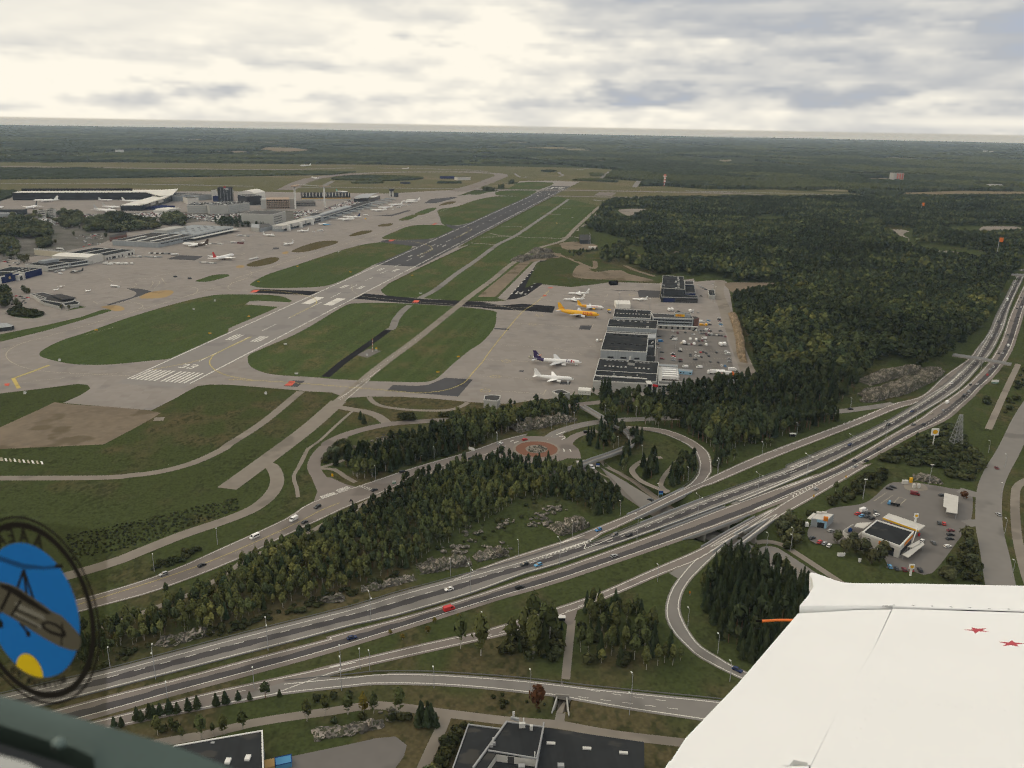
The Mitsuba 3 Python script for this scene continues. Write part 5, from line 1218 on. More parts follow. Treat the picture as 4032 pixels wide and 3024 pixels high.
put('sign_board', s7.box(s7.len * .06, s7.len * .63, 12.3, 15.0, 0, 0.25), 'm_yellow', k7)
sign_text(k7, 'DHL', s7, s7.len * .17, 12.85, 1.7, 'm_red', 0.3)
kq = thing('loading_bays', 'white canopy over dark loading bays below the banded office', 'canopy')
sq = Side((162,907), (206,902), np.array(R5[0]))
put('roof', sq.box(0, sq.len, 3.0, 3.5, -4.0, 0.3), 'm_trim', kq)
for a, b in even(7, 0, 1, .35):
    put('bay_door', sq.box(a * sq.len, b * sq.len, 0.1, 2.9, -1.0, -0.2), 'm_glass', kq)
put('back_wall', sq.box(0, sq.len, 0, 2.95, -3.9, -1.1), 'm_wall_pale', kq)
R6 = M('211 1170,239 1162,222 1066,193 1074')
k8 = hall('dark_hangar', 'large dark hangar with a black roof at the head of the cargo apron', 'building', R6, 15, 'm_wall_dark', 'm_roof_dark', 'm_wall_pale')
skylights(k8, M('230 1156,228 1147,227 1137,225 1128,221 1124,219 1116,222 1109,220 1100,218 1089,216 1078,212 1075'), 2.4, 1.6, 0.9, 15)
R6b = M('196 1089,224 1073,240 1068,237 1054,190 1055')
k9 = hall('hangar_annex', 'lower dark front part of the hangar with a strip of windows', 'building', R6b, 6.5, 'm_wall_dark', 'm_roof_dark', 'm_steel')
s9 = side(R6b, 4, 3)
put('front_panel', s9.box(.38 * s9.len, .98 * s9.len, 0.3, 5.6, 0, 0.08), 'm_roof_mid', k9)
windows(k9, s9, even(7, .40, .70, .9), 1.8, 2.9, proud=0.12)
windows(k9, s9, even(6, .52, .97, .9), 4.0, 5.2, proud=0.12)
put('hangar_door', s9.box(.06 * s9.len, .37 * s9.len, 0.1, 5.4, 0, 0.1), 'm_wall_navy', k9)
hall('navy_annex', 'navy blue side wing of the dark hangar', 'building', M('235 1131,248 1131,238 1075,224 1073'), 9, 'm_wall_navy', 'm_roof_dark', 'm_steel')
hall('navy_annex', 'farther navy blue side wing with rooftop plant', 'building', M('239 1156,252 1157,247 1131,235 1129'), 10, 'm_wall_navy', 'm_roof_mid', 'm_trim')
put('sliding_door_panel', Side((192,1074), (211,1180), (218,1125)).box(0, 60, 0, 13, 0, 0.6), 'm_wall_beige', k8)
hall('gatehouse', 'small dark gatehouse beside the cargo road', 'building', M('265 1122,274 1122,266 1082,258 1083'), 4.5, 'm_wall_pale', 'm_roof_dark')


def tent(name, label, p0, p1, depth, h, rise, mat='m_canvas', wins=0):
    """a canvas hall with a curved roof, its long front over p0 - p1"""
    key = thing(name, label, 'tent')
    p0, p1 = np.array(p0), np.array(p1)
    u = (p1 - p0); n = np.array([-u[1], u[0]]) / np.linalg.norm(u)
    prof = [(0, 0), (0, h)] + [(depth * t, h + rise * math.sin(math.pi * t)) for t in np.linspace(0.08, 0.92, 8)] + [(depth, h), (depth, 0)]
    v = np.array([(*(p0 + n * a), b) for a, b in prof] + [(*(p1 + n * a), b) for a, b in prof])
    m = len(prof)
    f = [q for i in range(m - 1) for q in ((i, i + m, i + m + 1), (i, i + m + 1, i + 1))] + [(0, i + 1, i) for i in range(1, m - 1)] + [(m, m + i, m + i + 1) for i in range(1, m - 1)]
    put('canvas', (v, np.array(f)), mat, key)
    sd = Side(p0, p1, p0 + n)
    for i in range(wins):
        s = sd.len * (i + .8) / (wins + .6)
        put('window', sd.box(s - .25, s + .25, h * .45, h * .6), 'm_glass', key)
    return key


tent('storage_tent', 'large white storage tent behind the cargo halls', (127,1011), (145,1011), 22, 5.5, 2.2)
tent('storage_tent', 'small white canvas hall beside the nearest cargo hall', (55.3,660.9), (65.6,659.2), 8, 3.6, 1.5, wins=4)


def hut(label, pts, h):
    key = hall('corner_cut_hut', label, 'building', pts, h, 'm_wall_pale', 'm_roof_mid', 'm_trim')


hut('pale hut with a pointed grey roof at the corner of the cargo apron', M('-22 619.1,-21.5 629.4,-16.1 631.8,-9.1 630.1,-9.4 621.3,-11.6 616.3'), 7.5)
hut('pale hut with a dark roof and angled corner beside the canvas hall', M('33.2 649.9,37.8 654.3,42 655.2,47.5 646.8,40.7 643.8,37.6 642.6'), 5.5)

# --- the terminals
def block(name, label, a, b, depth, h, wall, top, trim='m_trim', cat_='building', z0=0.0):
    """a building over the front base line a - b, running back depth metres"""
    a, b = np.array(a), np.array(b)
    u = (b - a) / np.linalg.norm(b - a); n = np.array([-u[1], u[0]])
    rf = [tuple(a + n * depth), tuple(b + n * depth), tuple(b), tuple(a)]
    key = hall(name, label, cat_, rf, h, wall, top, trim, z0=z0)
    return key, Side(a, b, a + n), rf


def bands(key, sd, zs, hgt, mat='m_glass', lo=0.03, hi=0.97, n=1, proud=0.08, name='window_band'):
    for z in zs:
        for a, b in even(n, lo, hi, 0.97 if n == 1 else 0.9):
            put(name, sd.box(a * sd.len, b * sd.len, z, z + hgt, -.1, proud), mat, key)


# hangars by the left edge
kh, sh, _ = block('blue_hangar', 'navy blue hangar with a round gold emblem on its door', (-686,1099), (-680,1131), 46, 9.6, 'm_wall_white', 'm_roof_dark')
put('door', sh.box(0.5, sh.len - 0.5, 0.1, 8.4, 0, 0.3), 'm_wall_navy', kh)
put('door_top', sh.box(.24 * sh.len, .64 * sh.len, 8.4, 11.2, -.3, 0.3), 'm_wall_navy', kh)
ce = sh.p0 + sh.u * (.46 * sh.len) + sh.n * .5
ring_v = np.array([(*(ce + sh.u * 2.1 * math.cos(t)), 5.6 + 2.1 * math.sin(t)) for t in np.linspace(0, 2 * math.pi, 24, endpoint=False)])
rv = np.vstack([ring_v, ring_v + np.array([*(-sh.n * .25), 0])])
put('emblem', (rv, np.vstack([np.array([(0, i, i + 1) for i in range(1, 23)]), np.array([(i, (i + 1) % 24, 24 + (i + 1) % 24) for i in range(24)]), np.array([(i, 24 + (i + 1) % 24, 24 + i) for i in range(24)])])), 'm_ochre', kh)
kh2, sh2, _ = block('blue_hangar', 'navy blue hangar without emblem beside the emblem hangar', (-675,1136), (-672,1173), 46, 9.2, 'm_wall_white', 'm_roof_dark')
put('door', sh2.box(0.5, sh2.len - 0.3, 0.1, 9.0, 0, 0.3), 'm_wall_navy', kh2)
skylights(kh2, [tuple(sh2.p0 + sh2.u * a - sh2.n * b) for a in (4, 11, 18, 25) for b in (10, 20)], 2.6, 2.0, 0.6, 9.2)
put('lean_to', sh2.box(-13, -1, 0, 7.0, -30, -1), 'm_wall_white', kh2)
put('gate', sh2.box(-10, -4.5, 0, 5.2, -1.1, -0.8), 'm_glass', kh2)
kh3, sh3, _ = block('terrace_hangar', 'white edged office hangar with long glass bands and a balcony', (-675,1194), (-663,1230), 42, 8.2, 'm_wall_pale', 'm_roof_dark')
bands(kh3, sh3, (4.9, 1.8), 2.2, n=9)
put('balcony', sh3.box(0, sh3.len, 3.2, 3.7, 0, 4.0), 'm_trim', kh3)
put('roof_house', prism([tuple(sh3.p0 + sh3.u * a - sh3.n * b) for a, b in ((16, 22), (42, 22), (42, 34), (16, 34))], 8.2, 12.0), 'm_wall_grey', kh3)
kh4, sh4, _ = block('terrace_hangar', 'smaller office hangar with a white canopy left of the white hangar', (-663,1234), (-651,1264), 40, 7.2, 'm_wall_grey', 'm_roof_dark')
bands(kh4, sh4, (3.4,), 2.8, n=8)
put('canopy', sh4.box(0, sh4.len, 2.4, 2.9, 0, 5), 'm_trim', kh4)
kw = thing('white_hangar', 'tall white hangar with a shallow gable, largest of the left row', 'building')
pw0, pw1 = np.array((-651,1265)), np.array((-645,1300))
uw = (pw1 - pw0) / np.linalg.norm(pw1 - pw0); nw = np.array([-uw[1], uw[0]]); Lw = np.linalg.norm(pw1 - pw0)
gp = [(0, 0), (0, 10.5), (Lw / 2, 12.6), (Lw, 10.5), (Lw, 0)]
vw = np.array([(*(pw0 + uw * a), b) for a, b in gp] + [(*(pw0 + uw * a + nw * 62), b) for a, b in gp])
put('wall', (vw, np.array([(0, 2, 1), (0, 3, 2), (0, 4, 3), (5, 6, 7), (5, 7, 8), (5, 8, 9), (0, 1, 6), (0, 6, 5), (4, 8, 3), (4, 9, 8)])), 'm_wall_white', kw)
vr = vw[[1, 2, 3, 6, 7, 8]] + [0, 0, 0.15]
put('roof', (vr, np.array([(0, 1, 4), (0, 4, 3), (1, 2, 5), (1, 5, 4)])), 'm_canvas', kw)
sw = Side(pw0, pw1, pw0 + nw)
put('door', sw.box(.04 * Lw, .30 * Lw, 0.1, 4.2), 'm_wall_pale', kw)
put('door_track', sw.box(0, Lw, 8.6, 8.9), 'm_wall_pale', kw)
kf, sf, _ = block('freight_shed', 'white walled freight shed with dark doors beyond the white hangar', (-645,1307), (-629,1376), 75, 7.0, 'm_wall_white', 'm_roof_dark')
for a, b in ((.03, .075), (.12, .165), (.22, .33), (.42, .46), (.54, .58), (.76, .82), (.88, .93)):
    put('door', sf.box(a * sf.len, b * sf.len, .2, 3.9), 'm_glass', kf)
for v_ in (22, 48):
    put('skylight', sf.box(0.02 * sf.len, .98 * sf.len, 7.05, 7.9, -v_ - 2, -v_), 'm_trim', kf)
hall('beige_block', 'long beige three storey block behind the white hangar', 'building', M('-781 1350,-710 1322,-712 1330,-785 1360'), 9, 'm_wall_beige', 'm_roof_grey')
kt, st_, _ = block('freight_terminal', 'very long freight terminal with white roof strips and a canopy along the apron', (-622,1453), (-571,1699), 90, 9.0, 'm_wall_grey', 'm_roof_mid')
bands(kt, st_, (5.2,), 1.6, n=16)
bands(kt, st_, (1.0,), 3.2, n=14, lo=.3)
put('canopy', st_.box(.38 * st_.len, 1.02 * st_.len, 4.4, 5.0, 0, 11), 'm_trim', kt)
for i, (a, b) in enumerate(((.03, 16), (.02, 40), (.01, 62), (.17, 18), (.16, 44), (.15, 66), (.31, 20), (.30, 46))):
    put('roof_strip', st_.box(a * st_.len, (a + .11) * st_.len, 9.05, 10.0, -b - 5, -b), 'm_trim', kt)
put('upper_roof', st_.box(.45 * st_.len, st_.len, 9.05, 9.6, -88, -2), 'm_wall_grey', kt)
put('roof_house', st_.box(.46 * st_.len, .72 * st_.len, 9.1, 14.5, -86, -60), 'm_wall_pale', kt)
for a in np.linspace(.48, .92, 6):
    for b in (16, 34, 50):
        put('roof_unit', st_.box(a * st_.len, (a + .015) * st_.len, 9.6, 11.2, -b - 4, -b), 'm_steel', kt)
hall('brown_shed', 'low brown shed in the car park before the freight terminal', 'building', M('-751 1547,-746 1607,-729 1568,-737 1518'), 7, 'm_wall_brown', 'm_roof_mid', None)
ktw = tall = None
ka, sa, _ = block('tall_white_block', 'tall windowless white block with grey banded side before the pier', (-513,1784), (-506,1858), 70, 26, 'm_wall_pale', 'm_roof_grey')
bands(ka, sa, (4, 9, 14, 19), 1.4, lo=.06, hi=.7)
hall('grey_shed', 'long grey shed with a stepped roof beside the tall white block', 'building', M('-536 1760,-515 1690,-502 1734,-520 1776'), 8, 'm_wall_grey', 'm_roof_grey', None)
hall('grey_shed', 'square pale shed left of the stepped grey shed', 'building', M('-555 1770,-536 1760,-517 1695,-538 1710'), 8, 'm_wall_pale', 'm_roof_metal', None)
kpi, spi, _ = block('boarding_pier', 'nearest boarding pier with white boxes over a glazed base', (-474,1707), (-437,1904), 22, 11.5, 'm_wall_grey', 'm_wall_white')
for i, (a, b) in enumerate(((.0, .16), (.22, .52), (.56, .78))):
    put('white_box', spi.box(a * spi.len, b * spi.len, 5.2, 12.4, -20, 3), 'm_wall_white', kpi)
bands(kpi, spi, (1.0,), 3.4, n=12)
bands(kpi, spi, (6.0,), 3.4, n=8, proud=0.1)
for a in (.08, .37, .66):
    put('stair_tower', spi.box(a * spi.len, (a + .02) * spi.len, 0, 11, 3, 9), 'm_whitepaint', kpi)
kp2, sp2, _ = block('boarding_pier', 'long low grey pier lined with boarding bridges', (-437,1904), (-390,2308), 26, 9.5, 'm_wall_grey', 'm_roof_mid')
bands(kp2, sp2, (5.2,), 2.4, n=20)
put('sloped_glazing', prism([tuple(sp2.p0 + sp2.u * a - sp2.n * b) for a, b in ((-60, 8), (250, 8), (250, 24), (-60, 24))], 9.5, 12.5), 'm_roof_metal', kp2)
hall('round_hall', 'grey hall with rounded ends at the joint of the piers', 'building', M('-469 1919,-471 1974,-458 1960,-454 1993,-450 1930,-457 1898'), 13, 'm_concrete', 'm_roof_mid', None)


def jetbridge(label, a, b, z=4.6):
    key = thing('boarding_bridge', label, 'boarding bridge', 'boarding bridges along the pier')
    put('tunnel', tube([(*a, z + 1), (*b, z)], 2.0, 8), 'm_wall_grey', key)
    put('cab', boxat(b, 5, 5, z - 2.2, z + 2.4, 0.3), 'm_wall_pale', key)
    put('leg', boxat(np.array(a) * .3 + np.array(b) * .7, 1.2, 1.2, 0, z - 1), 'm_steel', key)


for a, b in (((-446,1954), (-409,1930)), ((-444,2008), (-406,1991)), ((-436,2058), (-396,2041)), ((-428,2114), (-387,2093)), ((-423,2166), (-388,2150)), ((-413,2220), (-373,2184)), ((-406,2274), (-364,2243)), ((-399,2331), (-363,2303)), ((-393,2371), (-356,2346)), ((-384,2429), (-352,2402)), ((-381,2476), (-350,2466))):
    jetbridge('grey boarding bridge reaching out from the pier', a, b)
kt1 = thing('curved_terminal', 'terminal hall with a curved silver roof near the control tower', 'building')
c0, c1 = np.array((-460,2413)), np.array((-415,2389))
prof = []
uu = (c1 - c0); nn = np.array([-uu[1], uu[0]]) / np.linalg.norm(uu)
d_far = np.array((-403,2532)) - c1
vv = []
for t in np.linspace(0, 1, 9):
    zc = 10 + 9 * math.sin(math.pi * (0.15 + 0.5 * t))
    vv += [(*(c0 + d_far * t * .75), zc * .8), (*(c1 + d_far * t), zc)]
vv = np.array(vv)
ff = np.array([q for i in range(8) for q in ((2 * i, 2 * i + 1, 2 * i + 3), (2 * i, 2 * i + 3, 2 * i + 2))])
put('roof', (np.vstack([vv, vv - [0, 0, .8]]), np.vstack([ff, ff[:, ::-1] + len(vv)])), 'm_roof_metal', kt1)
put('wall', prism([tuple(c0), tuple(c1), tuple(c1 + d_far * .96), tuple(c0 + d_far * .72)], 0, 9.5), 'm_glass', kt1)
kct = thing('control_tower', 'airport control tower with a dark glazed cab on pale legs', 'control tower')
ct = np.array((-381,2613))
for dx in (-5, 3):
    put('leg', boxat(ct + [dx, 0], 4.5, 7, 0, 16), 'm_wall_white', kct)
put('core', boxat(ct + [-1, 2], 4, 5, 0, 17), 'm_wall_dark', kct)
put('cab', tube([(*ct, 16), (*ct, 18), (*ct, 22)], [6, 6.5, 8.5], 12), 'm_glass', kct)
put('roof', tube([(*ct, 22), (*ct, 22.8)], 9.0, 12), 'm_wall_dark', kct)
put('side_block', boxat(ct + [14, 0], 12, 9, 0, 12), 'm_wall_dark', kct)
kd, sdk, _ = block('column_terminal', 'dark terminal hall with a row of white tapered columns', (-618,2449), (-485,2490), 40, 18, 'm_glass', 'm_roof_dark', None)
for a, b in even(15, 0, 1, .28):
    put('column', sdk.box(a * sdk.len, b * sdk.len, 9, 20, 0, 1.5), 'm_wall_white', kd)
put('canopy', sdk.box(0, sdk.len, 4.0, 5.0, 0, 20), 'm_wood', kd)
put('base', sdk.box(0, sdk.len, 0, 3.4, 0, 24), 'm_wall_pale', kd)
kb2, sb2, _ = block('building_shell', 'grey concrete building shell with a row of dark openings, under construction', (-585,2239), (-533,2259), 40, 12, 'm_concrete', 'm_roof_grey', None)
bands(kb2, sb2, (2, 7), 3, n=12)
kk, skk, _ = block('scaffolded_car_park', 'sand coloured open car park with five dark storeys', (-638,2166), (-582,2182), 60, 24, 'm_scaffold', 'm_scaffold', None)
for fl in range(5):
    for a, b in even(13, .02, .98, .84):
        put('opening', skk.box(a * skk.len, b * skk.len, 1.2 + fl * 4.7, 4.2 + fl * 4.7, -.2, .08), 'm_black', kk)
put('end_wall', skk.box(-13, 0, 0, 24, -40, 1), 'm_wall_pale', kk)
put('end_frame', skk.box(skk.len, skk.len + 12, 0, 24, -40, -2), 'm_concrete', kk)
kho, sho, _ = block('dark_glass_tower', 'dark blue glass office tower, tallest building of the airport', (-823,2345), (-785,2353), 30, 38, 'm_glass', 'm_roof_dark', None)
for a in (.18, .42, .62, .85):
    put('fin', sho.box(a * sho.len, (a + .02) * sho.len, 0, 37, 0, 1.2), 'm_steel', kho)
put('sign', sho.box(.46 * sho.len, .76 * sho.len, 33, 35.5, 0, 1.4), 'm_whitepaint', kho)
put('side_wing', sho.box(-14, 0, 0, 14, -20, 0), 'm_wall_navy', kho)
put('beacon', boxat(sho.p0 + sho.u * .5 * sho.len, 4, 4, 38, 41), 'm_red', kho)
for lab, a, b, dp, h, z_ in (('long white car park with louvred front', (-788,2026), (-744,2034), 70, 19, 3), ('plain white car park block behind a tree', (-729,2012), (-693,2035), 70, 20, 0), ('pale stepped car park block', (-691,2035), (-681,2071), 70, 20, 3), ('grey louvred car park, rightmost of the white garages', (-683,2079), (-668,2126), 70, 19, 3)):
    kg, sg_, rf = block('parking_garage', lab, a, b, dp, h, 'm_wall_pale', 'm_roof_grey')
    if z_:
        bands(kg, sg_, (3, 7, 11, 15), 1.1, 'm_wall_grey', name='louvre')
    for i in range(26):
        q = np.array(rf[0]) + (np.array(rf[1]) - np.array(rf[0])) * trng.random() + (np.array(rf[3]) - np.array(rf[0])) * trng.random()
        put('roof_car', boxat(q, 4.4, 1.9, h + .05, h + 1.5, trng.integers(0, 2) * 1.57), random.choice(['m_whitepaint', 'm_black', 'm_steel', 'm_roof_mid']), kg)
block('white_block', 'tall white slab wall left of the dark glass tower', (-858,2395), (-850,2396), 30, 27, 'm_wall_white', 'm_roof_grey', None)
block('white_block', 'white cube with a flat roof before the winged terminal', (-872,2250), (-848,2265), 60, 15, 'm_wall_white', 'm_roof_grey')
block('dark_glass_hall', 'dark glass hall with a bright tent like roof beside the garages', (-715,2251), (-682,2278), 60, 24, 'm_glass', 'm_roof_grey')
tent('bright_roof', 'bright curved roof over the dark glass hall', (-737,2397), (-729,2470), 50, 20, 7)
for lab, a, b, dp, h in (('pale blue storage shed', (-864,2012), (-832,2018), 25, 7), ('white storage shed with low gable', (-840,2042), (-825,2079), 40, 7), ('navy storage shed', (-880,2086), (-864,2144), 40, 6)):
    block('storage_shed', lab + ' below the winged terminal', a, b, dp, h, 'm_wall_navy' if 'navy' in lab else 'm_wall_white', 'm_wall_navy' if 'navy' in lab else 'm_canvas', None)
for i, (a, b) in enumerate((((-884,2366), (-866,2416)), ((-949,2352), (-940,2377)), ((-924,2335), (-928,2450)))):
    block('terminal_wing', ('flat grey terminal wing beside the white cube', 'small dark glazed terminal wing', 'long grey terminal wing behind the storage sheds')[i], a, b, 60, 14, 'm_wall_grey' if i != 1 else 'm_glass', 'm_roof_grey')
kwt = thing('winged_terminal', 'long dark terminal under a white winged roof with black roof lights', 'building')
q0, q1 = np.array((-1355,2280)), np.array((-1019,2374))
q2 = np.array((-956,2351))
uq = (q1 - q0) / np.linalg.norm(q1 - q0); nq = np.array([-uq[1], uq[0]])
put('wall', prism([tuple(q0), tuple(q1), tuple(q1 + nq * 60), tuple(q0 + nq * 60)], 0, 19), 'm_glass', kwt)
put('roof', prism([tuple(q0 + uq * 10 - nq * 12), tuple(q1 - nq * 12 + uq * 20), tuple(q1 + nq * 70 + uq * 60), tuple(q0 + nq * 70 + uq * 20)], 20, 21.5), 'm_canvas', kwt)
for i in range(11):
    a0 = q0 + uq * (np.linalg.norm(q1 - q0) * (.10 + .0655 * i + (.03 if i > 7 else 0))) + nq * 40
    put('roof_light', boxat(a0, 40, 10, 21.5, 27.5, math.atan2(uq[1], uq[0])), 'm_black', kwt)
wing_a, wing_b, wing_c, wing_d = np.array((-1054,2386)), np.array((-971,2444)), np.array((-941,2327)), np.array((-959,2295))
vq = np.array([(*np.array((-1050,2387)), 21), (*np.array((-964,2426)), 27), (*np.array((-932,2303)), 20), (*np.array((-956,2283)), 18.5)])
put('wing_roof', (np.vstack([vq, vq - [0, 0, 1.5]]), np.array([(0, 2, 1), (0, 3, 2), (4, 5, 6), (4, 6, 7), (0, 1, 5), (0, 5, 4), (1, 2, 6), (1, 6, 5), (2, 3, 7), (2, 7, 6), (3, 0, 4), (3, 4, 7)])), 'm_canvas', kwt)
kl, sl, _ = block('lower_wing', 'lower dark glazed wing with a sloping white roof reaching the apron', (-913,2063), (-945,2331), 50, 13, 'm_glass', 'm_canvas', None)
vl = np.array([(*np.array((-920,2060)), 17), (*np.array((-903,2069)), 17), (*np.array((-939,2326)), 19), (*np.array((-941,2274)), 19)])
put('sloping_roof', (np.vstack([vl, vl - [0, 0, 1.2]]), np.array([(0, 1, 2), (0, 2, 3), (4, 6, 5), (4, 7, 6), (0, 5, 1), (0, 4, 5), (1, 6, 2), (1, 5, 6), (2, 7, 3), (2, 6, 7), (3, 4, 0), (3, 7, 4)])), 'm_canvas', kl)
put('white_panel', sl.box(.26 * sl.len, .42 * sl.len, 6, 12.5, 0, .5), 'm_wall_white', kl)
put('white_panel', sl.box(.52 * sl.len, .68 * sl.len, 6, 12.5, 0, .5), 'm_wall_white', kl)
for lab, a, b, h in (('white banded office block left of the apron', (-1077,1898), (-1061,1900), 13), ('white banded office block, taller of the pair', (-1054,1894), (-1040,1897), 16)):
    ko, so, _ = block('banded_block', lab, a, b, 18, h, 'm_wall_white', 'm_roof_grey')
    bands(ko, so, [2 + 4 * i for i in range(int(h / 4))], 1.6)
block('grey_depot', 'long grey depot at the left edge of the terminal car parks', (-1163,1883), (-1127,1889), 22, 7, 'm_wall_grey', 'm_roof_metal', None)
block('grey_depot', 'dark depot with a concrete end tower', (-1184,1917), (-1127,1927), 26, 11, 'm_wall_dark', 'm_roof_grey', None)
# the flat roofed flying club by the taxiway
hall('flying_club', 'low club building with a large overhanging brown roof by the taxiway', 'building', M('-599 1014,-589 1025,-573 1013,-534 995,-527 977,-532 964,-573 985'), 4.0, 'm_wall_white', 'm_roof_mid')
kfc = thing('club_roof', 'wide dark brown flat roof on the club building', 'roof')
put('roof', prism(M('-566 999,-557 1006,-528 986,-538 973'), 5.6, 6.6), 'm_roof_mid', kfc)
put('wall', prism(M('-566 1002,-557 1007,-533 990,-541 980'), 4.0, 5.6), 'm_wall_dark', kfc)
hall('club_annex', 'white walled annex with a chimney left of the club building', 'building', M('-600 1013,-597 1016,-567 991,-565 984'), 4.2, 'm_wall_white', 'm_roof_dark')
hall('club_annex', 'glass fronted annex of the club with a white wall', 'building', M('-535 966,-529 982,-518 973,-514 962,-525 953'), 3.6, 'm_wall_pale', 'm_roof_dark')
hall('club_annex', 'long low grey annex facing the gravel court', 'building', M('-570 982,-560 989,-535 966,-528 949,-559 970'), 3.4, 'm_wall_pale', 'm_roof_dark', None)
hall('roundel_shed', 'dark curved shed at the left edge by the taxiway', 'building', M('-544 851,-545 860,-537 860,-525 850,-525 844,-535 837'), 4, 'm_wall_dark', 'm_roof_metal', None)

# --- far side of the airfield and beyond
for lab, a, b, h, w_ in (('navy shed on the far side of the airfield', (-311,3553), (-255,3569), 10, 'm_wall_navy'), ('white shed on the far side of the airfield', (-236,3474), (-186,3512), 12, 'm_wall_white'), ('low dark shed beside the far taxiway', (-417,3191), (-397,3210), 7, 'm_wall_dark')):
    block('far_shed', lab, a, b, 25, h, w_, 'm_roof_mid', None)
for lab, a, b, h, w_ in (('long white factory at the forest edge beyond the far runway', (-2724,4634), (-2671,4745), 14, 'm_wall_white'), ('pale warehouse at the forest edge, right of the long factory', (-2516,4735), (-2433,4776), 14, 'm_wall_pale'), ('white house row at the far left edge', (-2714,4508), (-2700,4546), 9, 'm_wall_white'),
                         ('small white farm beyond the far runway', (-2320,4695), (-2316,4731), 9, 'm_wall_white'), ('white works far off in the forest', (-2718,5839), (-2675,5866), 14, 'm_wall_white'), ('white mill far off in the forest', (-4962,9739), (-5001,9880), 16, 'm_wall_white'),
                         ('two storey white barn beside the tan fields', (-2885,7084), (-2825,7051), 12, 'm_wall_white'), ('bright white factory near the horizon', (2389,17609), (2473,17710), 26, 'm_wall_white'), ('bright white store near the horizon', (2574,17675), (2645,17760), 26, 'm_wall_white'), ('long white hall at the edge of the eastern woods', (1975,3580), (2026,3557), 16, 'm_wall_white'),
                         ('low white sheds strung along the eastern woods', (1864,3701), (1941,3722), 8, 'm_wall_white'), ('white silo pair on the eastern skyline', (5707,10521), (5748,10546), 30, 'm_wall_white'), ('white silo near the eastern skyline', (5724,10411), (5756,10430), 30, 'm_wall_white'), ('pale hut in the clearing of the great wood', (698,1706), (709,1703), 4, 'm_wall_white')):
    block('far_building', lab, a, b, 30 if h > 5 else 8, h, w_, 'm_wall_pale', None)
ka_, sa_, _ = block('asphalt_works', 'pink and white works tower with a dust plume in the woods', (1716,3887), (1767,3901), 30, 42, 'm_wall_pale', 'm_roof_grey', None)
for a in (.3, .55, .8):
    put('stripe', sa_.box(a * sa_.len, (a + .12) * sa_.len, 2, 40, 0, 1), 'm_paint_red', ka_)
ktw = thing('striped_tower', 'tall red and white striped radar tower at the forest edge', 'tower')
tb = np.array((583,3341))
for i in range(7):
    put('band', tube([(*tb, i * 5.5), (*tb, i * 5.5 + 5.5)], [4.4 - .15 * i, 4.25 - .15 * i], 10), 'm_paint_red' if i % 2 == 0 else 'm_whitepaint', ktw)
put('platform', tube([(*tb, 37), (*tb, 39.5)], 7.2, 12), 'm_whitepaint', ktw)
put('dome', tube([(*tb, 39.5), (*tb, 42), (*tb, 44.5), (*tb, 46)], [4.5, 5.2, 4, 1.2], 12), 'm_paint_red', ktw)
krs = thing('radio_station', 'grey radio station hut with a lattice mast beside the gravel track', 'building')
put('wall', prism(M('130 1685,148 1697,152 1670,146 1607,125 1605'), 0, 7), 'm_wall_dark', krs)
put('roof', prism(M('130 1685,148 1697,152 1670,146 1607,125 1605'), 7, 7.3), 'm_roof_mid', krs)
tent('white_van_body', 'two white cabins by the radio station', (137,1546), (151,1543), 4, 3, .4)
hall('dark_tent', 'black canvas hall beside white vehicles at the top of the cargo apron', 'tent', M('136 1183,150 1187,148 1173,137 1168'), 4, 'm_black', 'm_black', None)


def lattice(name, label, base, h, w, cat_='mast', red=True):
    key = thing(name, label, cat_)
    b = np.array(base)
    legs = [b + np.array(d) * w / 2 for d in ((-1, -1), (1, -1), (1, 1), (-1, 1))]
    m, m2 = [], []
    top = lambda p, t: (*(b + (np.array(p) - b) * (1 - .8 * t)), h * t)
    r = max(.05, w * .03)
    for p in legs:
        m.append(tube([top(p, 0), top(p, 1)], r, 4))
    for i in range(8):
        t0, t1 = i / 8, (i + 1) / 8
        for j in range(4):
            m.append(tube([top(legs[j], t0), top(legs[(j + 1) % 4], t1)], r * .6, 3))
            m.append(tube([top(legs[j], t1), top(legs[(j + 1) % 4], t1)], r * .6, 3))
    put('frame', cat_mesh(m), 'm_steel', key)
    return key


lattice('radio_mast', 'white lattice radio mast beside the grey radio station', (143,1594), 24, 3.2)
kpy = lattice('power_pylon', 'grey lattice pylon behind the fuel sign', (318.1,556.3), 24, 7.0, 'pylon')
for z_ in (15, 19, 23):
    put('crossarm', boxat((318.1,556.3), 11 - (z_ - 15) * .6, .3, z_, z_ + .3, .6), 'm_steel', kpy)
for lab, base, top_, jib in (('white tower crane with its long jib over the building site', (-506,2245), 54, -250), ('white tower crane behind the open car park', (-566,2176), 58, 0)):
    kcr = thing('tower_crane', lab, 'crane')
    b_ = np.array(base)
    for i in range(9):
        put('mast_section', boxat(b_, 3.4, 3.4, i * top_ / 9, (i + 1) * top_ / 9), 'm_whitepaint' if i < 8 else 'm_steel', kcr)
    if jib:
        for i in range(28):
            put('jib_section', box(b_[0] - 6 - i * 2.2 - 2.2, b_[0] - 6 - i * 2.2, b_[1] - .7, b_[1] + .7, top_ + .1 * i - .6, top_ + .1 * i + .7), 'm_steel' if i % 3 == 1 else 'm_whitepaint', kcr)
        put('counter_jib', box(b_[0] - 12, b_[0] + 18, b_[1] - 1.2, b_[1] + 1.2, top_ - 1, top_ + 1), 'm_scaffold', kcr)
    else:
        put('counter_jib', box(b_[0] - 5, b_[0] + 6, b_[1] - 16, b_[1] + 30, top_ - 1, top_ + 1.6), 'm_scaffold', kcr)

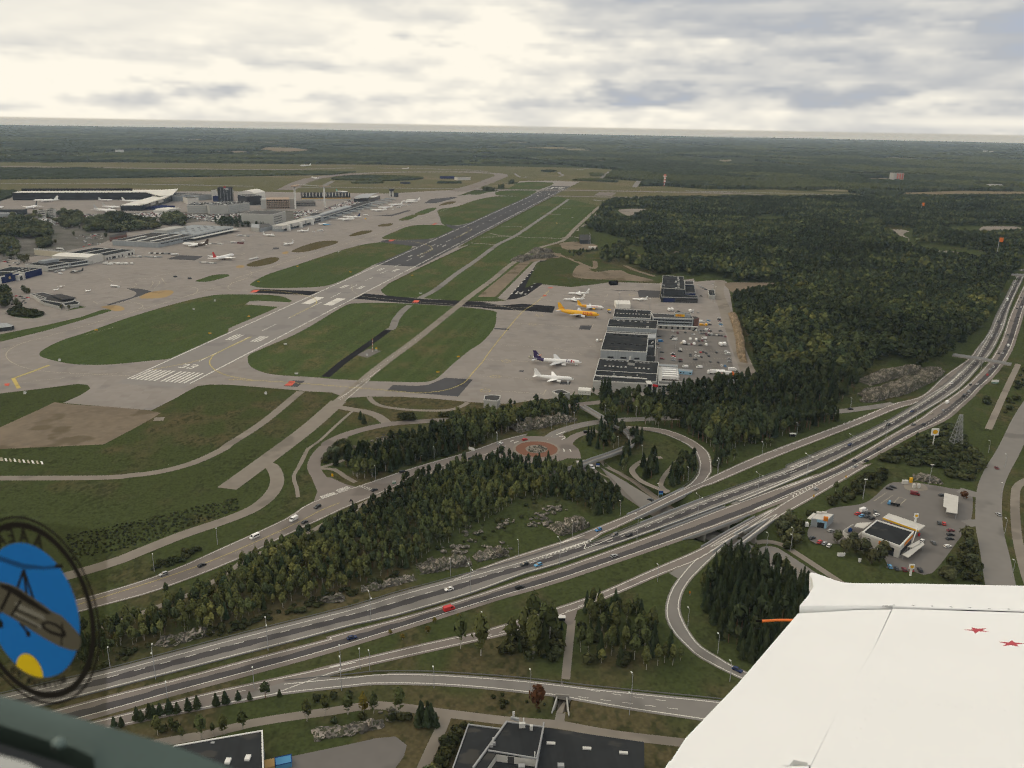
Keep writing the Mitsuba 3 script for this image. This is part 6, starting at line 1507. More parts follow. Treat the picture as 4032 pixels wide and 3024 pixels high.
# --- the filling station
RG = M('204.7 420.8,219.3 407.6,214.5 400,204.4 390.6,190.6 405.6')
RG = [RG[0], RG[1], RG[3], RG[4]]
kgs = hall('filling_station', 'filling station shop with a black roof and white parapet', 'building', RG, 6.5, 'm_wall_white', 'm_roof_dark', 'm_whitepaint', 0.7)
sg1 = side(RG, 3, 2)
put('dark_entrance', sg1.box(.70 * sg1.len, .87 * sg1.len, 0, 4.6), 'm_glass', kgs)
put('orange_sign', sg1.box(.46 * sg1.len, .60 * sg1.len, 4.0, 5.7, 0, .25), 'm_orange', kgs)
sg2 = side(RG, 2, 1)
put('shop_window', sg2.box(.1 * sg2.len, .9 * sg2.len, .4, 3.4), 'm_glass', kgs)
put('orange_fascia', sg2.box(.35 * sg2.len, .95 * sg2.len, 4.2, 5.8, 0, .2), 'm_orange', kgs)
put('roof_mast', tube([(*(214.8,400), 0), (*(219.9,405.6), 11)], .25, 6), 'm_whitepaint', kgs)
kgc = thing('pump_canopy', 'white pump canopy with a yellow edge behind the shop', 'canopy')
RCN = M('217.1 433.5,231.1 418.8,224.6 412.7,211.3 427.9')
put('roof', prism(RCN, 4.4, 5.2), 'm_wall_white', kgc)
scn = side(RCN, 3, 2)
put('yellow_edge', scn.box(0, scn.len, 4.3, 5.1, 0, .15), 'm_yellow', kgc)
for t in (.12, .38, .64, .9):
    c_ = np.array(RCN[3]) * (1 - t) + np.array(RCN[2]) * t; e_v = np.array(RCN[0]) * (1 - t) + np.array(RCN[1]) * t
    c_ = c_ * .6 + e_v * .4
    put('post', boxat(c_, .4, .4, 0, 4.4), 'm_steel', kgc)
    put('pump', boxat(c_ + [1.2, -.6], .9, .6, .06, 1.8), 'm_red', kgc)
RW2 = M('177.1 434.1,185 431.4,177.9 423.1,172.8 425.1')
kcw = hall('car_wash', 'car wash with white roof and light blue portal', 'building', M('177.1 434.1,185 431.4,178.1 423,170.1 425.6'), 5, 'm_wall_grey', 'm_wall_white', None)
scw = side(M('177.1 434.1,185 431.4,178.1 423,170.1 425.6'), 3, 2)
put('blue_portal', scw.box(.36 * scw.len, 1.0 * scw.len, 3.4, 4.9, 0, .3), 'm_lightblue', kcw)
put('blue_portal', scw.box(.86 * scw.len, 1.0 * scw.len, 0, 3.4, 0, .3), 'm_lightblue', kcw)
put('door', scw.box(.42 * scw.len, .84 * scw.len, .1, 3.2), 'm_glass', kcw)
put('orange_cube', boxat((177.2,423.1), 2.4, 1.6, 5, 7.2, -.35), 'm_orange', kcw)
put('side_canopy', prism(M('168.3 427.1,174.3 434.2,176.4 432.2,170.2 425.6'), 4.1, 4.4), 'm_wall_white', kcw)
for i, (x0_, x1_) in enumerate(((290, 330), (375, 420))):
    put('roof_fin', boxat((176.6,432.2) if i == 0 else (179.7,432.4), 2.6, 1.6, 5, 5.9, -.35), 'm_wall_white', kcw)
kyd = thing('service_yard', 'curved white wall round the service yard beside the shop', 'wall')
yw = spline(M('194.9 415.1,189 409.4,184.4 413.6,186.1 417.1,193.1 423.5'), 2)
put('wall', prism(sg.LineString(yw).buffer(.18), 0, 2.8), 'm_wall_white', kyd)
put('blue_bin', boxat((190.2,420.3), 2.2, 1.6, 0, 1.8, .5), 'm_blue', kyd)
put('white_roof', prism(M('194.7 422.7,203.5 424.2,196.2 416.6,191.8 418.7'), 3.6, 4.0), 'm_wall_white', kyd)
for lab, pts, h in (('flat white canopy in front of the shop entrance', M('205.1 388.5,222.6 403,222 399.9,206.8 385.3'), 3.4), ('pale grey lower roof at the corner of the shop', M('211.1 396.2,221.1 403.9,219.9 400.3,213.4 395.2'), 4.0), ('white canopy with a stepped edge at the east side of the forecourt', M('265.2 466.1,271.4 461.3,258.6 437.4,253.1 439.5,256.2 445.1,254.9 446.6,259.7 455.8'), 4.0)):
    kz = thing('white_canopy', lab, 'canopy')
    put('roof', prism(pts, h - .3, h), 'm_wall_white', kz)
    for q in pts[::2]:
        q = np.array(q) * .9 + np.mean(np.array(pts), 0) * .1
        put('post', boxat(q, .25, .25, 0, h - .3), 'm_steel', kz)
for lab, base, h, w in (('tall square fuel sign with a yellow shell beside the motorway', (300.6,554), 14.0, 5.2), ('square fuel sign with a yellow shell above parked cars', (202.6,372.6), 6.6, 2.7), ('square fuel sign on a white pillar behind the pump canopy', (227.2,422.6), 10.5, 2.4)):
    ksn = thing('fuel_sign', lab, 'sign')
    b_ = np.array(base)
    put('pole', boxat(b_, .5 if w > 3 else 1.0, .4, 0, h - w), 'm_whitepaint', ksn)
    put('panel', box(b_[0] - w / 2, b_[0] + w / 2, b_[1] - .25, b_[1] + .25, h - w, h), 'm_whitepaint', ksn)
    sh_ = [(-.30, -.34), (.30, -.34), (.30, -.22), (.44, -.06), (.40, .16), (.26, .32), (0, .38), (-.26, .32), (-.40, .16), (-.44, -.06), (-.30, -.22)]
    mm = trimesh.creation.extrude_polygon(sg.Polygon([(x_ * w * .8, z_ * w * .8) for x_, z_ in sh_]), .1, engine='earcut')
    put('emblem', (np.column_stack([b_[0] + mm.vertices[:, 0], b_[1] - .27 - mm.vertices[:, 2], h - w / 2 + mm.vertices[:, 1]]), mm.faces), 'm_yellow', ksn)
    for side_ in (-1, 1):
        pass
kfi = thing('fuel_island', 'small truck pumps with white cabinets on a pale island', 'fuel pump')
put('island', prism(blob_poly(M('250.4 486.7,257.8 489.8,262.7 487.2,261 478.1,248.5 477.6'), 2), 0, .22), 'm_gravel', kfi)
for q, w_, h_, mt in (((251.2,487.6), 3.6, 2.4, 'm_wall_white'), ((255.9,489.7), 1.6, 3.2, 'm_yellow'), ((254,481.4), 1.6, 2.6, 'm_wall_white'), ((257,481.5), 1.6, 2.6, 'm_wall_white'), ((256.5,491), 1.2, 2.8, 'm_wall_white')):
    put('cabinet', boxat(q, w_, 1.4, .2, .2 + h_), mt, kfi)
for lab, q, w_, h_ in (('white service cabin beside the car wash', (167.6,424.9), 2.0, 2.2), ('pale hoarding panel on the grass before the shop', (174.4,390.9), 4.2, 1.9), ('white framed notice on the grass before the shop', (181.9,385.2), 1.5, 1.9), ('green and white direction sign beside the motorway', (433,714), 6.5, 3.2)):
    kbx = thing('notice_board' if 'cabin' not in lab else 'service_cabin', lab, 'sign' if 'cabin' not in lab else 'cabin')
    put('panel', boxat(q, w_, .25 if 'cabin' not in lab else 1.8, .5, .5 + h_), 'm_whitepaint', kbx)
    put('foot', boxat(q, w_ * .6, .2, 0, .5), 'm_steel', kbx)
    if 'green' in lab:
        put('green_strip', boxat(np.array(q) - [0, .15], w_, .1, .5, .5 + h_ * .3), 'm_green', kbx)

# --- the two dark roofed warehouses in the foreground
RF1 = M('-112.8 233.6,-85.3 241.8,-77.7 217.2,-125.8 216.1')
kf1 = hall('dark_warehouse', 'dark roofed warehouse with a white roof edge in the bottom left', 'building', RF1, 9, 'm_wall_grey', 'm_roof_dark', 'm_whitepaint', .35)
skylights(kf1, M('-92.4 226.7,-86.3 228.3'), 1.7, 2.3, .8, 9, 'm_whitepaint')
skylights(kf1, M('-100.5 235.3'), 1.2, .8, .4, 9, 'm_steel')
put('yellow_shed', prism(M('-82.7 233.4,-79.5 234.6,-78.4 230.8,-81.4 229.7'), 0, 4), 'm_wood', kf1)
kwh = thing('black_warehouse', 'big black roofed warehouse with a raised middle part at the bottom edge', 'building')
PL = M('-13.5 247.7,-2.2 246,0.2 249.7,-4.4 238.4,-10.6 227,-17.8 224.6')
put('roof_left', prism(M('-13.5 247.9,-1.2 246,-7.6 233,-11.4 224.7,-17.8 224.6'), 7.6, 8.0), 'm_roof_dark', kwh)
put('wall_left', prism(M('-13.5 247.9,-1.2 246,-7.6 233,-11.4 224.7,-17.8 224.6'), 0, 7.6), 'm_wall_dark', kwh)
put('parapet', prism(sg.LineString(M('-0.7 245.8,-13.4 247.9,-17.8 224.6')).buffer(.22), 7.7, 8.4), 'm_steel', kwh)
put('roof_middle', prism(M('0.3 246.5,13.4 244.3,10.5 229,-2.9 231.2,-5.7 232.3'), 10.1, 10.5), 'm_roof_dark', kwh)
put('wall_middle', prism(M('0.3 246.5,13.4 244.3,10.5 229,-2.9 231.2,-5.7 232.3'), 0, 10.1), 'm_wall_white', kwh)
put('parapet', prism(sg.LineString(M('-10.5 224.3,0.3 246.7')).buffer(.3), 10.2, 11.0), 'm_steel', kwh)
put('parapet', prism(sg.LineString(M('0.3 246.7,13.4 244.3,10.5 229,-5.7 232.3')).buffer(.2), 10.2, 10.9), 'm_steel', kwh)
put('roof_walkway', prism(M('-5.7 232.3,-3.1 231.2,-7.2 222.1,-11.2 222'), 9.9, 10.4), 'm_roof_dark', kwh)
put('wall_walkway', prism(M('-5.5 232,-3.1 231.2,-7.2 222.1,-11 222'), 0, 9.9), 'm_wall_white', kwh)
put('courtyard_roof', prism(M('-4.2 231.4,10.7 229.3,10.3 224.3,-7.2 223.9'), 6.8, 7.2), 'm_roof_dark', kwh)
smd = Side((-2.9,231.2), (10.5,229), (2.7,241.8))
put('door', smd.box(smd.len * .28, smd.len * .44, 7.2, 9.9, 0, .08), 'm_roof_mid', kwh)
put('roof_right', prism(M('13.9 246.8,32.1 243.2,48.4 240.2,46.3 225.6,10.1 224.7'), 8.1, 8.5), 'm_roof_dark', kwh)
put('wall_right', prism(M('13.9 246.8,32.1 243.2,48.4 240.2,46.3 225.6,10.1 224.7'), 0, 8.1), 'm_wall_dark', kwh)
put('parapet', prism(sg.LineString(M('13.5 246.8,10.1 224.7')).buffer(.25), 8.2, 10.6), 'm_steel', kwh)
skylights(kwh, M('15.8 238.6,28.1 236.4,40.5 234.6'), 3.0, 1.1, .5, 8.5, 'm_trim', rot=-.06)
skylights(kwh, M('18.7 228.1,5.5 227.5'), 2.2, 1.6, 1.2, 8.0, 'm_steel', 'roof_unit')
skylights(kwh, M('5.2 244.2,6.3 244.3,9 243.1'), 1.1, 1.1, 1.8, 10.5, 'm_trim', 'vent')
for q in M('2.3 248.2,3.4 247.8,4.1 247.5,-4.8 234.2,-4 235.2'):
    put('aerial_frame', boxat(q, 1.2, .8, 10.5, 11.6), 'm_steel', kwh)
for q in M('2.5 249.8,2.9 249.8,6.3 246.5,-4.3 236.3,9.9 229.8'):
    put('aerial', tube([(*q, 10.5), (*q, 12.6 if q[0] < 60 else 11.6)], .22, 6), 'm_whitepaint', kwh)
ksk = thing('skip', 'blue steel skip beside the dark warehouse', 'skip')
put('body', prism(M('-80 236.8,-74.9 238.6,-73.7 234.8,-78.8 233'), .1, 2.2), 'm_skyblue', ksk)
put('rim', prism(poly(M('-80 236.6,-74.8 238.4,-73.6 234.6,-78.7 232.8')).buffer(.1).difference(poly(M('-80 236.6,-74.8 238.4,-73.6 234.6,-78.7 232.8')).buffer(-.15)), 2.2, 2.35), 'm_blue', ksk)

# ---------------------------------------------------------------- bridges, guard rails, rocks
cutting = sg.LineString(DIP).buffer(27)
for key_, g_ in (('motorway_west', mwA), ('motorway_east', mwB), ('slip_road_west', r1.difference(mwA)), ('slip_road_east', r2.difference(unary_union([mwB, sroad])))):
    for x in polys(g_.intersection(cutting)):
        if x.area > 60:
            put('bridge_deck', prism(x, -1.3, 0.05), 'm_concrete', key_)
            edge = sg.LineString(x.exterior.coords).intersection(g_.boundary.buffer(.05))
            for e_ in getattr(edge, 'geoms', [edge]):
                if e_.length > 6:
                    put('bridge_rail', prism(e_.buffer(.14, cap_style='flat'), 0.05, 1.0), 'm_steel', key_)
dl = sg.LineString(DIP)
for off in (-9.5, 9.5):
    pl_ = dl.parallel_offset(abs(off), 'left' if off > 0 else 'right')
    for g_ in (mwA, mwB, r2):
        for x in polys(pl_.buffer(.5).intersection(g_)):
            put('bridge_pier', prism(x, -6.2, -1.2), 'm_concrete', 'motorway_west')


bs('m_rail', (0.16, 0.165, 0.17))


def rail(parent, ln, h0=.45, h1=.78, w=.1):
    put('guard_rail', prism(sg.LineString(ln).buffer(w, cap_style='flat'), h0, h1), 'm_rail', parent)


rail('motorway_west', sg.LineString(A_up).parallel_offset(3.0, 'left').coords)
rail('motorway_west', sg.LineString(A_lo).parallel_offset(1.8, 'right').coords)
rail('collector_road', sg.LineString(S_up).parallel_offset(1.9, 'left').coords)
rail('loop_ramp', sg.LineString(LP_in).parallel_offset(1.6, 'right').coords)


def overpass(name, label, pts3, w, cat_='bridge', piers=True):
    key = thing(name, label, cat_)
    p = np.array(pts3, float)
    q = np.column_stack([spline(p[:, :2], 4), np.interp(np.linspace(0, 1, len(spline(p[:, :2], 4))), np.linspace(0, 1, len(p)), p[:, 2])])
    t = np.gradient(q[:, :2], axis=0); t /= np.linalg.norm(t, axis=1, keepdims=True)
    n = np.column_stack([-t[:, 1], t[:, 0]])

    def strip(a, b, z0, z1):
        c = [np.column_stack([q[:, :2] + n * s, q[:, 2] + z]) for s, z in ((a, z0), (b, z0), (b, z1), (a, z1))]
        v = np.stack(c, 1).reshape(-1, 3); f = []
        for i in range(len(q) - 1):
            for j in range(4):
                k = (j + 1) % 4
                f += [(4 * i + j, 4 * i + 4 + j, 4 * i + 4 + k), (4 * i + j, 4 * i + 4 + k, 4 * i + k)]
        e_ = 4 * (len(q) - 1)
        f += [(0, 1, 2), (0, 2, 3), (e_, e_ + 2, e_ + 1), (e_, e_ + 3, e_ + 2)]
        return v, np.array(f)[:, ::-1]
    put('deck', strip(-w / 2, w / 2, -1.1, 0), 'm_concrete', key)
    put('surface', strip(-w / 2 + .35, w / 2 - .35, 0.0, .05), 'm_road', key)
    for s in (-1, 1):
        put('railing', strip(s * w / 2 - .12, s * w / 2 + .12, .1, 1.15), 'm_steel', key)
    if piers:
        for i in range(6, len(q) - 4, 8):
            if q[i, 2] > 1.6:
                put('pier', boxat(q[i, :2], .8, .8, -.3, q[i, 2] - .75), 'm_concrete', key)
    return key


overpass('footbridge', 'slim concrete footbridge crossing the motorway at the great wood', [(*(433,791), 6), (*(453,775), 6.4), (*(472,759), 6)], 5.0)
overpass('road_bridge', 'far road bridge over the motorway at the right edge', [(*(768,1288), 6.5), (*(791,1285), 6.5), (*(816,1281), 6.5)], 8.0)
overpass('cycle_bridge', 'curved cycle bridge over the roundabout exits', [(*(54.9,615.4), 5), (*(64.4,596.4), 5.2), (*(73.4,578.2), 5), (*(79.6,570.1), 4.5), (*(84.5,555.8), 4.2), (*(84.3,541.6), 4), (*(78,529.9), 3.8), (*(61.6,515.1), 3.6), (*(44.6,502), 3.4), (*(36.3,496.2), 1.8), (*(28,491.9), .5)], 4.2)
road('cycle_way', foot, 'm_gravel', 'gravel cycle way along the south side of the roundabout', 0.05)
kun = thing('underpass', 'concrete underpass with splayed white walls below the collector road', 'underpass')
for x in polys(sroad.intersection(sg.LineString(UNDER).buffer(3.2))):
    put('deck', prism(x, -.7, .05), 'm_concrete', kun)
for s_ in ('left', 'right'):
    put('side_wall', prism(sg.LineString(UNDER).parallel_offset(2.5, s_).buffer(.25).intersection(sroad), -3.3, -.7), 'm_wall_pale', kun)
for a, b in (((19.8,274), (17.4,264.7)), ((23.6,273.8), (23.8,263.5))):
    put('wing_wall', prism(sg.LineString([a, b]).buffer(.25), -3.2, .5), 'm_wall_pale', kun)
put('lintel', prism(sg.LineString([tuple((19.5,274.5)), tuple((24.3,274.1))]).buffer(.3), 0, 1.3), 'm_concrete', kun)

rk = np.random.default_rng(3)


def cliff(label, base, h, back, name='rock_outcrop'):
    """a broken rock face over the base line, its top falling away behind it"""
    ln = sg.LineString(spline(base, 2.0))
    n = max(8, int(ln.length / 1.1))
    P = np.array([ln.interpolate(k, normalized=True).coords[0] for k in np.linspace(0, 1, n)])
    t = np.gradient(P, axis=0); t /= np.linalg.norm(t, axis=1, keepdims=True)
    nn = np.column_stack([-t[:, 1], t[:, 0]])
    nn = np.where((nn[:, 1] < 0)[:, None], -nn, nn)
    prof = [(-.4, -.3), (0, .25), (.3, .6), (.9, .9), (2.0, 1.0), (.5 * back, .85), (.8 * back, .45), (back, -.3)]
    env = np.clip(np.sin(np.linspace(0, np.pi, n)) * 2.2, 0, 1) * (.55 + .9 * rk.random(n) * meshkit.fbm(np.stack([P[:, 0] / 9, P[:, 1] / 9, 0 * P[:, 0]], -1), 3, 6) * 1.6)
    V = []
    zb = terrain(P[:, 0], P[:, 1])
    for a, b in prof:
        j = rk.uniform(-1.6, 1.6, n)
        V.append(np.column_stack([P + nn * (a + j * .6)[:, None], zb + h * b * (env if b > 0 else 1) + rk.uniform(-.26, .26, n) * h * (b > .3)]))
    V = np.stack(V, 1).reshape(-1, 3); m = len(prof); f = []
    for i in range(n - 1):
        for j in range(m - 1):
            a = i * m + j
            f += [(a, a + m, a + m + 1), (a, a + m + 1, a + 1)]
    key = thing(name, label, 'rock')
    put('rock_face', (V, np.array(f)), 'm_rock_tan' if label.startswith('tan') else 'm_rock', key)


cliff('pink rock ledge above the motorway, leftmost of the cuttings', M('-150.4 302.3,-144.5 302.1,-138.9 305.1,-132.3 308.6,-127.1 312.2'), 2.6, 9)
cliff('long low pink rock ledge beside the motorway under the young wood', M('-70.1 348.2,-62.2 350.5,-53 355.5,-44.6 360.1'), 2.0, 7)
cliff('grey rock cutting with a pale wedge beside the motorway', M('-44.1 365.5,-35.7 367.5,-28.6 371.7,-18.3 374.3'), 3.6, 12)
cliff('grey rock cutting above the motorway chevrons', M('-16.2 377.9,-8.1 382.3,0.2 385.6'), 3.0, 10)
cliff('pale rock cutting left of the motorway bridges', M('27.6 408,32.8 411.6,38.8 415.2,45.3 421'), 5.0, 14)
cliff('low dark rocks at the left of the motorway bank', M('-89.3 339,-81.6 338.3,-75.7 340.4'), 2.0, 8)
cliff('heap of pale rocks on the grass above the empty yard', M('-69 247.3,-63.7 249.5,-57.6 250.6,-51.7 252.8,-44.6 255.4'), 2.2, 7)
cliff('tall grey rock face beside the roundabout', M('6.8 566.4,14.4 574,23 576.9,30 583.4,37.1 588.8,44.2 591.7,50.6 595.9'), 6.0, 16)
cliff('broad rock slope beside the slip road below the great wood', M('289 654,300 654,317 666,334 675,358 697,386 724,408 753'), 7.0, 22)
cliff('upper rock slope under the great wood', M('311 690,335 708,362 727,389 752'), 6.0, 18)
cliff('tan quarried rock wall beside the cargo road', M('225 767,232 804,244 855,259 934,270 997'), 6.0, 8)
cliff('pile of blasted stone beside the helicopter strip', M('12 1361,30 1401,51 1410,76 1432'), 7, 26)
cliff('second pile of blasted stone at the head of the helicopter strip', M('41 1455,53 1470,70 1479'), 8, 26)
cliff('bare rock knoll behind the filling station', M('259.6 493.9,265 491.9,270.8 488.9,276.7 488'), 2.6, 14)
bv = []
for q in M('15.9 418.6,18 424.3,19.4 428.7,22.3 434.7,26.4 439.3,27.8 440.9,24.3 437,20.6 424.4,16.6 420.7,-25.7 389.6,-22.1 399.8,-18.8 407.7,-6.4 413.6,-5.3 392.8,-9.5 391.4,-24.5 389.6,-30.5 388.8,-40.1 377,-42.2 374.6,-1.1 395.5,2.5 419.5,-90.4 545.4,-88.8 551.1,-86.9 554.6,-83.3 552.5,-80.2 553.8,-87 550.1,-91.5 547.6,-100.1 536.1,-105.6 531.6,-93.2 543,-46.6 262,-45.9 261.4'):
    for _ in range(6):
        s_ = rk.uniform(.4, 1.7)
        v_ = ICO.vertices * s_ * rk.uniform(.7, 1.2, (12, 1)) * [1.3, 1, .7] + [q[0] + rk.uniform(-5, 5), q[1] + rk.uniform(-4, 4), .1 + s_ * .2]
        v_[:, 2] += terrain(v_[:1, 0], v_[:1, 1])[0]
        bv.append((v_, ICO.faces))
put('boulders', cat_mesh(bv), 'm_rock', label='pale boulders lying on the rocky clearings', kind='stuff')
rv_ = []
for _ in range(60):
    a, d_ = rk.uniform(0, 6.28), 7.2 * math.sqrt(rk.random())
    s_ = rk.uniform(.35, 1.0)
    rv_.append((ICO.vertices * s_ * rk.uniform(.7, 1.2, (12, 1)) + [RB[0] + d_ * math.cos(a), RB[1] + d_ * math.sin(a), .25], ICO.faces))
put('rock_garden', cat_mesh(rv_), 'm_rock', 'roundabout_island', kind='stuff')

# ---------------------------------------------------------------- aircraft
PLANES = {'white': 'm_gloss_white'}
for key, col in (('gloss_white', (0.78, 0.78, 0.77)), ('gloss_yellow', (0.80, 0.42, 0.012)), ('gloss_red', (0.55, 0.03, 0.03)), ('gloss_purple', (0.030, 0.014, 0.085)), ('gloss_brown', (0.045, 0.026, 0.016)), ('gloss_grey', (0.42, 0.43, 0.44)), ('gloss_dark', (0.040, 0.045, 0.050)),
                 ('gloss_blue', (0.05, 0.20, 0.45)), ('gloss_green', (0.10, 0.35, 0.24)), ('gloss_navy', (0.015, 0.03, 0.10)), ('gloss_black', (0.012, 0.012, 0.014)), ('gloss_silver', (0.36, 0.37, 0.38)), ('gloss_darkred', (0.16, 0.02, 0.025)), ('gloss_beige', (0.40, 0.36, 0.29)), ('gloss_midgrey', (0.12, 0.125, 0.13)), ('gloss_skyblue', (0.12, 0.34, 0.58)), ('gloss_orange', (0.75, 0.17, 0.02))):
    bs('m_' + key, col, 0.32)


def foil(r_le, r_c, t_le, t_c, th=.11):
    """a lifting surface between a root and a tip section: leading edges (x, y, z) and chords; nose of the aircraft towards +x"""
    sec = [(0, 0), (.08, .5), (.4, .55), (1, .03), (1, -.03), (.4, -.35), (.08, -.35)]
    up_ = np.array([0, 0, 1.0]) if abs(t_le[2] - r_le[2]) < abs(t_le[1] - r_le[1]) else np.array([0, 1.0, 0])
    v = [np.array(le) + np.array([-c * a, 0, 0]) + up_ * b * th * c for le, c in ((r_le, r_c), (t_le, t_c)) for a, b in sec]
    m = len(sec); f = []
    for i in range(m):
        j = (i + 1) % m
        f += [(i, j, m + j), (i, m + j, m + i)]
    f += [(0, i + 1, i) for i in range(1, m - 1)] + [(m, m + i, m + i + 1) for i in range(1, m - 1)]
    return np.array(v), np.array(f)


def lathe_x(st, n=16):
    """rings (x, radius, z) along the x axis"""
    a = np.arange(n) * 2 * np.pi / n
    v = np.vstack([np.column_stack([np.full(n, x), r * np.cos(a), z + r * np.sin(a)]) for x, r, z in st]); f = []
    for i in range(len(st) - 1):
        for j in range(n):
            k = (j + 1) % n
            f += [(i * n + j, (i + 1) * n + j, (i + 1) * n + k), (i * n + j, (i + 1) * n + k, i * n + k)]
    f += [(0, j, j + 1) for j in range(1, n - 1)] + [((len(st) - 1) * n, (len(st) - 1) * n + j + 1, (len(st) - 1) * n + j) for j in range(1, n - 1)]
    return v, np.array(f)


FUS = [(0, .03, -.13), (.006, .16, -.12), (.016, .30, -.10), (.035, .50, -.07), (.06, .70, -.04), (.09, .87, -.015), (.125, .97, 0), (.16, 1, 0), (.40, 1, 0), (.60, 1, 0), (.70, .95, .05), (.80, .76, .19), (.88, .53, .33), (.95, .29, .46), (1.0, .08, .55)]


def plane(label, nose, tail, L, D, body='m_gloss_white', fin=None, rear=None, rear_at=.7, kind='jet', wing=None, engine=None, texts=(), detail=True, belly=None, name=None, group=None, span=None, cat_='aeroplane'):
    key = thing(name or {'jet': 'airliner', 'biz': 'business_jet', 'prop': 'propeller_airliner', 'light': 'light_aeroplane'}[kind], label, cat_, group)
    nose, tail = np.array(nose, float), np.array(tail, float)
    ang = math.degrees(math.atan2(*(nose - tail)[::-1]))
    R = D / 2
    z0 = R + {'jet': .42 * R + .55, 'biz': .9, 'prop': 1.0, 'light': .55}[kind]
    tw = T().translate([nose[0], nose[1], 0]).rotate([0, 0, 1], ang)
    fin, wing, engine = fin or body, wing or body, engine or body

    def add(n_, m, mt, smooth=False):
        put(n_, m, mt, key, smooth=smooth, tw=tw)
    st = [(-s * L, r * R, z0 + z * R) for s, r, z in FUS]
    if rear:
        i = next(i for i, s in enumerate(FUS) if s[0] > rear_at)
        s0, s1 = FUS[i - 1], FUS[i]
        t = (rear_at - s0[0]) / (s1[0] - s0[0])
        c = (-rear_at * L, (s0[1] + (s1[1] - s0[1]) * t) * R, z0 + (s0[2] + (s1[2] - s0[2]) * t) * R)
        add('fuselage', lathe_x(st[:i] + [c]), body, 40)
        add('rear_fuselage', lathe_x([c] + st[i:]), rear, 40)
    else:
        add('fuselage', lathe_x(st), body, 40)
    top = z0 + R
    hs = span or {'jet': .43 * L, 'biz': .46 * L, 'prop': .50 * L, 'light': .62 * L}[kind]
    zt = z0 + .85 * R
    if kind in ('jet', 'biz'):
        for s in (-1, 1):
            add('wing', foil((-.36 * L, s * R * .5, z0 - .45 * R), .20 * L, (-(.36 + .205) * L, s * hs, z0 + .05 * hs), .045 * L), wing)
    else:
        zw = z0 + (.95 if kind == 'prop' else .9) * R
        for s in (-1, 1):
            add('wing', foil((-.38 * L if kind == 'prop' else -.28 * L, 0, zw), .11 * L if kind == 'prop' else .19 * L, (-.40 * L if kind == 'prop' else -.30 * L, s * hs, zw + .1), .065 * L if kind == 'prop' else .15 * L), wing)
    fh = {'jet': .155 * L, 'biz': .15 * L, 'prop': .17 * L, 'light': .16 * L}[kind]
    add('tail_fin', foil((-.80 * L, 0, zt), .16 * L, (-.925 * L, 0, zt + fh), .062 * L, .10), fin)
    tl = (kind in ('biz', 'prop'))
    zs = zt + fh if tl else z0 + .45 * R
    for s in (-1, 1):
        add('stabiliser', foil((-.87 * L if not tl else -.92 * L, s * .1 * R, zs), .10 * L if not tl else .07 * L, (-.955 * L if not tl else -.955 * L, s * .17 * L, zs + .3), .045 * L if not tl else .035 * L), fin if tl else wing)
    if kind == 'jet':
        er = .24 * D if D > 5 else .27 * D
        for s in (-1, 1):
            add('engine', lathe_x([(-.335 * L + dx * er, r * er, z0 - .82 * R) for dx, r in ((1.3, .82), (1.2, 1.0), (.2, 1.05), (-1.6, .8), (-2.4, .45))], 12), engine, 40)
            v_, f_ = lathe_x([(-.335 * L + dx * er, r * er, z0 - .82 * R) for dx, r in ((1.32, .74), (1.0, .2))], 10)
            put('intake', (v_ + [0, s * .30 * hs, 0], f_), 'm_black', key, tw=tw)
            k_ = [k for k in scene if k.startswith(key + '__engine')][-1]
            v2, f2 = lathe_x([(-.335 * L + dx * er, r * er, z0 - .82 * R) for dx, r in ((1.3, .82), (1.2, 1.0), (.2, 1.05), (-1.6, .8), (-2.4, .45))], 12)
            scene[k_] = {**mikit.ply((v2 + [0, s * .30 * hs, 0], f2), engine, smooth=40), 'to_world': tw}
            add('pylon', box(-.40 * L, -.345 * L, s * .30 * hs - .15, s * .30 * hs + .15, z0 - .75 * R, z0 - .25 * R), wing)
    elif kind == 'biz':
        for s in (-1, 1):
            v_, f_ = lathe_x([(-.70 * L + dx, r, z0 + .55 * R) for dx, r in ((1.6, .62), (1.3, .72), (-1.0, .68), (-2.4, .4))], 10)
            put('engine', (v_ + [0, s * (R + .65), 0], f_), engine, key, 40, tw=tw)
    elif kind == 'prop':
        for s in (-1, 1):
            v_, f_ = lathe_x([(-.36 * L + dx, r, z0 + .8 * R) for dx, r in ((2.2, .25), (1.8, .6), (-1.5, .65), (-3.0, .25))], 8)
            put('engine', (v_ + [0, s * .32 * hs, 0], f_), engine, key, 40, tw=tw)
            for a_ in range(4):
                c_, s_ = math.cos(a_ * 1.57 + .4), math.sin(a_ * 1.57 + .4)
                put('propeller_blade', tube([(-.36 * L + 2.3, s * .32 * hs, z0 + .8 * R), (-.36 * L + 2.3, s * .32 * hs + 1.9 * c_, z0 + .8 * R + 1.9 * s_)], [.16, .08], 4), 'm_black', key, tw=tw)
    if detail:
        # flight deck windows: a dark band wrapped round the nose just proud of the skin
        a = np.radians(np.linspace(28, 152, 13)); v = []
        for s_, hgt in ((.030, 0), (.047, 0)):
            r_ = np.interp(s_, [q[0] for q in FUS], [q[1] for q in FUS]) * R; zc = z0 + np.interp(s_, [q[0] for q in FUS], [q[2] for q in FUS]) * R
            v.append(np.column_stack([np.full(13, -s_ * L), (r_ + .04) * np.cos(a), zc + (r_ + .04) * np.sin(a)]))
        v = np.vstack(v); f = np.array([q for i in range(12) for q in ((i, i + 1, 14 + i), (i, 14 + i, 13 + i))])
        keep_ = np.array([abs(i - 5.5) < 6 for i in range(12)]).repeat(2)
        put('cockpit_window', (v, f[keep_]), 'm_glass', key, tw=tw)
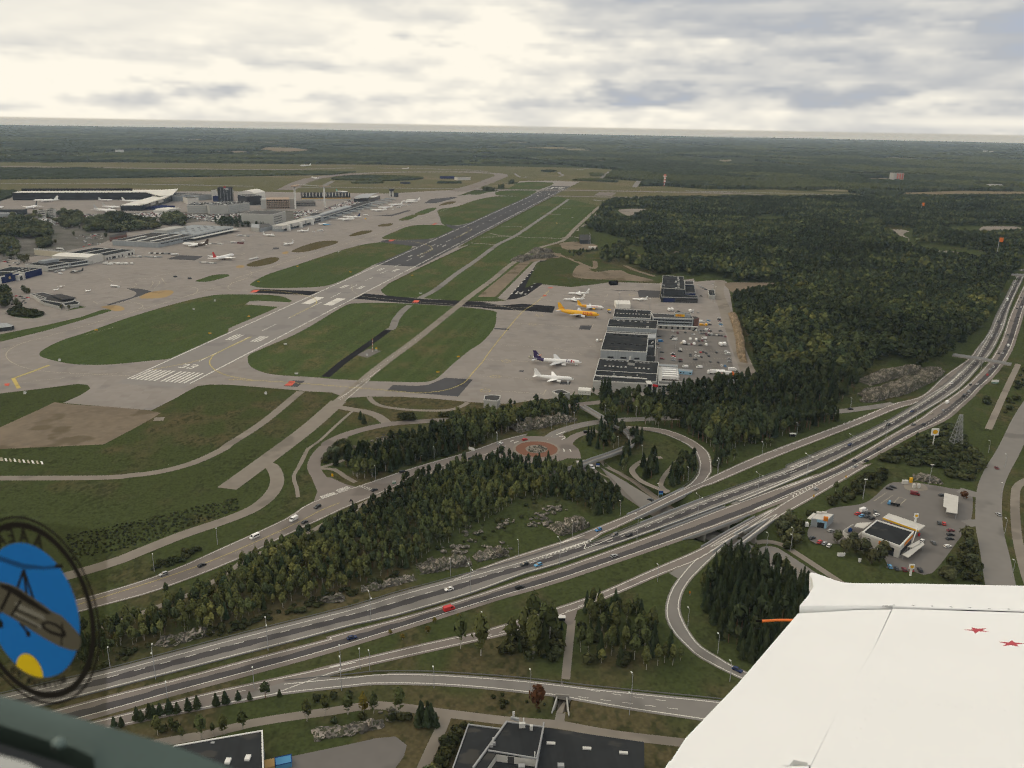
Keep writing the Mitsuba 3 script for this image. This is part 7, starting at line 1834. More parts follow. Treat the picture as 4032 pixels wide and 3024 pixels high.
        for x_, y_, w_ in ((-.09 * L, 0, .5), (-.50 * L, .1 * hs, 1.0), (-.50 * L, -.1 * hs, 1.0)):
            gz = z0 - R + .25
            put('landing_gear', cat_mesh([box(x_ - .12, x_ + .12, y_ - .12, y_ + .12, .3, gz + .6), tube([(x_, y_ - w_ / 2, .45), (x_, y_ + w_ / 2, .45)], .45 if w_ > .6 else .36, 10)] + ([tube([(x_ - 1.3, y_ - w_ / 2, .45), (x_ - 1.3, y_ + w_ / 2, .45)], .45, 10)] if D > 4.5 and w_ > .6 else [])), 'm_rubber', key, tw=tw)
    for txt, s0, hgt, zz, mt in texts:       # lettering on both flanks of the fuselage, or on the fin when s0 is above 0.78
        m = trimesh.Trimesh(*trimesh.remesh.subdivide_to_size(*(lambda q: (q.vertices, q.faces))(meshkit.text_mesh(txt, hgt, .02, True)), .5), process=False)
        tv = np.array(m.vertices) * [1.75 if txt == 'DHL' else 1.15, 1, 1]
        for sd_ in (-1, 1):
            x_ = -s0 * L + (tv[:, 0] if sd_ < 0 else -tv[:, 0] + tv[:, 0].max())
            zz_ = z0 + zz * R + tv[:, 1]
            if s0 > .78:
                y_ = np.full(len(tv), .16 + .012 * L * .3)
            else:
                y_ = np.sqrt(np.maximum((1.0 * R) ** 2 - (zz_ - z0) ** 2, .01)) + .03
            put('lettering', (np.column_stack([x_, sd_ * (y_ + tv[:, 2])], ), m.faces) if False else (np.column_stack([x_, sd_ * (y_ + tv[:, 2]), zz_]), m.faces), mt, key, tw=tw)
    return key


plane('big yellow cargo jet with red lettering, parked nose to the halls', (101,953), (50,970), 52, 5.6, 'm_gloss_yellow', wing='m_gloss_grey', engine='m_gloss_white', texts=(('DHL', .385, 2.9, -.30, 'm_gloss_red'), ('DHL', .90, .8, 1.5, 'm_gloss_red')), name='cargo_jet')
plane('cargo jet with white nose and yellow tail behind the big yellow one', (111,1000), (77,1008), 34, 3.8, 'm_gloss_white', 'm_gloss_yellow', 'm_gloss_yellow', .63, wing='m_gloss_grey', engine='m_gloss_yellow', texts=(('Cargoair', .46, 1.3, .05, 'm_paint_red'), ('DHL', .78, .8, .2, 'm_gloss_red')), name='cargo_jet')
plane('white cargo jet with dark purple tail and two coloured lettering', (65,749), (17,756), 47, 4.0, 'm_gloss_white', 'm_gloss_purple', 'm_gloss_purple', .76, wing='m_gloss_grey', texts=(('Fed', .318, 2.1, -.15, 'm_gloss_purple'), ('Ex', .222, 2.1, -.15, 'm_gloss_red'), ('Fed', .905, 1.2, 2.0, 'm_gloss_white'), ('Ex', .862, 1.2, 2.0, 'm_gloss_orange')), name='cargo_jet')
plane('plain white cargo jet with stairs at its nose, nearest on the cargo apron', (54,694.6), (18,701), 36, 3.8, name='cargo_jet')
plane('white business jet with T tail, farthest of the three on the cargo apron', (72,1093), (98,1093), 29, 2.7, kind='biz')
plane('white business jet with T tail behind the yellow tailed cargo jet', (63,1051), (89,1053), 29, 2.7, kind='biz')
plane('small white business jet beside the dark hangar', (154,1064), (175,1058), 20, 2.3, kind='biz')
plane('cargo jet with white nose and dark brown tail before the freight terminal', (-590,1480), (-538,1469), 53, 5.0, 'm_gloss_white', 'm_gloss_brown', 'm_gloss_brown', .60, name='cargo_jet')
plane('white wide airliner with red tail fin on the open apron', (-460,1362), (-474,1312), 58, 5.6, 'm_gloss_white', 'm_gloss_red', wing='m_gloss_white')
plane('white high winged propeller airliner on the open apron', (-417,1504), (-402,1527), 25, 2.8, kind='prop')
plane('white high winged propeller airliner seen head on before the grey sheds', (-467,1628), (-480,1631), 26, 2.8, kind='prop')
plane('white propeller airliner beside the nearest pier', (-443,1702), (-426,1708), 25, 2.8, kind='prop')
plane('white propeller airliner with a blue rear half at the pier', (-430,1832), (-400,1823), 32, 2.8, rear='m_gloss_skyblue', fin='m_gloss_grey', rear_at=.4, kind='prop')
far = dict(detail=False)
plane('white airliner at the nearest boarding bridge of the pier', (-406,1925), (-378,1927), 38, 4, **far)
plane('white airliner with dark blue tail at the pier', (-406,1985), (-369,1979), 44, 4, fin='m_gloss_navy', **far)
plane('white airliner with red nose section at the pier', (-370,2158), (-334,2162), 42, 4, **far)
plane('white airliner behind the red nosed one at the pier', (-361,2221), (-332,2231), 40, 4, **far)
plane('white airliner at the far end of the pier', (-346,2308), (-318,2319), 40, 4, **far)
plane('white airliner with grey tail beside the control tower apron', (-325,2418), (-284,2412), 48, 4.2, fin='m_gloss_grey', **far)
plane('white airliner half hidden behind the grey tailed one', (-318,2470), (-287,2465), 42, 4, **far)
plane('large white airliner with dark blue fin marks before the winged terminal', (-1276,2238), (-1211,2255), 62, 5.8, **far)
plane('white airliner seen from ahead on the left apron', (-1185,2041), (-1188,2084), 60, 5.4, fin='m_gloss_dark', **far)
plane('long white airliner with blue striped tail, nearest of the left apron', (-955,2019), (-1038,2035), 62, 5.6, fin='m_gloss_grey', **far)
plane('white airliner with blue striped tail behind the nearest one', (-986,2107), (-1042,2113), 48, 4.6, fin='m_gloss_grey', **far)
plane('white airliner at the right end of the winged terminal', (-1007,2280), (-1059,2272), 52, 5, **far)
plane('small white airliner before the winged terminal', (-1098,2307), (-1124,2296), 36, 4, **far)
plane('white airliner at the left edge of the left apron', (-1258,2074), (-1264,2043), 42, 4, **far)
plane('white airliner with pale green tail taxiing behind the terminals', (-540,2736), (-579,2738), 40, 4, fin='m_gloss_green', **far)
plane('white airliner taxiing behind the glass tower', (-792,2675), (-821,2669), 38, 4, **far)
plane('large white airliner on the far runway', (-1099,4354), (-1039,4394), 62, 6, **far)
plane('small white airliner on the far runway', (-571,4283), (-539,4286), 36, 4, **far)
plane('white airliner on the crossing taxiway', (-781,3390), (-810,3402), 36, 4, **far)
plane('white light aeroplane on the apron, rightmost of three', (-551,1052), (-547,1057), 8, 1.3, kind='light', detail=False)
plane('white light aeroplane on the apron, middle of three', (-595,1078), (-597,1081), 8, 1.3, kind='light', detail=False)
plane('white light aeroplane on the apron, leftmost of three', (-593,1055), (-591,1060), 8, 1.3, kind='light', detail=False)
plane('dark grey transport aeroplane with white engine covers beside the hangars', (-638,1183), (-622,1201), 20, 2.4, 'm_gloss_dark', kind='prop', engine='m_gloss_white', detail=False)

# ---------------------------------------------------------------- road vehicles
def extr(profile, w, taper=1.0):
    """a side profile (x, z) drawn out to the width w"""
    m = trimesh.creation.extrude_polygon(sg.Polygon(profile), w, engine='earcut')
    v = np.array(m.vertices)
    return np.column_stack([v[:, 0], v[:, 2] - w / 2, v[:, 1]]), np.array(m.faces)[:, ::-1]


def frustum(b, t):
    (x0, x1, y, z), (X0, X1, Y, Z) = b, t
    v = np.array([(x0, -y, z), (x1, -y, z), (x1, y, z), (x0, y, z), (X0, -Y, Z), (X1, -Y, Z), (X1, Y, Z), (X0, Y, Z)], float)
    return v, BOXF


def wheel(x, y, r=.33, w=.2):
    return tube([(x, y - w / 2, r), (x, y + w / 2, r)], r, 9)


def model(kind):
    if kind in ('car', 'hatchback', 'estate'):
        tail_ = {'car': -1.35, 'hatchback': -1.75, 'estate': -2.0}[kind]
        body = extr([(-2.12, .28), (-2.2, .62), (-2.08, .90), (-1.5, .95), (.85, .94), (1.75, .80), (2.12, .66), (2.18, .45), (2.1, .28)], 1.76)
        roof = box(tail_ + .05, .22, -.64, .64, 1.40, 1.46)
        return dict(body=cat_mesh([body, roof]), glass=frustum((tail_ - .35, .95, .80, .93), (tail_, .28, .63, 1.41)), wheels=[(1.32, .80), (1.32, -.80), (-1.3, .80), (-1.3, -.80)])
    if kind == 'suv':
        body = extr([(-2.2, .38), (-2.28, .8), (-2.2, 1.08), (.95, 1.08), (2.0, .98), (2.28, .75), (2.25, .38)], 1.88)
        return dict(body=cat_mesh([body, box(-2.0, .35, -.74, .74, 1.66, 1.73)]), glass=frustum((-2.15, 1.05, .88, 1.07), (-1.95, .42, .72, 1.67)), wheels=[(1.42, .84), (1.42, -.84), (-1.4, .84), (-1.4, -.84)])
    if kind == 'van':
        body = extr([(-2.7, .35), (-2.75, 2.15), (-2.6, 2.3), (1.15, 2.3), (1.45, 2.18), (2.05, 1.35), (2.7, 1.12), (2.82, .8), (2.75, .35)], 1.98)
        return dict(body=body, glass=frustum((1.38, 2.12, .90, 1.36), (1.22, 1.50, .84, 2.16)), side=cat_mesh([box(.55, 1.6, -1.005, -.98, 1.35, 1.95), box(.55, 1.6, .98, 1.005, 1.35, 1.95)]), wheels=[(1.75, .88), (1.75, -.88), (-1.6, .88), (-1.6, -.88)])
    if kind == 'minibus':
        m = model('van')
        m['side'] = cat_mesh([box(-2.4, 1.6, s * .992 - .012, s * .992 + .012, 1.3, 1.95) for s in (-1, 1)])
        return m
    if kind == 'truck':
        return dict(body=cat_mesh([box(-4.2, 2.0, -1.25, 1.25, 1.0, 3.5), extr([(2.15, .5), (2.15, 2.7), (3.4, 2.7), (3.9, 1.7), (3.95, .5)], 2.3)]), glass=frustum((3.3, 3.9, 1.05, 1.72), (3.2, 3.48, 1.0, 2.6)), frame=box(-4.1, 3.6, -.5, .5, .5, .98), wheels=[(2.9, 1.0), (2.9, -1.0), (-2.6, 1.0), (-2.6, -1.0)], r=.48)
    if kind == 'lorry':
        return dict(trailer=box(-10.2, 3.3, -1.27, 1.27, 1.15, 4.0), body=extr([(3.7, .6), (3.7, 3.3), (4.3, 3.7), (5.0, 3.4), (5.75, 2.1), (5.85, .6)], 2.45), glass=frustum((5.25, 5.76, 1.1, 2.1), (4.7, 5.08, 1.05, 3.2)), frame=box(-9.8, 5.0, -.45, .45, .6, 1.14), wheels=[(5.0, 1.0), (5.0, -1.0), (3.2, 1.0), (3.2, -1.0), (-6.8, 1.0), (-6.8, -1.0), (-8.1, 1.0), (-8.1, -1.0)], r=.5)
    if kind == 'bus':
        return dict(body=box(-6, 6, -1.25, 1.25, .4, 3.0), side=cat_mesh([box(-5.7, 5.6, s * 1.262 - .012, s * 1.262 + .012, 1.5, 2.5) for s in (-1, 1)] + [box(6.0, 6.03, -1.1, 1.1, 1.3, 2.7)]), wheels=[(3.5, 1.1), (3.5, -1.1), (-3.2, 1.1), (-3.2, -1.1)], r=.48)
    if kind == 'flatbed':
        return dict(body=extr([(1.6, .5), (1.6, 2.4), (2.7, 2.4), (3.2, 1.6), (3.3, .5)], 2.2), glass=frustum((2.7, 3.22, 1.0, 1.6), (2.5, 2.8, .95, 2.3)), frame=cat_mesh([box(-3.6, 1.5, -1.15, 1.15, .9, 1.1), box(-3.6, -3.45, -1.15, 1.15, 1.1, 1.6)]), wheels=[(2.4, .95), (2.4, -.95), (-2.4, .95), (-2.4, -.95)], r=.45)
    if kind == 'tanker':
        v, f = lathe_x([(3.0, .3, 2.2), (2.8, 1.15, 2.2), (-6.8, 1.15, 2.2), (-7.0, .3, 2.2)], 12)
        return dict(trailer=(v, f), body=extr([(3.5, .5), (3.5, 2.6), (4.7, 2.6), (5.3, 1.7), (5.4, .5)], 2.3), glass=frustum((4.8, 5.32, 1.0, 1.7), (4.5, 4.8, .95, 2.5)), frame=box(-6.5, 4.6, -.5, .5, .55, 1.1), wheels=[(4.3, 1), (4.3, -1), (-4, 1), (-4, -1), (-5.3, 1), (-5.3, -1)], r=.48)
    if kind == 'motorcycle':
        return dict(body=cat_mesh([extr([(-.8, .5), (-.6, .85), (.2, .95), (.6, .9), (.5, .45)], .35), ]), rider=cat_mesh([frustum((-.45, .0, .2, .8), (-.2, .25, .24, 1.35)), (ICO.vertices * .16 + [.15, 0, 1.55], ICO.faces), tube([(.05, .22, 1.25), (.5, .3, 1.0)], .07, 5), tube([(.05, -.22, 1.25), (.5, -.3, 1.0)], .07, 5), tube([(-.3, .2, .85), (.15, .28, .7), (0, .25, .35)], .09, 5), tube([(-.3, -.2, .85), (.15, -.28, .7), (0, -.25, .35)], .09, 5)]), wheels=[(.7, 0), (-.7, 0)])


MODELS = {}


def model_ply(kind):
    if kind not in MODELS:
        m = model(kind)
        MODELS[kind] = {k: mikit.ply(v) for k, v in m.items() if k not in ('wheels', 'r')}
        MODELS[kind]['wheel'] = [mikit.ply(wheel(x, y, m.get('r', .33), .26 if m.get('r', .33) > .4 else .2)) for x, y in m['wheels']]
    return MODELS[kind]


COL = {'white': 'm_gloss_white', 'black': 'm_gloss_black', 'dark': 'm_gloss_dark', 'silver': 'm_gloss_silver', 'grey': 'm_gloss_midgrey', 'red': 'm_gloss_red', 'dark red': 'm_gloss_darkred', 'blue': 'm_gloss_blue', 'navy': 'm_gloss_navy', 'sky blue': 'm_gloss_skyblue', 'yellow': 'm_gloss_yellow', 'beige': 'm_gloss_beige', 'orange': 'm_gloss_orange'}
CAT = {'car': 'car', 'hatchback': 'car', 'estate': 'car', 'suv': 'car', 'van': 'van', 'minibus': 'minibus', 'truck': 'truck', 'lorry': 'lorry', 'bus': 'bus', 'flatbed': 'truck', 'tanker': 'tanker truck', 'motorcycle': 'motorcycle'}
KNAME = {'car': 'parked_car', 'flatbed': 'flatbed_truck', 'truck': 'box_truck', 'lorry': 'articulated_lorry', 'tanker': 'fuel_tanker', 'suv': 'off_road_car'}


def vehicle(kind, colour, pt, heading, where, label=None, group=None, full=True, z=0.09, parked=False, trailer=None):
    k0 = 'parked_car' if parked and CAT[kind] == 'car' else ('car' if CAT[kind] == 'car' else KNAME.get(kind, kind))
    word = {'car': 'saloon car', 'hatchback': 'hatchback', 'estate': 'estate car', 'suv': 'off road car', 'truck': 'box truck', 'lorry': 'articulated lorry', 'flatbed': 'flatbed truck', 'tanker': 'fuel tanker'}.get(kind, kind)
    key = thing(k0, label or f'{colour} {word} {where}', CAT[kind], group)
    tw = T().translate([float(pt[0]), float(pt[1]), z]).rotate([0, 0, 1], math.degrees(heading))
    m = model_ply(kind)
    put('body', m['body'], COL[colour], key, tw=tw)
    for part_, mt, nm in (('glass', 'm_glass', 'windscreen' if kind not in ('car', 'hatchback', 'estate', 'suv') else 'cabin_glass'), ('side', 'm_glass', 'side_window'), ('trailer', trailer or 'm_gloss_white', 'trailer' if kind == 'lorry' else 'tank'), ('frame', 'm_rubber', 'chassis'), ('rider', 'm_gloss_black', 'rider')):
        if part_ in m:
            put(nm, m[part_], mt, key, tw=tw)
    if full:
        for w_ in m['wheel']:
            put('wheel', w_, 'm_rubber', key, tw=tw)
    return key, tw


def along(ln, pt, flip=False):
    ln = sg.LineString(ln); s = ln.project(sg.Point(pt))
    a, b = np.array(ln.interpolate(max(s - 2, 0)).coords[0]), np.array(ln.interpolate(s + 2).coords[0])
    h_ = math.atan2(*(b - a)[::-1])
    return h_ + (math.pi if flip else 0)


def traffic(lst, ln, flip, where, full=True):
    for kind, colour, pt in lst:
        vehicle(kind, colour, pt, along(ln, pt, flip), where, full=full)


traffic([('hatchback', 'silver', (-169.1,360.3)), ('minibus', 'white', (-136.3,399.9)), ('van', 'white', (-120.9,421.3)), ('suv', 'dark', (-111.4,437.9))], T_UP, True, 'coming towards the viewer on the airport road')
traffic([('car', 'black', (-153.6,369.5)), ('car', 'dark', (-114.1,418.6)), ('motorcycle', 'black', (-93.8,447.1)), ('car', 'dark', (-82.5,462.6)), ('estate', 'dark', (-69.2,491.3)), ('hatchback', 'white', (-7.1,544.2)), ('suv', 'black', (-6.3,536)), ('hatchback', 'red', (9.8,552.4)), ('suv', 'dark', (-26.2,514.7)), ('car', 'white', (-12.2,522))], T_UP, False, 'heading away on the airport road')
vehicle('suv', 'black', (55,569.4), .15, '', 'black off road car on the exit lane of the roundabout')
vehicle('car', 'dark', (-26.2,598), .1, '', 'dark saloon car on the road below the driveway mounds')
traffic([('estate', 'dark', (7.9,376.1)), ('hatchback', 'sky blue', (14.9,375.8)), ('car', 'white', (-28.4,351.1)), ('suv', 'grey', (57.5,409.6)), ('hatchback', 'black', (65.5,409.9)), ('suv', 'dark', (287.5,597.7)), ('car', 'navy', (241.7,554.2)), ('car', 'navy', (321,631)),
         ('hatchback', 'white', (393,712)), ('car', 'white', (531,898)), ('hatchback', 'silver', (539,903)), ('suv', 'dark', (578,971)), ('hatchback', 'white', (575,958)), ('truck', 'white', (665,1106)), ('car', 'grey', (752,1240)), ('car', 'silver', (756,1238))], A_up, True, 'on the western carriageway of the motorway')
traffic([('van', 'red', (-27.1,333.9)), ('suv', 'black', (5.5,353.8)), ('car', 'navy', (-67.3,310.4)), ('hatchback', 'silver', (54.7,386.5)), ('car', 'dark', (233.5,524.2)), ('car', 'black', (241.3,524)), ('car', 'silver', (229.5,513.7)), ('suv', 'dark', (259.1,546.1)), ('car', 'grey', (307.7,599.4)) , ('car', 'black', (315.8,600.4)),
         ('estate', 'white', (462,769)), ('car', 'silver', (454,760)), ('car', 'red', (441,741)), ('car', 'black', (408,708)), ('hatchback', 'white', (415,710)), ('suv', 'silver', (396,688)), ('van', 'dark', (385,674)), ('van', 'white', (361,655)), ('hatchback', 'silver', (348,635)), ('car', 'beige', (335,627)),
         ('car', 'black', (496,821)), ('car', 'white', (501,823)), ('suv', 'grey', (509,834)), ('van', 'white', (524,854)), ('car', 'dark', (552,904)), ('car', 'black', (617,997)), ('car', 'dark', (648,1053)), ('hatchback', 'white', (659,1063)), ('car', 'grey', (677,1099)), ('car', 'dark', (696,1127)), ('car', 'silver', (664,1078)), ('car', 'dark', (673,1083))], B_up, False, 'on the eastern carriageway of the motorway')
vehicle('hatchback', 'blue', (49.3,415.6), along(R1_up, (49.3,415.6), True), '', 'bright blue hatchback on the slip road beside the motorway')
vehicle('estate', 'silver', (190.4,475.7), along(R2_up, (190.4,475.7)), '', 'silver estate car on the slip road at the chevrons')
vehicle('car', 'navy', (95.1,292.9), along(R3_l, (95.1,292.9)), '', 'navy saloon car on the loop road beside the wing')
vehicle('car', 'dark red', (325.1,515.7), 1.35, '', 'dark red saloon car on the east road')
vehicle('hatchback', 'silver', (286.8,444.5), 1.5, '', 'silver hatchback on the east road beside the filling station')
vehicle('van', 'white', (52.6,504), -.85, '', 'white van leaving the roundabout under the cycle bridge')
vehicle('car', 'dark', (84.4,455.5), 2.3, '', 'dark saloon car entering the underpass below the slip road')
for kind, colour, pt, hd in (('car', 'black', (272.8,634), .1), ('car', 'dark', (254,625), .1)):
    vehicle(kind, colour, pt, hd, 'on the cargo link road before the great wood')
# at the filling station
for kind, colour, pt, hd, wh in (('van', 'white', (208.3,446.3), .5, 'parked at the air pump of the filling station'), ('hatchback', 'red', (203.3,441.9), .6, 'parked beside the white van at the filling station'), ('car', 'sky blue', (204.6,439.1), .6, 'parked beside the red hatchback at the filling station'), ('suv', 'dark', (209.1,442.5), .6, 'parked behind the pale blue car at the filling station'), ('car', 'dark', (207.3,438.4), .6, 'parked before the white pickup at the filling station'), ('car', 'black', (209.2,436), .6, 'parked at the corner of the shop'), ('car', 'white', (213.7,440.7), .6, 'parked by the pump canopy'), ('car', 'grey', (214.7,445.3), 1.2, 'parked behind the white car by the pump canopy'),
                               ('flatbed', 'sky blue', (229.8,455.3), 2.7, 'parked in the marked truck bays'), ('hatchback', 'silver', (179.5,419.6), .5, 'leaving the car wash'), ('car', 'dark', (165.9,410.5), .55, 'parked on the grass edge before the car wash'), ('hatchback', 'red', (168.6,406.3), .9, 'parked on the grass edge before the shop'), ('hatchback', 'silver', (170.6,404.6), .9, 'parked beside the red hatchback on the grass edge'), ('hatchback', 'white', (172.3,402.3), .9, 'parked last in the row on the grass edge'),
                               ('hatchback', 'sky blue', (195.8,380.8), 1.4, 'parked left of the small fuel sign'), ('car', 'dark', (198.3,378.7), 1.4, 'parked second in the row left of the small fuel sign'), ('hatchback', 'dark red', (201.9,377.9), 1.4, 'parked nearest left of the small fuel sign'), ('hatchback', 'red', (205.6,378.3), 1.4, 'parked behind the small fuel sign'), ('suv', 'black', (209.7,377.5), 1.4, 'parked right of the small fuel sign'),
                               ('car', 'dark', (245.9,431.8), 1.2, 'parked by the white stepped canopy'), ('hatchback', 'red', (248.4,431.1), 1.2, 'parked by the white stepped canopy'), ('car', 'dark red', (247.9,422.7), .15, 'parked first in the row at the east hedge'), ('car', 'black', (245.3,417.6), .15, 'parked second in the row at the east hedge'), ('car', 'dark', (242.4,412.6), .15, 'parked third in the row at the east hedge'), ('estate', 'white', (236.9,403.7), .3, 'parked last in the row at the east hedge'), ('car', 'grey', (230.9,407.4), 1.5, 'driving past the shop entrance'), ('hatchback', 'white', (225.9,409.7), .9, 'parked at the shop entrance canopy'), ('car', 'dark', (266.2,470), .2, 'parked under the stepped canopy'), ('car', 'black', (237.5,478.5), -.5, 'parked by the truck pumps'), ('car', 'dark', (240.8,481.2), -.5, 'parked by the truck pumps'), ('van', 'dark red', (250,471), -.4, 'driving past the truck pumps')):
    vehicle(kind, colour, pt, hd, wh, parked=True)
# the cargo car park
U, A0 = math.pi / 2, 0.03
spots = [('hatchback', 'white', (176,891), U), ('suv', 'dark red', (180,885), U), ('car', 'dark', (189,888), U), ('car', 'silver', (195,881), U), ('car', 'white', (197,880), U)]
spots += [(k, c, p, U) for k, c, p in zip(['car', 'hatchback', 'estate', 'car', 'hatchback', 'car'], ['silver', 'dark', 'grey', 'dark red', 'white', 'white'], M('204 885,206 884,209 885,211 884,214 885,217 884'))]
spots += [(k, c, p, U) for k, c, p in zip(['car', 'car', 'hatchback', 'car', 'estate', 'suv', 'car', 'car'], ['dark red', 'black', 'silver', 'grey', 'white', 'dark', 'dark', 'dark red'], M('210 878,213 878,215 878,218 877,221 877,223 877,226 876,229 872'))]
spots += [('car', 'silver', (173,871), A0), ('car', 'grey', (172,867), A0), ('hatchback', 'dark', (169,858), A0), ('van', 'white', (171,854), A0 + 3.14), ('van', 'white', (188,856), U), ('van', 'white', (194,855), U), ('van', 'white', (204,861), 3.14), ('car', 'black', (196,851), U), ('hatchback', 'dark red', (200,852), U), ('hatchback', 'white', (203,851), U),
          ('van', 'beige', (175,837), U), ('truck', 'white', (178,839), U), ('car', 'black', (180,835), U), ('hatchback', 'white', (183,836), U), ('car', 'dark red', (185,836), U), ('van', 'white', (188,836), U), ('car', 'dark', (194,833), .2), ('van', 'white', (200,834), U), ('truck', 'white', (215,834), U), ('truck', 'white', (219,835), U)]
spots += [(k, c, p, U) for k, c, p in zip(['car'] * 5, ['white', 'red', 'dark', 'dark', 'dark'], M('183 804,188 804,191 806,193 801,204 804'))]
spots += [(k, c, p, U) for k, c, p in zip(['car', 'hatchback', 'hatchback', 'car', 'suv', 'car'], ['grey', 'white', 'white', 'black', 'dark', 'dark'], M('175 789,180 790,183 789,185 786,193 790,176 795'))]
spots += [(k, c, p, U) for k, c, p in zip(['car', 'suv', 'car', 'car'], ['dark', 'black', 'grey', 'black'], M('176 777,178 777,190 769,197 767'))]
spots += [('car', 'white', (215,809), 0), ('minibus', 'white', (214,799), 3.14), ('car', 'silver', (211,781), .05), ('car', 'silver', (209,771), .05), ('car', 'white', (198,756), U), ('car', 'blue', (201,755), U), ('car', 'white', (159,796), A0), ('car', 'black', (159,793), A0), ('car', 'red', (158,787), A0), ('estate', 'white', (157,781), A0), ('estate', 'silver', (155,772), A0),
          ('suv', 'black', (168,806), .1), ('car', 'dark', (149,802), -.1), ('suv', 'dark red', (145,777), -.2), ('suv', 'dark red', (162,774), .2), ('car', 'black', (161,768), .1), ('estate', 'white', (148,818), .2), ('car', 'dark', (157,867), .1), ('van', 'blue', (155,846), .1), ('hatchback', 'white', (152,846), .1), ('car', 'dark', (149,834), .1), ('van', 'white', (162,749), 3.14), ('van', 'white', (175,748), 3.14),
          ('car', 'dark', (230,898), 0)]
spots += [(k, c, p, U) for k, c, p in zip(['car'] * 8, ['dark', 'white', 'silver', 'black', 'dark', 'silver', 'dark red', 'dark'], M('200 898,203 898,205 897,208 897,211 897,214 897,217 897,219 897'))]
spots += [('car', c, p, .05) for c, p in zip(['white', 'black', 'dark red', 'white', 'sky blue', 'white'], M('244 965,242 956,241 948,239 939,238 930,236 921'))]
spots += [('estate', c, p, .05) for c, p in zip(['sky blue', 'white', 'black'], M('228 949,226 939,225 928'))]
spots += [('van', 'yellow', (215,925), 0), ('van', 'white', (219,943), 0), ('van', 'yellow', (220,926), U), ('van', 'white', (216,901), 0), ('car', 'black', (218,909), 0), ('truck', 'white', (191,1002), U), ('truck', 'white', (195,1003), U), ('truck', 'white', (216,997), U), ('car', 'white', (221,1004), U), ('car', 'white', (219,995), U), ('car', 'silver', (225,993), U), ('car', 'black', (202,998), 0),
          ('car', 'white', (266,1180), -.4), ('car', 'silver', (265,1164), -.4), ('car', 'grey', (267,1157), -.4), ('car', 'dark', (268,1147), -.4), ('car', 'dark', (251,1098), -.2), ('van', 'white', (88,843), U), ('van', 'beige', (92,843), U), ('car', 'white', (125.7,663.3), -.2)]
for kind, colour, pt, hd in spots:
    vehicle(kind, colour, pt, hd, 'in the cargo car park', parked=True, z=.08)
vehicle('lorry', 'white', (184,729), 3.1, '', 'white lorry facing left behind the lettered trailer')
klo, twl = vehicle('lorry', 'orange', (196,725), -.03, '', 'lorry with orange cab and white trailer with two coloured lettering')
for txt, x_, mt in (('Fed', -9.6, 'm_gloss_purple'), ('Ex', -6.45, 'm_gloss_orange')):
    m = meshkit.text_mesh(txt, 1.25, .03, True)
    put('lettering', (np.column_stack([m.vertices[:, 0] + x_, -1.29 - m.vertices[:, 2], m.vertices[:, 1] + 2.0]), m.faces), mt, klo, tw=twl)
vehicle('lorry', 'white', (192,707), -.03, '', 'white lorry with plain trailer, nearest in the truck yard')
vehicle('truck', 'white', (204,739), -.03, '', 'white box truck beyond the lettered lorry')
for i, y_ in enumerate((345, 393, 440, 485, 535)):
    vehicle('lorry', 'white', (147,735) if i == 0 else ((146,728) if i == 1 else ((145,721) if i == 2 else ((144,714) if i == 3 else (142,707)))), -.05, 'backed up to the white loading dock', group='lorries at the loading dock')
# apron vehicles by the terminals
for kind, colour, pt, hd, wh in (('tanker', 'white', (-528,1087), -.15, 'alone on the apron near the hangars'), ('bus', 'white', (-514,1526), .35, 'on the apron, left of a pair'), ('bus', 'dark red', (-500,1521), -.15, 'on the apron, right of a pair'), ('van', 'white', (-507,1559), .5, 'on the apron above the pair of buses'), ('tanker', 'white', (-559,1369), .4, 'beside the dark apron patch'), ('bus', 'white', (-400,1722), .35, 'on the apron before the pier'), ('tanker', 'white', (-360,2039), -.1, 'on the apron by the pier'),
                                 ('bus', 'white', (-311,2257), .2, 'on the apron beyond the pier'), ('bus', 'white', (-306,2311), .2, 'on the apron beyond the pier'), ('bus', 'white', (-294,2338), .2, 'on the apron beyond the pier'), ('van', 'white', (-319,2203), .2, 'on the apron beyond the pier'), ('bus', 'blue', (-857,1421), .35, 'on the road left of the hangars'), ('tanker', 'white', (-769,1408), -.05, 'behind the beige block'), ('bus', 'red', (-737,1536), -.1, 'beside the brown shed'), ('van', 'white', (-649,1179), 1.2, 'on the apron before the terrace hangar'),
                                 ('van', 'yellow', (-349,1966), .2, 'on the apron before the boarding bridges'), ('van', 'white', (-409,1706), .5, 'on the apron before the nearest pier'), ('van', 'dark', (-481,1170), .2, 'by the small grass island'), ('van', 'dark', (-456,1158), .2, 'beside the small grass island')):
    vehicle(kind, colour, pt, hd, wh, full=False)
cart = {m_: mikit.ply(cat_mesh([box(-1.6, 1.6, -.8, .8, .45, .6), box(-1.5, 1.5, -.75, .75, .62, 1.9)])) for m_ in (0,)}[0]
crng = np.random.default_rng(12)


def carts(where, a, b, n, spread=0.0, mats=('m_whitepaint', 'm_steel', 'm_wall_pale')):
    a, b = np.array(a), np.array(b)
    for i in range(n):
        p = a + (b - a) * (i + .5) / n + crng.uniform(-spread, spread, 2)
        key = thing('freight_dolly', f'freight dolly {where}', 'freight dolly', f'freight dollies {where}')
        put('container', cart, random.choice(mats), key, tw=at(p[0], p[1], .05, math.degrees(math.atan2(*(b - a)[::-1])) + crng.uniform(-12, 12), 1.25))


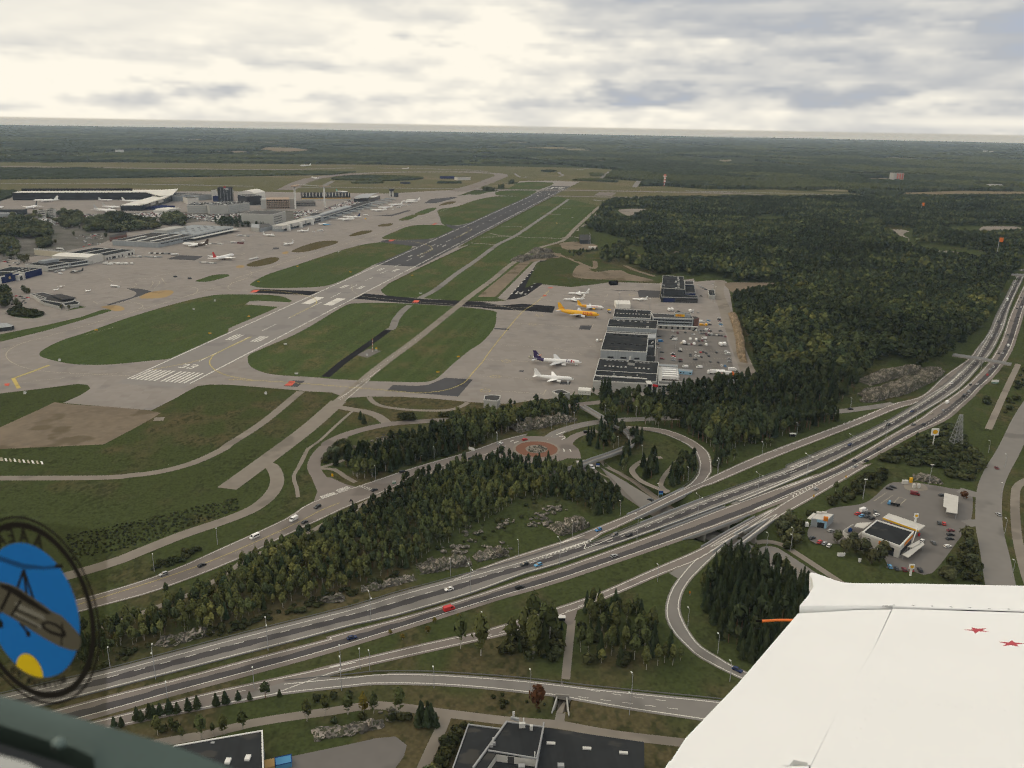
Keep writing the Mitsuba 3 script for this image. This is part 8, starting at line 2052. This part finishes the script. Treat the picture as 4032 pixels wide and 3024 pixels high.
carts('massed before the white hangar', (-627,1272), (-594,1271), 26, 7.0, ('m_whitepaint',))
carts('in a train before the freight shed', (-624,1335), (-599,1347), 12, 2.5)
carts('in a long train on the apron', (-594,1343), (-572,1346), 10, .6)
carts('in a string behind the red tailed airliner', (-494,1298), (-465,1292), 7, .3)
carts('beside the dry grass island', (-426,1333), (-419,1356), 8, .4, ('m_whitepaint',))
carts('in a string before the brown tailed jet', (-550,1511), (-526,1505), 6, .4)
carts('gathered before the freight terminal', (-543,1628), (-513,1622), 14, 6)
carts('along the freight terminal canopy', (-608,1380), (-569,1381), 10, 1.5, ('m_steel', 'm_roof_mid', 'm_whitepaint'))
carts('parked by the terrace hangar', (-663,1187), (-659,1208), 6, 3, ('m_whitepaint', 'm_steel'))
# parked cars before the terminals: single ones nearest, the sea of cars beyond as one mass
tiny = {}
for nm, mt in (('body', cat_mesh([model('car')['body']])), ('glass', model('car')['glass'])):
    tiny[nm] = mikit.ply(mt)
lot = [(M('-836 1586,-809 1625,-738 1486,-745 1427'), 26, 'in the lot left of the freight terminal'), (M('-822 1587,-803 1626,-765 1549,-790 1529'), 20, 'in the lot before the brown shed'), (M('-807 1303,-785 1315,-748 1250,-759 1236'), 18, 'behind the blue hangars'), (M('-635 1027,-614 1031,-582 979,-597 966'), 14, 'in the lot beside the flying club')]
for pg_, n_, wh in lot:
    pp = poly(pg_); x0, y0, x1, y1 = pp.bounds; c_ = 0
    while c_ < n_:
        q = (crng.uniform(x0, x1), crng.uniform(y0, y1))
        if pp.contains(sg.Point(q)):
            c_ += 1
            colour = random.choice(['white', 'silver', 'dark', 'black', 'red', 'grey', 'white'])
            key = thing('parked_car', f'{colour} car {wh}', 'car', f'{colour} cars {wh}')
            tw = at(q[0], q[1], .06, random.choice([0, 90, 20, 100]))
            put('body', tiny['body'], COL[colour], key, tw=tw); put('cabin_glass', tiny['glass'], 'm_glass', key, tw=tw)
sea = {}
for pg_, dens in ((M('-1140 1843,-1049 1888,-1020 1893,-947 1741,-1007 1707,-1054 1699'), 1), (M('-901 1997,-782 2003,-724 1997,-657 2042,-586 1928,-594 1842,-672 1856,-740 1917,-793 1893,-851 1883'), 1), (M('-993 1821,-1005 1967,-954 1950,-917 1788,-908 1686'), 1), (M('-916 1983,-862 2048,-769 1835,-889 1935'), 1), (M('-552 2106,-528 2146,-495 2170,-488 2066,-509 1951'), 1), (M('-496 2208,-480 2467,-434 2385,-454 2235,-491 2153'), 1)):
    pp = poly(pg_); n_ = int(min(700, pp.area / 48))
    x0, y0, x1, y1 = pp.bounds
    qs = crng.uniform([x0, y0], [x1, y1], (n_ * 3, 2)); qs[:, 1] = np.round(qs[:, 1] / 8) * 8
    for q in qs[shapely.contains_xy(pp, qs[:, 0], qs[:, 1])][:n_]:
        sea.setdefault(random.choice(['m_gloss_white', 'm_gloss_white', 'm_gloss_silver', 'm_gloss_dark', 'm_gloss_black', 'm_gloss_darkred']), []).append(boxat(q, 4.3 if crng.random() < .5 else 2.0, 1.8 if crng.random() < .5 else 4.2, .2, 1.5))
for i, (mt, ms) in enumerate(sea.items()):
    put('parked_car_sea', cat_mesh(ms), mt, label='sea of small parked cars before the terminals', kind='stuff')

# ---------------------------------------------------------------- lamps, masts and signs
def lamp(base, h, where, arm=1.2, toward=None, double=False, z=0.0, group=None):
    key = thing('street_lamp', f'{"twin" if double else "single"} armed grey lamp post {where}', 'street lamp', group or f'lamp posts {where}')
    b = np.array(base, float); d_ = np.array(toward if toward is not None else (-.35, .94)); d_ = d_ / np.linalg.norm(d_)
    put('pole', tube([(*b, z), (*b, z + h)], [.16, .09], 6), 'm_steel', key)
    for s in ((1, -1) if double else (1,)):
        e_ = b + d_ * arm * s
        put('arm', tube([(*b, z + h - .1), (*e_, z + h + .12)], .06, 5), 'm_steel', key)
        put('lamp_head', boxat(e_, .9, .45, z + h + .05, z + h + .3, math.atan2(d_[1], d_[0])), 'm_whitepaint', key)


for b in ((-140,280.8), (-100.9,301), (-61.2,322.9), (-18.1,348.9), (25.9,377.4), (69.3,405.9), (107.9,433.5), (151.4,466.2), (192.2,497.8), (192.4,498.8), (235.3,536.2), (271.8,565.2), (314.7,610), (351,646), (391,694), (434,741)):
    lamp(b, 14, 'in the motorway median', 3.2, double=True)
for k_, lst in (('beside the slip road east of the motorway', ((-99.2,276), (-129.2,266.2), (-66.7,283.8), (-59.9,289.3), (-55.8,288.3), (-11.1,317.5), (73.4,362.4), (-68.3,291.4))), ('along the collector road', ((-28.7,278.4), (9.5,277.9), (46.9,264.8), (49.4,277.1), (-64.8,275.8))), ('along the loop road', ((80.9,324.4), (89.8,304.7), (90.3,285.9))),
                ('above the rock cuttings', ((63.6,434.4), (34.5,408.3), (-28.7,364.1), (4.8,385), (-161.1,287.2))), ('along the airport road', ((-51,513.7), (-84.5,479.2), (-9.5,540.8), (-174.9,363.4), (-153.4,391.6), (-131.3,383.2))), ('in the interchange', ((89.5,459.4), (112.7,485.5), (134.1,497.9), (135.6,501.6), (173,532.7), (209.9,573), (88.9,522.2))), ('around the roundabout', ((41,580.3), (47.4,587.6), (4.3,568.2), (-9.8,542.3), (29.6,574.3), (74.5,538.2))),
                ('along the cargo link road', ((96.4,604.4), (72.6,605.8), (273.8,636.5), (351,692), (334,683))), ('beside the lower road', ((137.5,398.3), (152.8,404.6), (149.7,396.5))), ('along the east road', ((332,518.2), (302.8,470.1), (277.2,420.7), (254.4,373.4), (334.8,543.6)))):
    for b in lst:
        lamp(b, 9, k_)
for lab, b, h in (('tall floodlight pole at the west corner of the forecourt', (214.6,462.9), 13), ('tall floodlight pole behind the truck pumps', (266.9,488.2), 13), ('thin floodlight mast beside the dark hangar', (193,1056), 22), ('floodlight mast at the gatehouse, left of two', (258,1066), 22), ('floodlight mast at the gatehouse, right of two', (260,1060), 20), ('floodlight mast in the cargo car park', (160,790), 18), ('flag pole in the cargo car park', (158,763), 16), ('floodlight mast behind the yellow jets', (130,1009), 20), ('floodlight mast beside the sign penthouse', (168,1007), 14)):
    key = thing('light_mast', lab, 'mast')
    put('pole', tube([(*b, 0), (*b, h)], [.22, .12], 6), 'm_steel', key)
    if 'flag' in lab:
        b_ = np.array(b)
        fv = np.array([(b_[0] + .1 + 2.6 * t, b_[1] + .4 * math.sin(5 * t) - .2 * (j - .5), h - .3 - 1.8 * j - 1.2 * t) for t in np.linspace(0, 1, 7) for j in (0, 1)])
        ff_ = np.array([q for i in range(6) for q in ((2 * i, 2 * i + 1, 2 * i + 3), (2 * i, 2 * i + 3, 2 * i + 2))])
        put('flag', (fv, ff_), 'm_canvas', key)
    else:
        put('lamp_bar', boxat(b, 2.0, .5, h, h + .5), 'm_whitepaint', key)


def road_sign(label, base, w, h, z, mt, mt2=None, rot=0.0):
    key = thing('road_sign', label, 'road sign')
    for s in (-1, 1):
        c_, s_ = math.cos(rot), math.sin(rot)
        put('post', boxat(np.array(base) + np.array([c_, s_]) * s * w * .35, .12, .12, 0, z), 'm_steel', key)
    put('panel', boxat(base, w, .12, z - .3, z + h, rot), mt, key)
    if mt2:
        put('lower_panel', boxat(np.array(base) - [0, .02], w, .16, z - .3, z + h * .3, rot), mt2, key)


road_sign('white direction board in the grass beside the airport road', (-59.2,512.7), 2.6, 1.8, 1.6, 'm_whitepaint', 'm_steel')
road_sign('green and white direction board at the airport road kerb', (-71.7,471.9), 2.4, 1.6, 1.2, 'm_whitepaint', 'm_green', .3)
road_sign('pair of white gantry boards before the roundabout', (-26.5,522.4), 4.6, 1.8, 4.0, 'm_whitepaint', None, -.5)
road_sign('blue direction board below the cycle bridge', (57.2,504.2), 2.4, 2.0, 1.4, 'm_blue', 'm_whitepaint')
road_sign('blue direction board beside the slip road bridge', (91.8,463.1), 2.4, 2.0, 1.2, 'm_blue', 'm_skyblue')
road_sign('yellow warning board at the ramp junction', (-112.1,481.9), 1.2, 1.6, .8, 'm_yellow')
road_sign('small yellow marker beside the slip road, near the chevrons', (184,461.4), .9, 1.1, 2.2, 'm_yellow')
road_sign('small yellow marker beside the slip road, above the chevrons', (215.1,491.9), .9, 1.1, 2.0, 'm_yellow')
road_sign('small orange marker inside the loop road', (86.9,350.4), .7, .9, 1.4, 'm_orange')
for lab, b, w_ in (('white roofed bus shelter beside the slip road', (205.5,569), 4.5), ('small white roofed bus shelter among birches', (24.3,326.2), 3.4)):
    key = thing('bus_shelter', lab, 'bus shelter')
    put('roof', boxat(b, w_, 2.2, 2.5, 2.75), 'm_whitepaint', key)
    put('back', boxat(np.array(b) + [0, .9], w_, .1, 0, 2.5), 'm_glass', key)
    for s in (-1, 1):
        put('post', boxat(np.array(b) + [s * w_ * .45, -.8], .12, .12, 0, 2.5), 'm_steel', key)
for i, b in enumerate(((-228,806), (-439,850), (-317,844), (-302,927), (-355,1143), (-302,927), (-123,1081), (-67,717), (-52,770), (-191,704), (-335,1279), (-245,1236), (-304,1438), (-150,1216), (97,1950), (142,2085))):
    key = thing('taxiway_sign', 'small yellow taxiway sign standing in the mown grass', 'sign', 'yellow taxiway signs in the grass')
    put('panel', boxat(b, 3.0, .4, .4, 1.5, .2), 'm_yellow' if i % 3 else 'm_whitepaint', key)
    put('foot', boxat(b, 2.0, .2, 0, .4, .2), 'm_steel', key)
for lab, b in (('small white marker hut at the taxiway edge', (-393,636)), ('white light box on the test pad', (-140,770)), ('white marker box in the plateau grass', (-201.5,646.4)), ('white marker box at the grass edge', (-416,733)), ('white marker box in the long island', (-377,960)), ('small white marker box right of the long island', (-370,1011))):
    key = thing('marker_box', lab, 'marker')
    put('box', boxat(b, 1.6, 1.4, 0, 1.8), 'm_whitepaint', key); put('roof', boxat(b, 1.9, 1.7, 1.8, 2.0), 'm_steel', key)
kgl = thing('glide_path_mast', 'red and white striped antenna mast on the gravel pad', 'mast')
for i in range(8):
    put('band', tube([(*(-137,786), i * 1.6), (*(-137,786), i * 1.6 + 1.6)], .32, 8), 'm_paint_red' if i % 2 else 'm_whitepaint', kgl)
key = thing('equipment_cabinet', 'yellow and white equipment cabinet beside the striped mast', 'cabinet')
put('cabinet', boxat((-134,789), 1.8, 1.5, 0, 2.2), 'm_wall_pale', key); put('roof', boxat((-134,789), 2.0, 1.7, 2.2, 3.0), 'm_yellow', key)
for lab, b in (('orange windsock mast at the right edge of the great wood', (870,1505)), ('orange marker mast deep in the great wood', (1147,2393))):
    key = thing('orange_mast', lab, 'mast')
    hh_ = 34 if 'right' in lab else 24
    put('pole', tube([(*b, 0), (*b, hh_)], .5, 6), 'm_steel', key)
    put('panel', boxat(np.array(b) + [3.5, 0], 7, .6, hh_ - 4, hh_ + 4), 'm_gloss_orange', key)
kcl = thing('cargo_loader', 'yellow cargo loader with stacked pallets at the corner of the halls', 'cargo loader')
lb = np.array((116,985))
put('platform', boxat(lb + [0, 4], 3.4, 5.0, 2.6, 3.2), 'm_yellow', kcl); put('base', boxat(lb + [0, 1], 3.0, 10, .4, 1.2), 'm_black', kcl); put('pallet', boxat(lb + [0, -3], 2.8, 3.4, 1.2, 2.6), 'm_steel', kcl)
kst = thing('boarding_stairs', 'grey boarding stairs at the nose of the plain white jet', 'stairs')
sb = np.array((48.7,690.7))
sv_ = np.array([(-.8, 0, .3), (.8, 0, .3), (.8, 5.5, 3.2), (-.8, 5.5, 3.2), (-.8, 0, .0), (.8, 0, .0), (.8, 5.5, 2.8), (-.8, 5.5, 2.8)]) + [*sb, 0]
put('flight', (sv_, BOXF[:, ::-1]), 'm_steel', kst)
for s in (-.8, .8):
    put('rail', tube([(sb[0] + s, sb[1], 1.2), (sb[0] + s, sb[1] + 5.5, 4.2)], .07, 5), 'm_whitepaint', kst)
for lab, b, w_, mt in (('white ground power cart under the purple tailed jet', (60,750), 2.4, 'm_whitepaint'), ('pale pallet lifter under the purple tailed jet', (57,757), 3.6, 'm_steel'), ('small grey tractor beside the purple tailed jet', (17,773), 3.0, 'm_wall_beige')):
    key = thing('ground_cart', lab, 'cart')
    put('body', boxat(b, w_, 1.6, .35, 1.6), mt, key); put('cab', boxat(np.array(b) + [.6, 0], 1.0, 1.5, 1.6, 2.2), 'm_glass', key)

# ---------------------------------------------------------------- the little aeroplane the view is taken from: wing, window frame, sticker
bs('m_wing', mikit.proc(lambda p, n, uv: C(0.80, 0.81, 0.81) * (0.975 + 0.05 * fbm(p.x * 3, p.y * 3, p.z * 3, 3))), 0.42)
bs('m_star', (0.42, 0.035, 0.05), 0.5)
bs('m_cabin', mikit.proc(lambda p, n, uv: C(0.105, 0.150, 0.142) * (0.94 + 0.12 * fbm(p.x * 60, p.y * 60, p.z * 60, 2))), 0.5)
TH = math.atan(.287)
WO, WX, WY, WN = np.array([0, 0, EYE - 1.15]), np.array([1.0, 0, 0]), np.array([0, math.cos(TH), -math.sin(TH)]), np.array([0, math.sin(TH), math.cos(TH)])


def on_wing(v):
    return WO + np.outer(v[:, 0], WX) + np.outer(v[:, 1], WY) + np.outer(v[:, 2], WN)


def skin(pts, t, lift=0.0, curve=True):
    m = trimesh.creation.extrude_polygon(sg.Polygon(pts), t, engine='earcut')
    v = np.array(m.vertices); v[:, 2] += lift - t
    return on_wing(v), np.array(m.faces)


kwg = thing('aeroplane_wing', 'white wing of the aeroplane the view is taken from, with red stars', 'wing')
put('wing_skin', skin([(1.807, 3.562), (2.409, 3.535), (3.096, 3.512), (1.467, 1.472), (.628, 1.448), (.855, 1.986), (1.107, 2.411), (1.496, 3.036)], .10), 'm_wing', kwg)
ail = np.array([(.303, 1.753), (.435, 1.962), (.55, 2.196), (.829, 2.64), (1.349, 3.522), (1.64, 3.56), (1.80, 3.5585), (1.4935, 3.036), (1.1055, 2.411), (.8525, 1.986), (.708, 1.74)])
cut_ = sg.Polygon([(.824, 2.035), (.859, 2.016), (.842, 1.981), (.797, 1.996)])
hinge0, hinge1 = np.array([.845, 1.986]), np.array([1.79, 3.557])
hd_ = (hinge1 - hinge0) / np.linalg.norm(hinge1 - hinge0); hn_ = np.array([-hd_[1], hd_[0]])
for nm, g_ in (('aileron', sg.Polygon(ail).difference(cut_).difference(sg.box(-1, 1.0, .98, 2.0))), ('flap', sg.Polygon(ail).intersection(sg.Polygon([(-1, 1), (1.5, 1), (1.5, 1.98), (.79, 1.984), (.49, 2.03), (-1, 2.1)])).difference(cut_))):
    m = trimesh.creation.extrude_polygon(polys(g_)[0], .03, engine='earcut'); v = np.array(m.vertices)
    off = np.abs((v[:, :2] - hinge0) @ hn_)
    v[:, 2] += -.033 - off * .045 + (.006 if nm == 'flap' else 0)
    put(nm, (on_wing(v), np.array(m.faces)), 'm_wing', kwg)
put('wing_tip', skin([(1.37, 3.562), (1.473, 3.741), (1.563, 3.916), (1.608, 4.056), (1.637, 4.181), (1.659, 4.216), (1.678, 4.197), (1.699, 4.142), (1.729, 4.049), (1.755, 4.013), (1.79, 4.001), (2.131, 4.012), (2.699, 4.008), (3.485, 4.002), (3.106, 3.526), (2.417, 3.549), (1.82, 3.586), (1.671, 3.584)], .09, .006), 'm_wing', kwg)
put('hinge_gap', skin([(1.763, 3.58), (1.816, 3.583), (1.80, 3.545), (1.785, 3.547)], .002, .009), 'm_steel', kwg)
for tips in (((1.976, 3.256), (2.029, 3.294), (2.088, 3.283), (2.068, 3.234), (1.997, 3.209)), ((2.038, 3.103), (2.107, 3.126), (2.133, 3.089), (2.086, 3.046), (2.023, 3.05))):
    t_ = np.array(tips); c_ = t_.mean(0); pts = []
    for i in range(5):
        pts += [tuple(t_[i]), tuple(c_ - .38 * (t_[(i + 3) % 5] - c_))]
    put('red_star', skin(sg.Polygon(pts).exterior.coords, .0012, .0014), 'm_star', kwg)
dome = lambda a, b, r, z=.001: (on_wing(np.vstack([[(a, b, z + r * .35)], [(a + r * math.cos(q), b + r * math.sin(q), z - .001) for q in np.linspace(0, 6.283, 9)[:-1]]])), np.array([(0, i, i % 8 + 1) for i in range(1, 9)]))
for i, (a, b) in enumerate(((1.83, 3.6), (1.922, 3.6), (2.01, 3.596), (2.096, 3.589), (2.182, 3.582), (2.268, 3.575), (2.356, 3.568), (2.44, 3.564))):
    put('screw', dome(a, b, .009, .006), 'm_steel', kwg)
for a, b in ((.519, 2.03), (.562, 2.025), (.603, 2.014), (.648, 2.008), (.692, 2.001), (.737, 1.993)):
    put('rivet', dome(a, b - .03, .006, -.003 - abs((np.array([a, b - .03]) - hinge0) @ hn_) * .045 + .006), 'm_wing', kwg)
for a, b in ((1.583, 3.022), (1.514, 2.912), (1.449, 2.809), (1.374, 2.681), (1.309, 2.578), (1.25, 2.474), (1.207, 2.409), (1.147, 2.311), (1.104, 2.242), (1.062, 2.177), (1.021, 2.109), (1.303, 2.464), (1.349, 2.453), (1.397, 2.445), (1.446, 2.436), (1.497, 2.426), (1.546, 2.418), (1.596, 2.408), (1.645, 2.4)):
    put('rivet', dome(a, b, .005), 'm_wing', kwg)
hc = on_wing(np.array([(.828, 2.006, -.10)]))[0]
put('hinge_pocket', skin([(.815, 2.045), (.87, 2.02), (.85, 1.97), (.785, 1.99)], .002, -.09), 'm_black', kwg)
an_ = np.linspace(.2, 2.9, 12)
for r_ in (.020, .028):
    put('hinge_ring', tube(on_wing(np.array([(.83 + r_ * math.cos(q), 1.992 + r_ * math.sin(q), -.045) for q in an_])), .0035, 6), 'm_steel', kwg)
put('wick', tube(on_wing(np.array([(1.36, 3.487, -.04), (1.24, 3.482, -.04), (1.164, 3.463, -.04)])), .006, 6), 'm_gloss_orange', kwg)
put('wick_brush', tube(on_wing(np.array([(1.164, 3.463, -.04), (1.137, 3.466, -.04)])), .005, 5), 'm_rubber', kwg)

# window frame: a painted beam close to the lens; film with the club emblem behind it
VR, VU, VF = FR


def facing(px_, depth):
    """points given as tangents right and up of the line of sight, at this depth in metres"""
    p = np.array(px_, float)
    return CAM + depth * (np.outer(p[:, 0], VR) + np.outer(p[:, 1], VU) + VF)


def slab(pts, depth, thick, mat, name, parent):
    """a beam with its outline facing the cabin, thick metres deep"""
    g_ = sg.Polygon(pts)
    m = trimesh.creation.extrude_polygon(g_, 1.0, engine='earcut')
    v = np.array(m.vertices)
    w = CAM + np.outer(v[:, 0] * depth, VR) + np.outer(v[:, 1] * depth - (1 - v[:, 2]) * thick * 1.2, VU) + np.outer(depth + (1 - v[:, 2]) * thick, VF)
    return put(name, (w, np.array(m.faces)), mat, parent)


kfr = thing('window_frame', 'blue green painted window frame with a rivet in the bottom left corner', 'window frame')
slab([(-.80, -.315), (-.6165, -.375), (-.4957, -.4097), (-.405, -.436), (-.337, -.4624), (-.28, -.49), (-.30, -.60), (-.46, -.50), (-.522, -.4664), (-.6165, -.436), (-.80, -.377)], .25, .05, 'm_cabin', 'beam', kfr)
slab([(-.80, -.374), (-.6165, -.433), (-.522, -.4634), (-.45, -.49), (-.52, -.60), (-.6165, -.452), (-.80, -.39)], .235, .02, 'm_wall_dark', 'seal', kfr)
slab([(-.80, -.386), (-.6165, -.447), (-.585, -.4554), (-.56, -.468), (-.54, -.60), (-.80, -.60)], .225, .01, 'm_whitepaint', 'inner_trim', kfr)
rc = facing([(-.546, -.434)], .249)[0]
sv = trimesh.creation.icosphere(subdivisions=2); 
put('rivet', (rc + sv.vertices * .0021, sv.faces), 'm_cabin', kfr, smooth=True)

ST_C = CAM + .42 * (-.5788 * VR - .2718 * VU + VF)
E2 = VU - .125 * VR; E1 = .92 * VR - .39 * VF
SR = .0446
bs('m_emblem_blue', (0.02, 0.165, 0.50)); bs('m_emblem_yellow', (0.70, 0.50, 0.02)); bs('m_emblem_khaki', (0.105, 0.096, 0.072)); bs('m_emblem_dark', (0.022, 0.020, 0.018)); bs('m_emblem_haze', (0.018, 0.075, 0.20)); bs('m_emblem_grey', (0.20, 0.19, 0.16))
EN = np.cross(E1, E2); EN /= np.linalg.norm(EN)
EN = EN if EN @ VF < 0 else -EN
kst2 = thing('window_sticker', 'round club sticker with an old biplane on blue, seen from behind on the window', 'sticker')


def loc(x, y):
    e = (645 - y) / 562
    return ((x - 200 + 70 * e) / 405, e)


def decal(g_, z, mat, name, flip=False):
    ms = []
    for x in polys(g_):
        m = trimesh.creation.extrude_polygon(x, .0003, engine='earcut')
        ms.append((m.vertices + [0, 0, z], m.faces))
    v, f = cat_mesh(ms)
    w = ST_C + SR * (np.outer(v[:, 0], E1) + np.outer(v[:, 1], E2)) + np.outer(v[:, 2], EN)
    return put(name, (w, f), mat, kst2)


disc = sg.Point(0, 0).buffer(.755, 48)
qp = lambda s_: sg.Polygon([loc(*map(float, t.split(','))) for t in s_.split()])
scene['m_film'] = {'type': 'thindielectric', 'int_ior': 1.35, 'specular_transmittance': {'type': 'rgb', 'value': [.72, .71, .68]}, 'specular_reflectance': {'type': 'rgb', 'value': [.9, .9, .9]}}
fq = np.array([loc(-700, 60), loc(655, 95), loc(655, 1400), loc(-700, 1400)])
put('film', (ST_C + SR * (np.outer(fq[:, 0], E1) + np.outer(fq[:, 1], E2)) - EN * .002, np.array([(0, 2, 1), (0, 3, 2)])), 'm_film', kst2)
decal(sg.Point(0, 0).buffer(.995, 64).difference(sg.Point(0, 0).buffer(.925, 64)), 0, 'm_emblem_dark', 'outer_ring')
decal(sg.Point(0, 0).buffer(1.06, 64).difference(sg.Point(0, 0).buffer(1.035, 64)), 0, 'm_emblem_dark', 'thin_ring')
decal(disc, 0, 'm_emblem_blue', 'blue_field')
decal(sg.Point(loc(196, 1052)).buffer(.215, 32).intersection(disc), .0006, 'm_emblem_yellow', 'sun')
decal(qp('-300,250 0,318 160,352 300,350 410,328 412,346 300,370 160,385 0,350 -300,290').intersection(sg.Point(0, 0).buffer(.93)), .0006, 'm_emblem_haze', 'upper_wing')
decal(qp('366,330 414,322 418,345 370,352'), .0009, 'm_emblem_dark', 'wing_mark')
decal(qp('-200,520 -60,498 10,492 70,498 140,520 210,558 290,600 350,636 400,650 450,688 510,745 527,790 515,840 480,852 400,840 300,805 200,758 100,710 20,680 -60,660 -200,640').buffer(.01), .0010, 'm_emblem_khaki', 'fuselage')
decal(unary_union([qp('110,600 300,665 310,690 120,640'), qp('90,660 280,730 285,748 95,690')]), .0014, 'm_emblem_grey', 'fuselage_panel')
decal(unary_union([qp('10,495 75,500 140,522 230,572 350,640 330,650 200,600 90,545 20,520'), qp('290,715 330,698 380,705 430,735 440,765 420,775 350,765 300,740').buffer(.012).difference(qp('302,717 335,706 376,714 420,740 425,762 352,752 312,735')), sg.LineString([loc(75, 545), loc(20, 660)]).buffer(.02), sg.LineString([loc(150, 590), loc(90, 690)]).buffer(.016), sg.LineString([loc(130, 650), loc(260, 690)]).buffer(.008), sg.LineString([loc(110, 690), loc(260, 740)]).buffer(.008), sg.LineString([loc(420, 690), loc(415, 830)]).buffer(.008)]), .0016, 'm_emblem_dark', 'fuselage_lines')
decal(unary_union([sg.LineString([loc(*a), loc(*b)]).buffer(.016) for a, b in (((160, 395), (118, 515)), ((160, 395), (185, 560)), ((165, 395), (228, 575)), ((60, 640), (-20, 700)), ((140, 740), (195, 800)), ((-20, 690), (0, 760)))] + [sg.Point(loc(190, 800)).buffer(.035), sg.Point(loc(0, 765)).buffer(.05)]), .0008, 'm_emblem_dark', 'struts')
for txt, a0, r_, hgt, top_ in (('A', -.42, .775, .15, 1), ('E', -.19, .775, .15, 1), ('A', .06, .775, .15, 1), ('A', .34, .775, .15, 1), *[(ch, q, .80, .075, -1) for ch, q in zip('OF AVIATION', np.linspace(.50, -.52, 11)) if ch != ' ']):
    m = meshkit.text_mesh(txt, hgt, .0003, True)
    v = np.array(m.vertices); x_ = -(v[:, 0] - v[:, 0].max() / 2); y_ = v[:, 1]      # mirrored: the sticker faces outwards
    ca, sa = math.cos(a0), math.sin(a0)
    if top_ > 0:
        X, Y = x_ * ca + (r_ + y_) * sa, -x_ * sa + (r_ + y_) * ca
    else:
        X, Y = x_ * ca - (r_ + hgt - y_) * sa * -1 * -1, -(r_ + hgt - y_) * ca - x_ * sa
    w = ST_C + SR * (np.outer(X, E1) + np.outer(Y, E2)) + np.outer(v[:, 2] + .0006, EN)
    put('letter', (w, np.array(m.faces)[:, ::-1]), 'm_emblem_dark', kst2)

# ---------------------------------------------------------------- labels: where several things read alike, say which one by its place
ORD = ['second', 'third', 'fourth', 'fifth', 'sixth', 'seventh', 'eighth', 'ninth', 'tenth', 'eleventh', 'twelfth', 'thirteenth', 'fourteenth', 'fifteenth', 'sixteenth', 'seventeenth', 'eighteenth', 'nineteenth']
alike = {}
for key, d_ in labels.items():
    if 'category' in d_ and d_['category'] not in ('tree', 'bush', 'freight dolly', 'boarding bridge'):
        alike.setdefault(d_['label'], []).append(key)


def place_of(key):
    m = next(scene[k]['to_world'].matrix for k in scene if k.startswith(key + '__') and 'to_world' in scene[k])
    p = np.array(m)[:3, 3].ravel()
    d_ = FR @ (p - CAM)
    return d_[0] / d_[2]


for lab, ks in alike.items():
    if 2 <= len(ks) <= 19 and all(any(k.startswith(q + '__') and 'to_world' in scene[k] for k in scene) for q in ks):
        ks = sorted(ks, key=place_of)
        for i, k in enumerate(ks):
            n_ = len(ks)
            word = 'leftmost' if i == 0 else 'rightmost' if i == n_ - 1 else (ORD[i - 1] + ' from left')
            labels[k]['label'] = f'{word} {lab}' if n_ < 3 or i in (0, n_ - 1) else f'{lab}, {word} of {n_}'
            labels[k].pop('group', None)
        for k in ks:
            labels[k]['group'] = lab[:60]

# ---------------------------------------------------------------- the air between here and the horizon
scene['haze'] = {'type': 'cube', 'to_world': T().translate([0, 0, 104.0]).scale([29500, 29500, 112.0]), 'bsdf': {'type': 'null'}, 'interior': {'type': 'ref', 'id': 'air'}}
labels['haze'] = {'label': 'thin pale haze in the air', 'kind': 'stuff'}
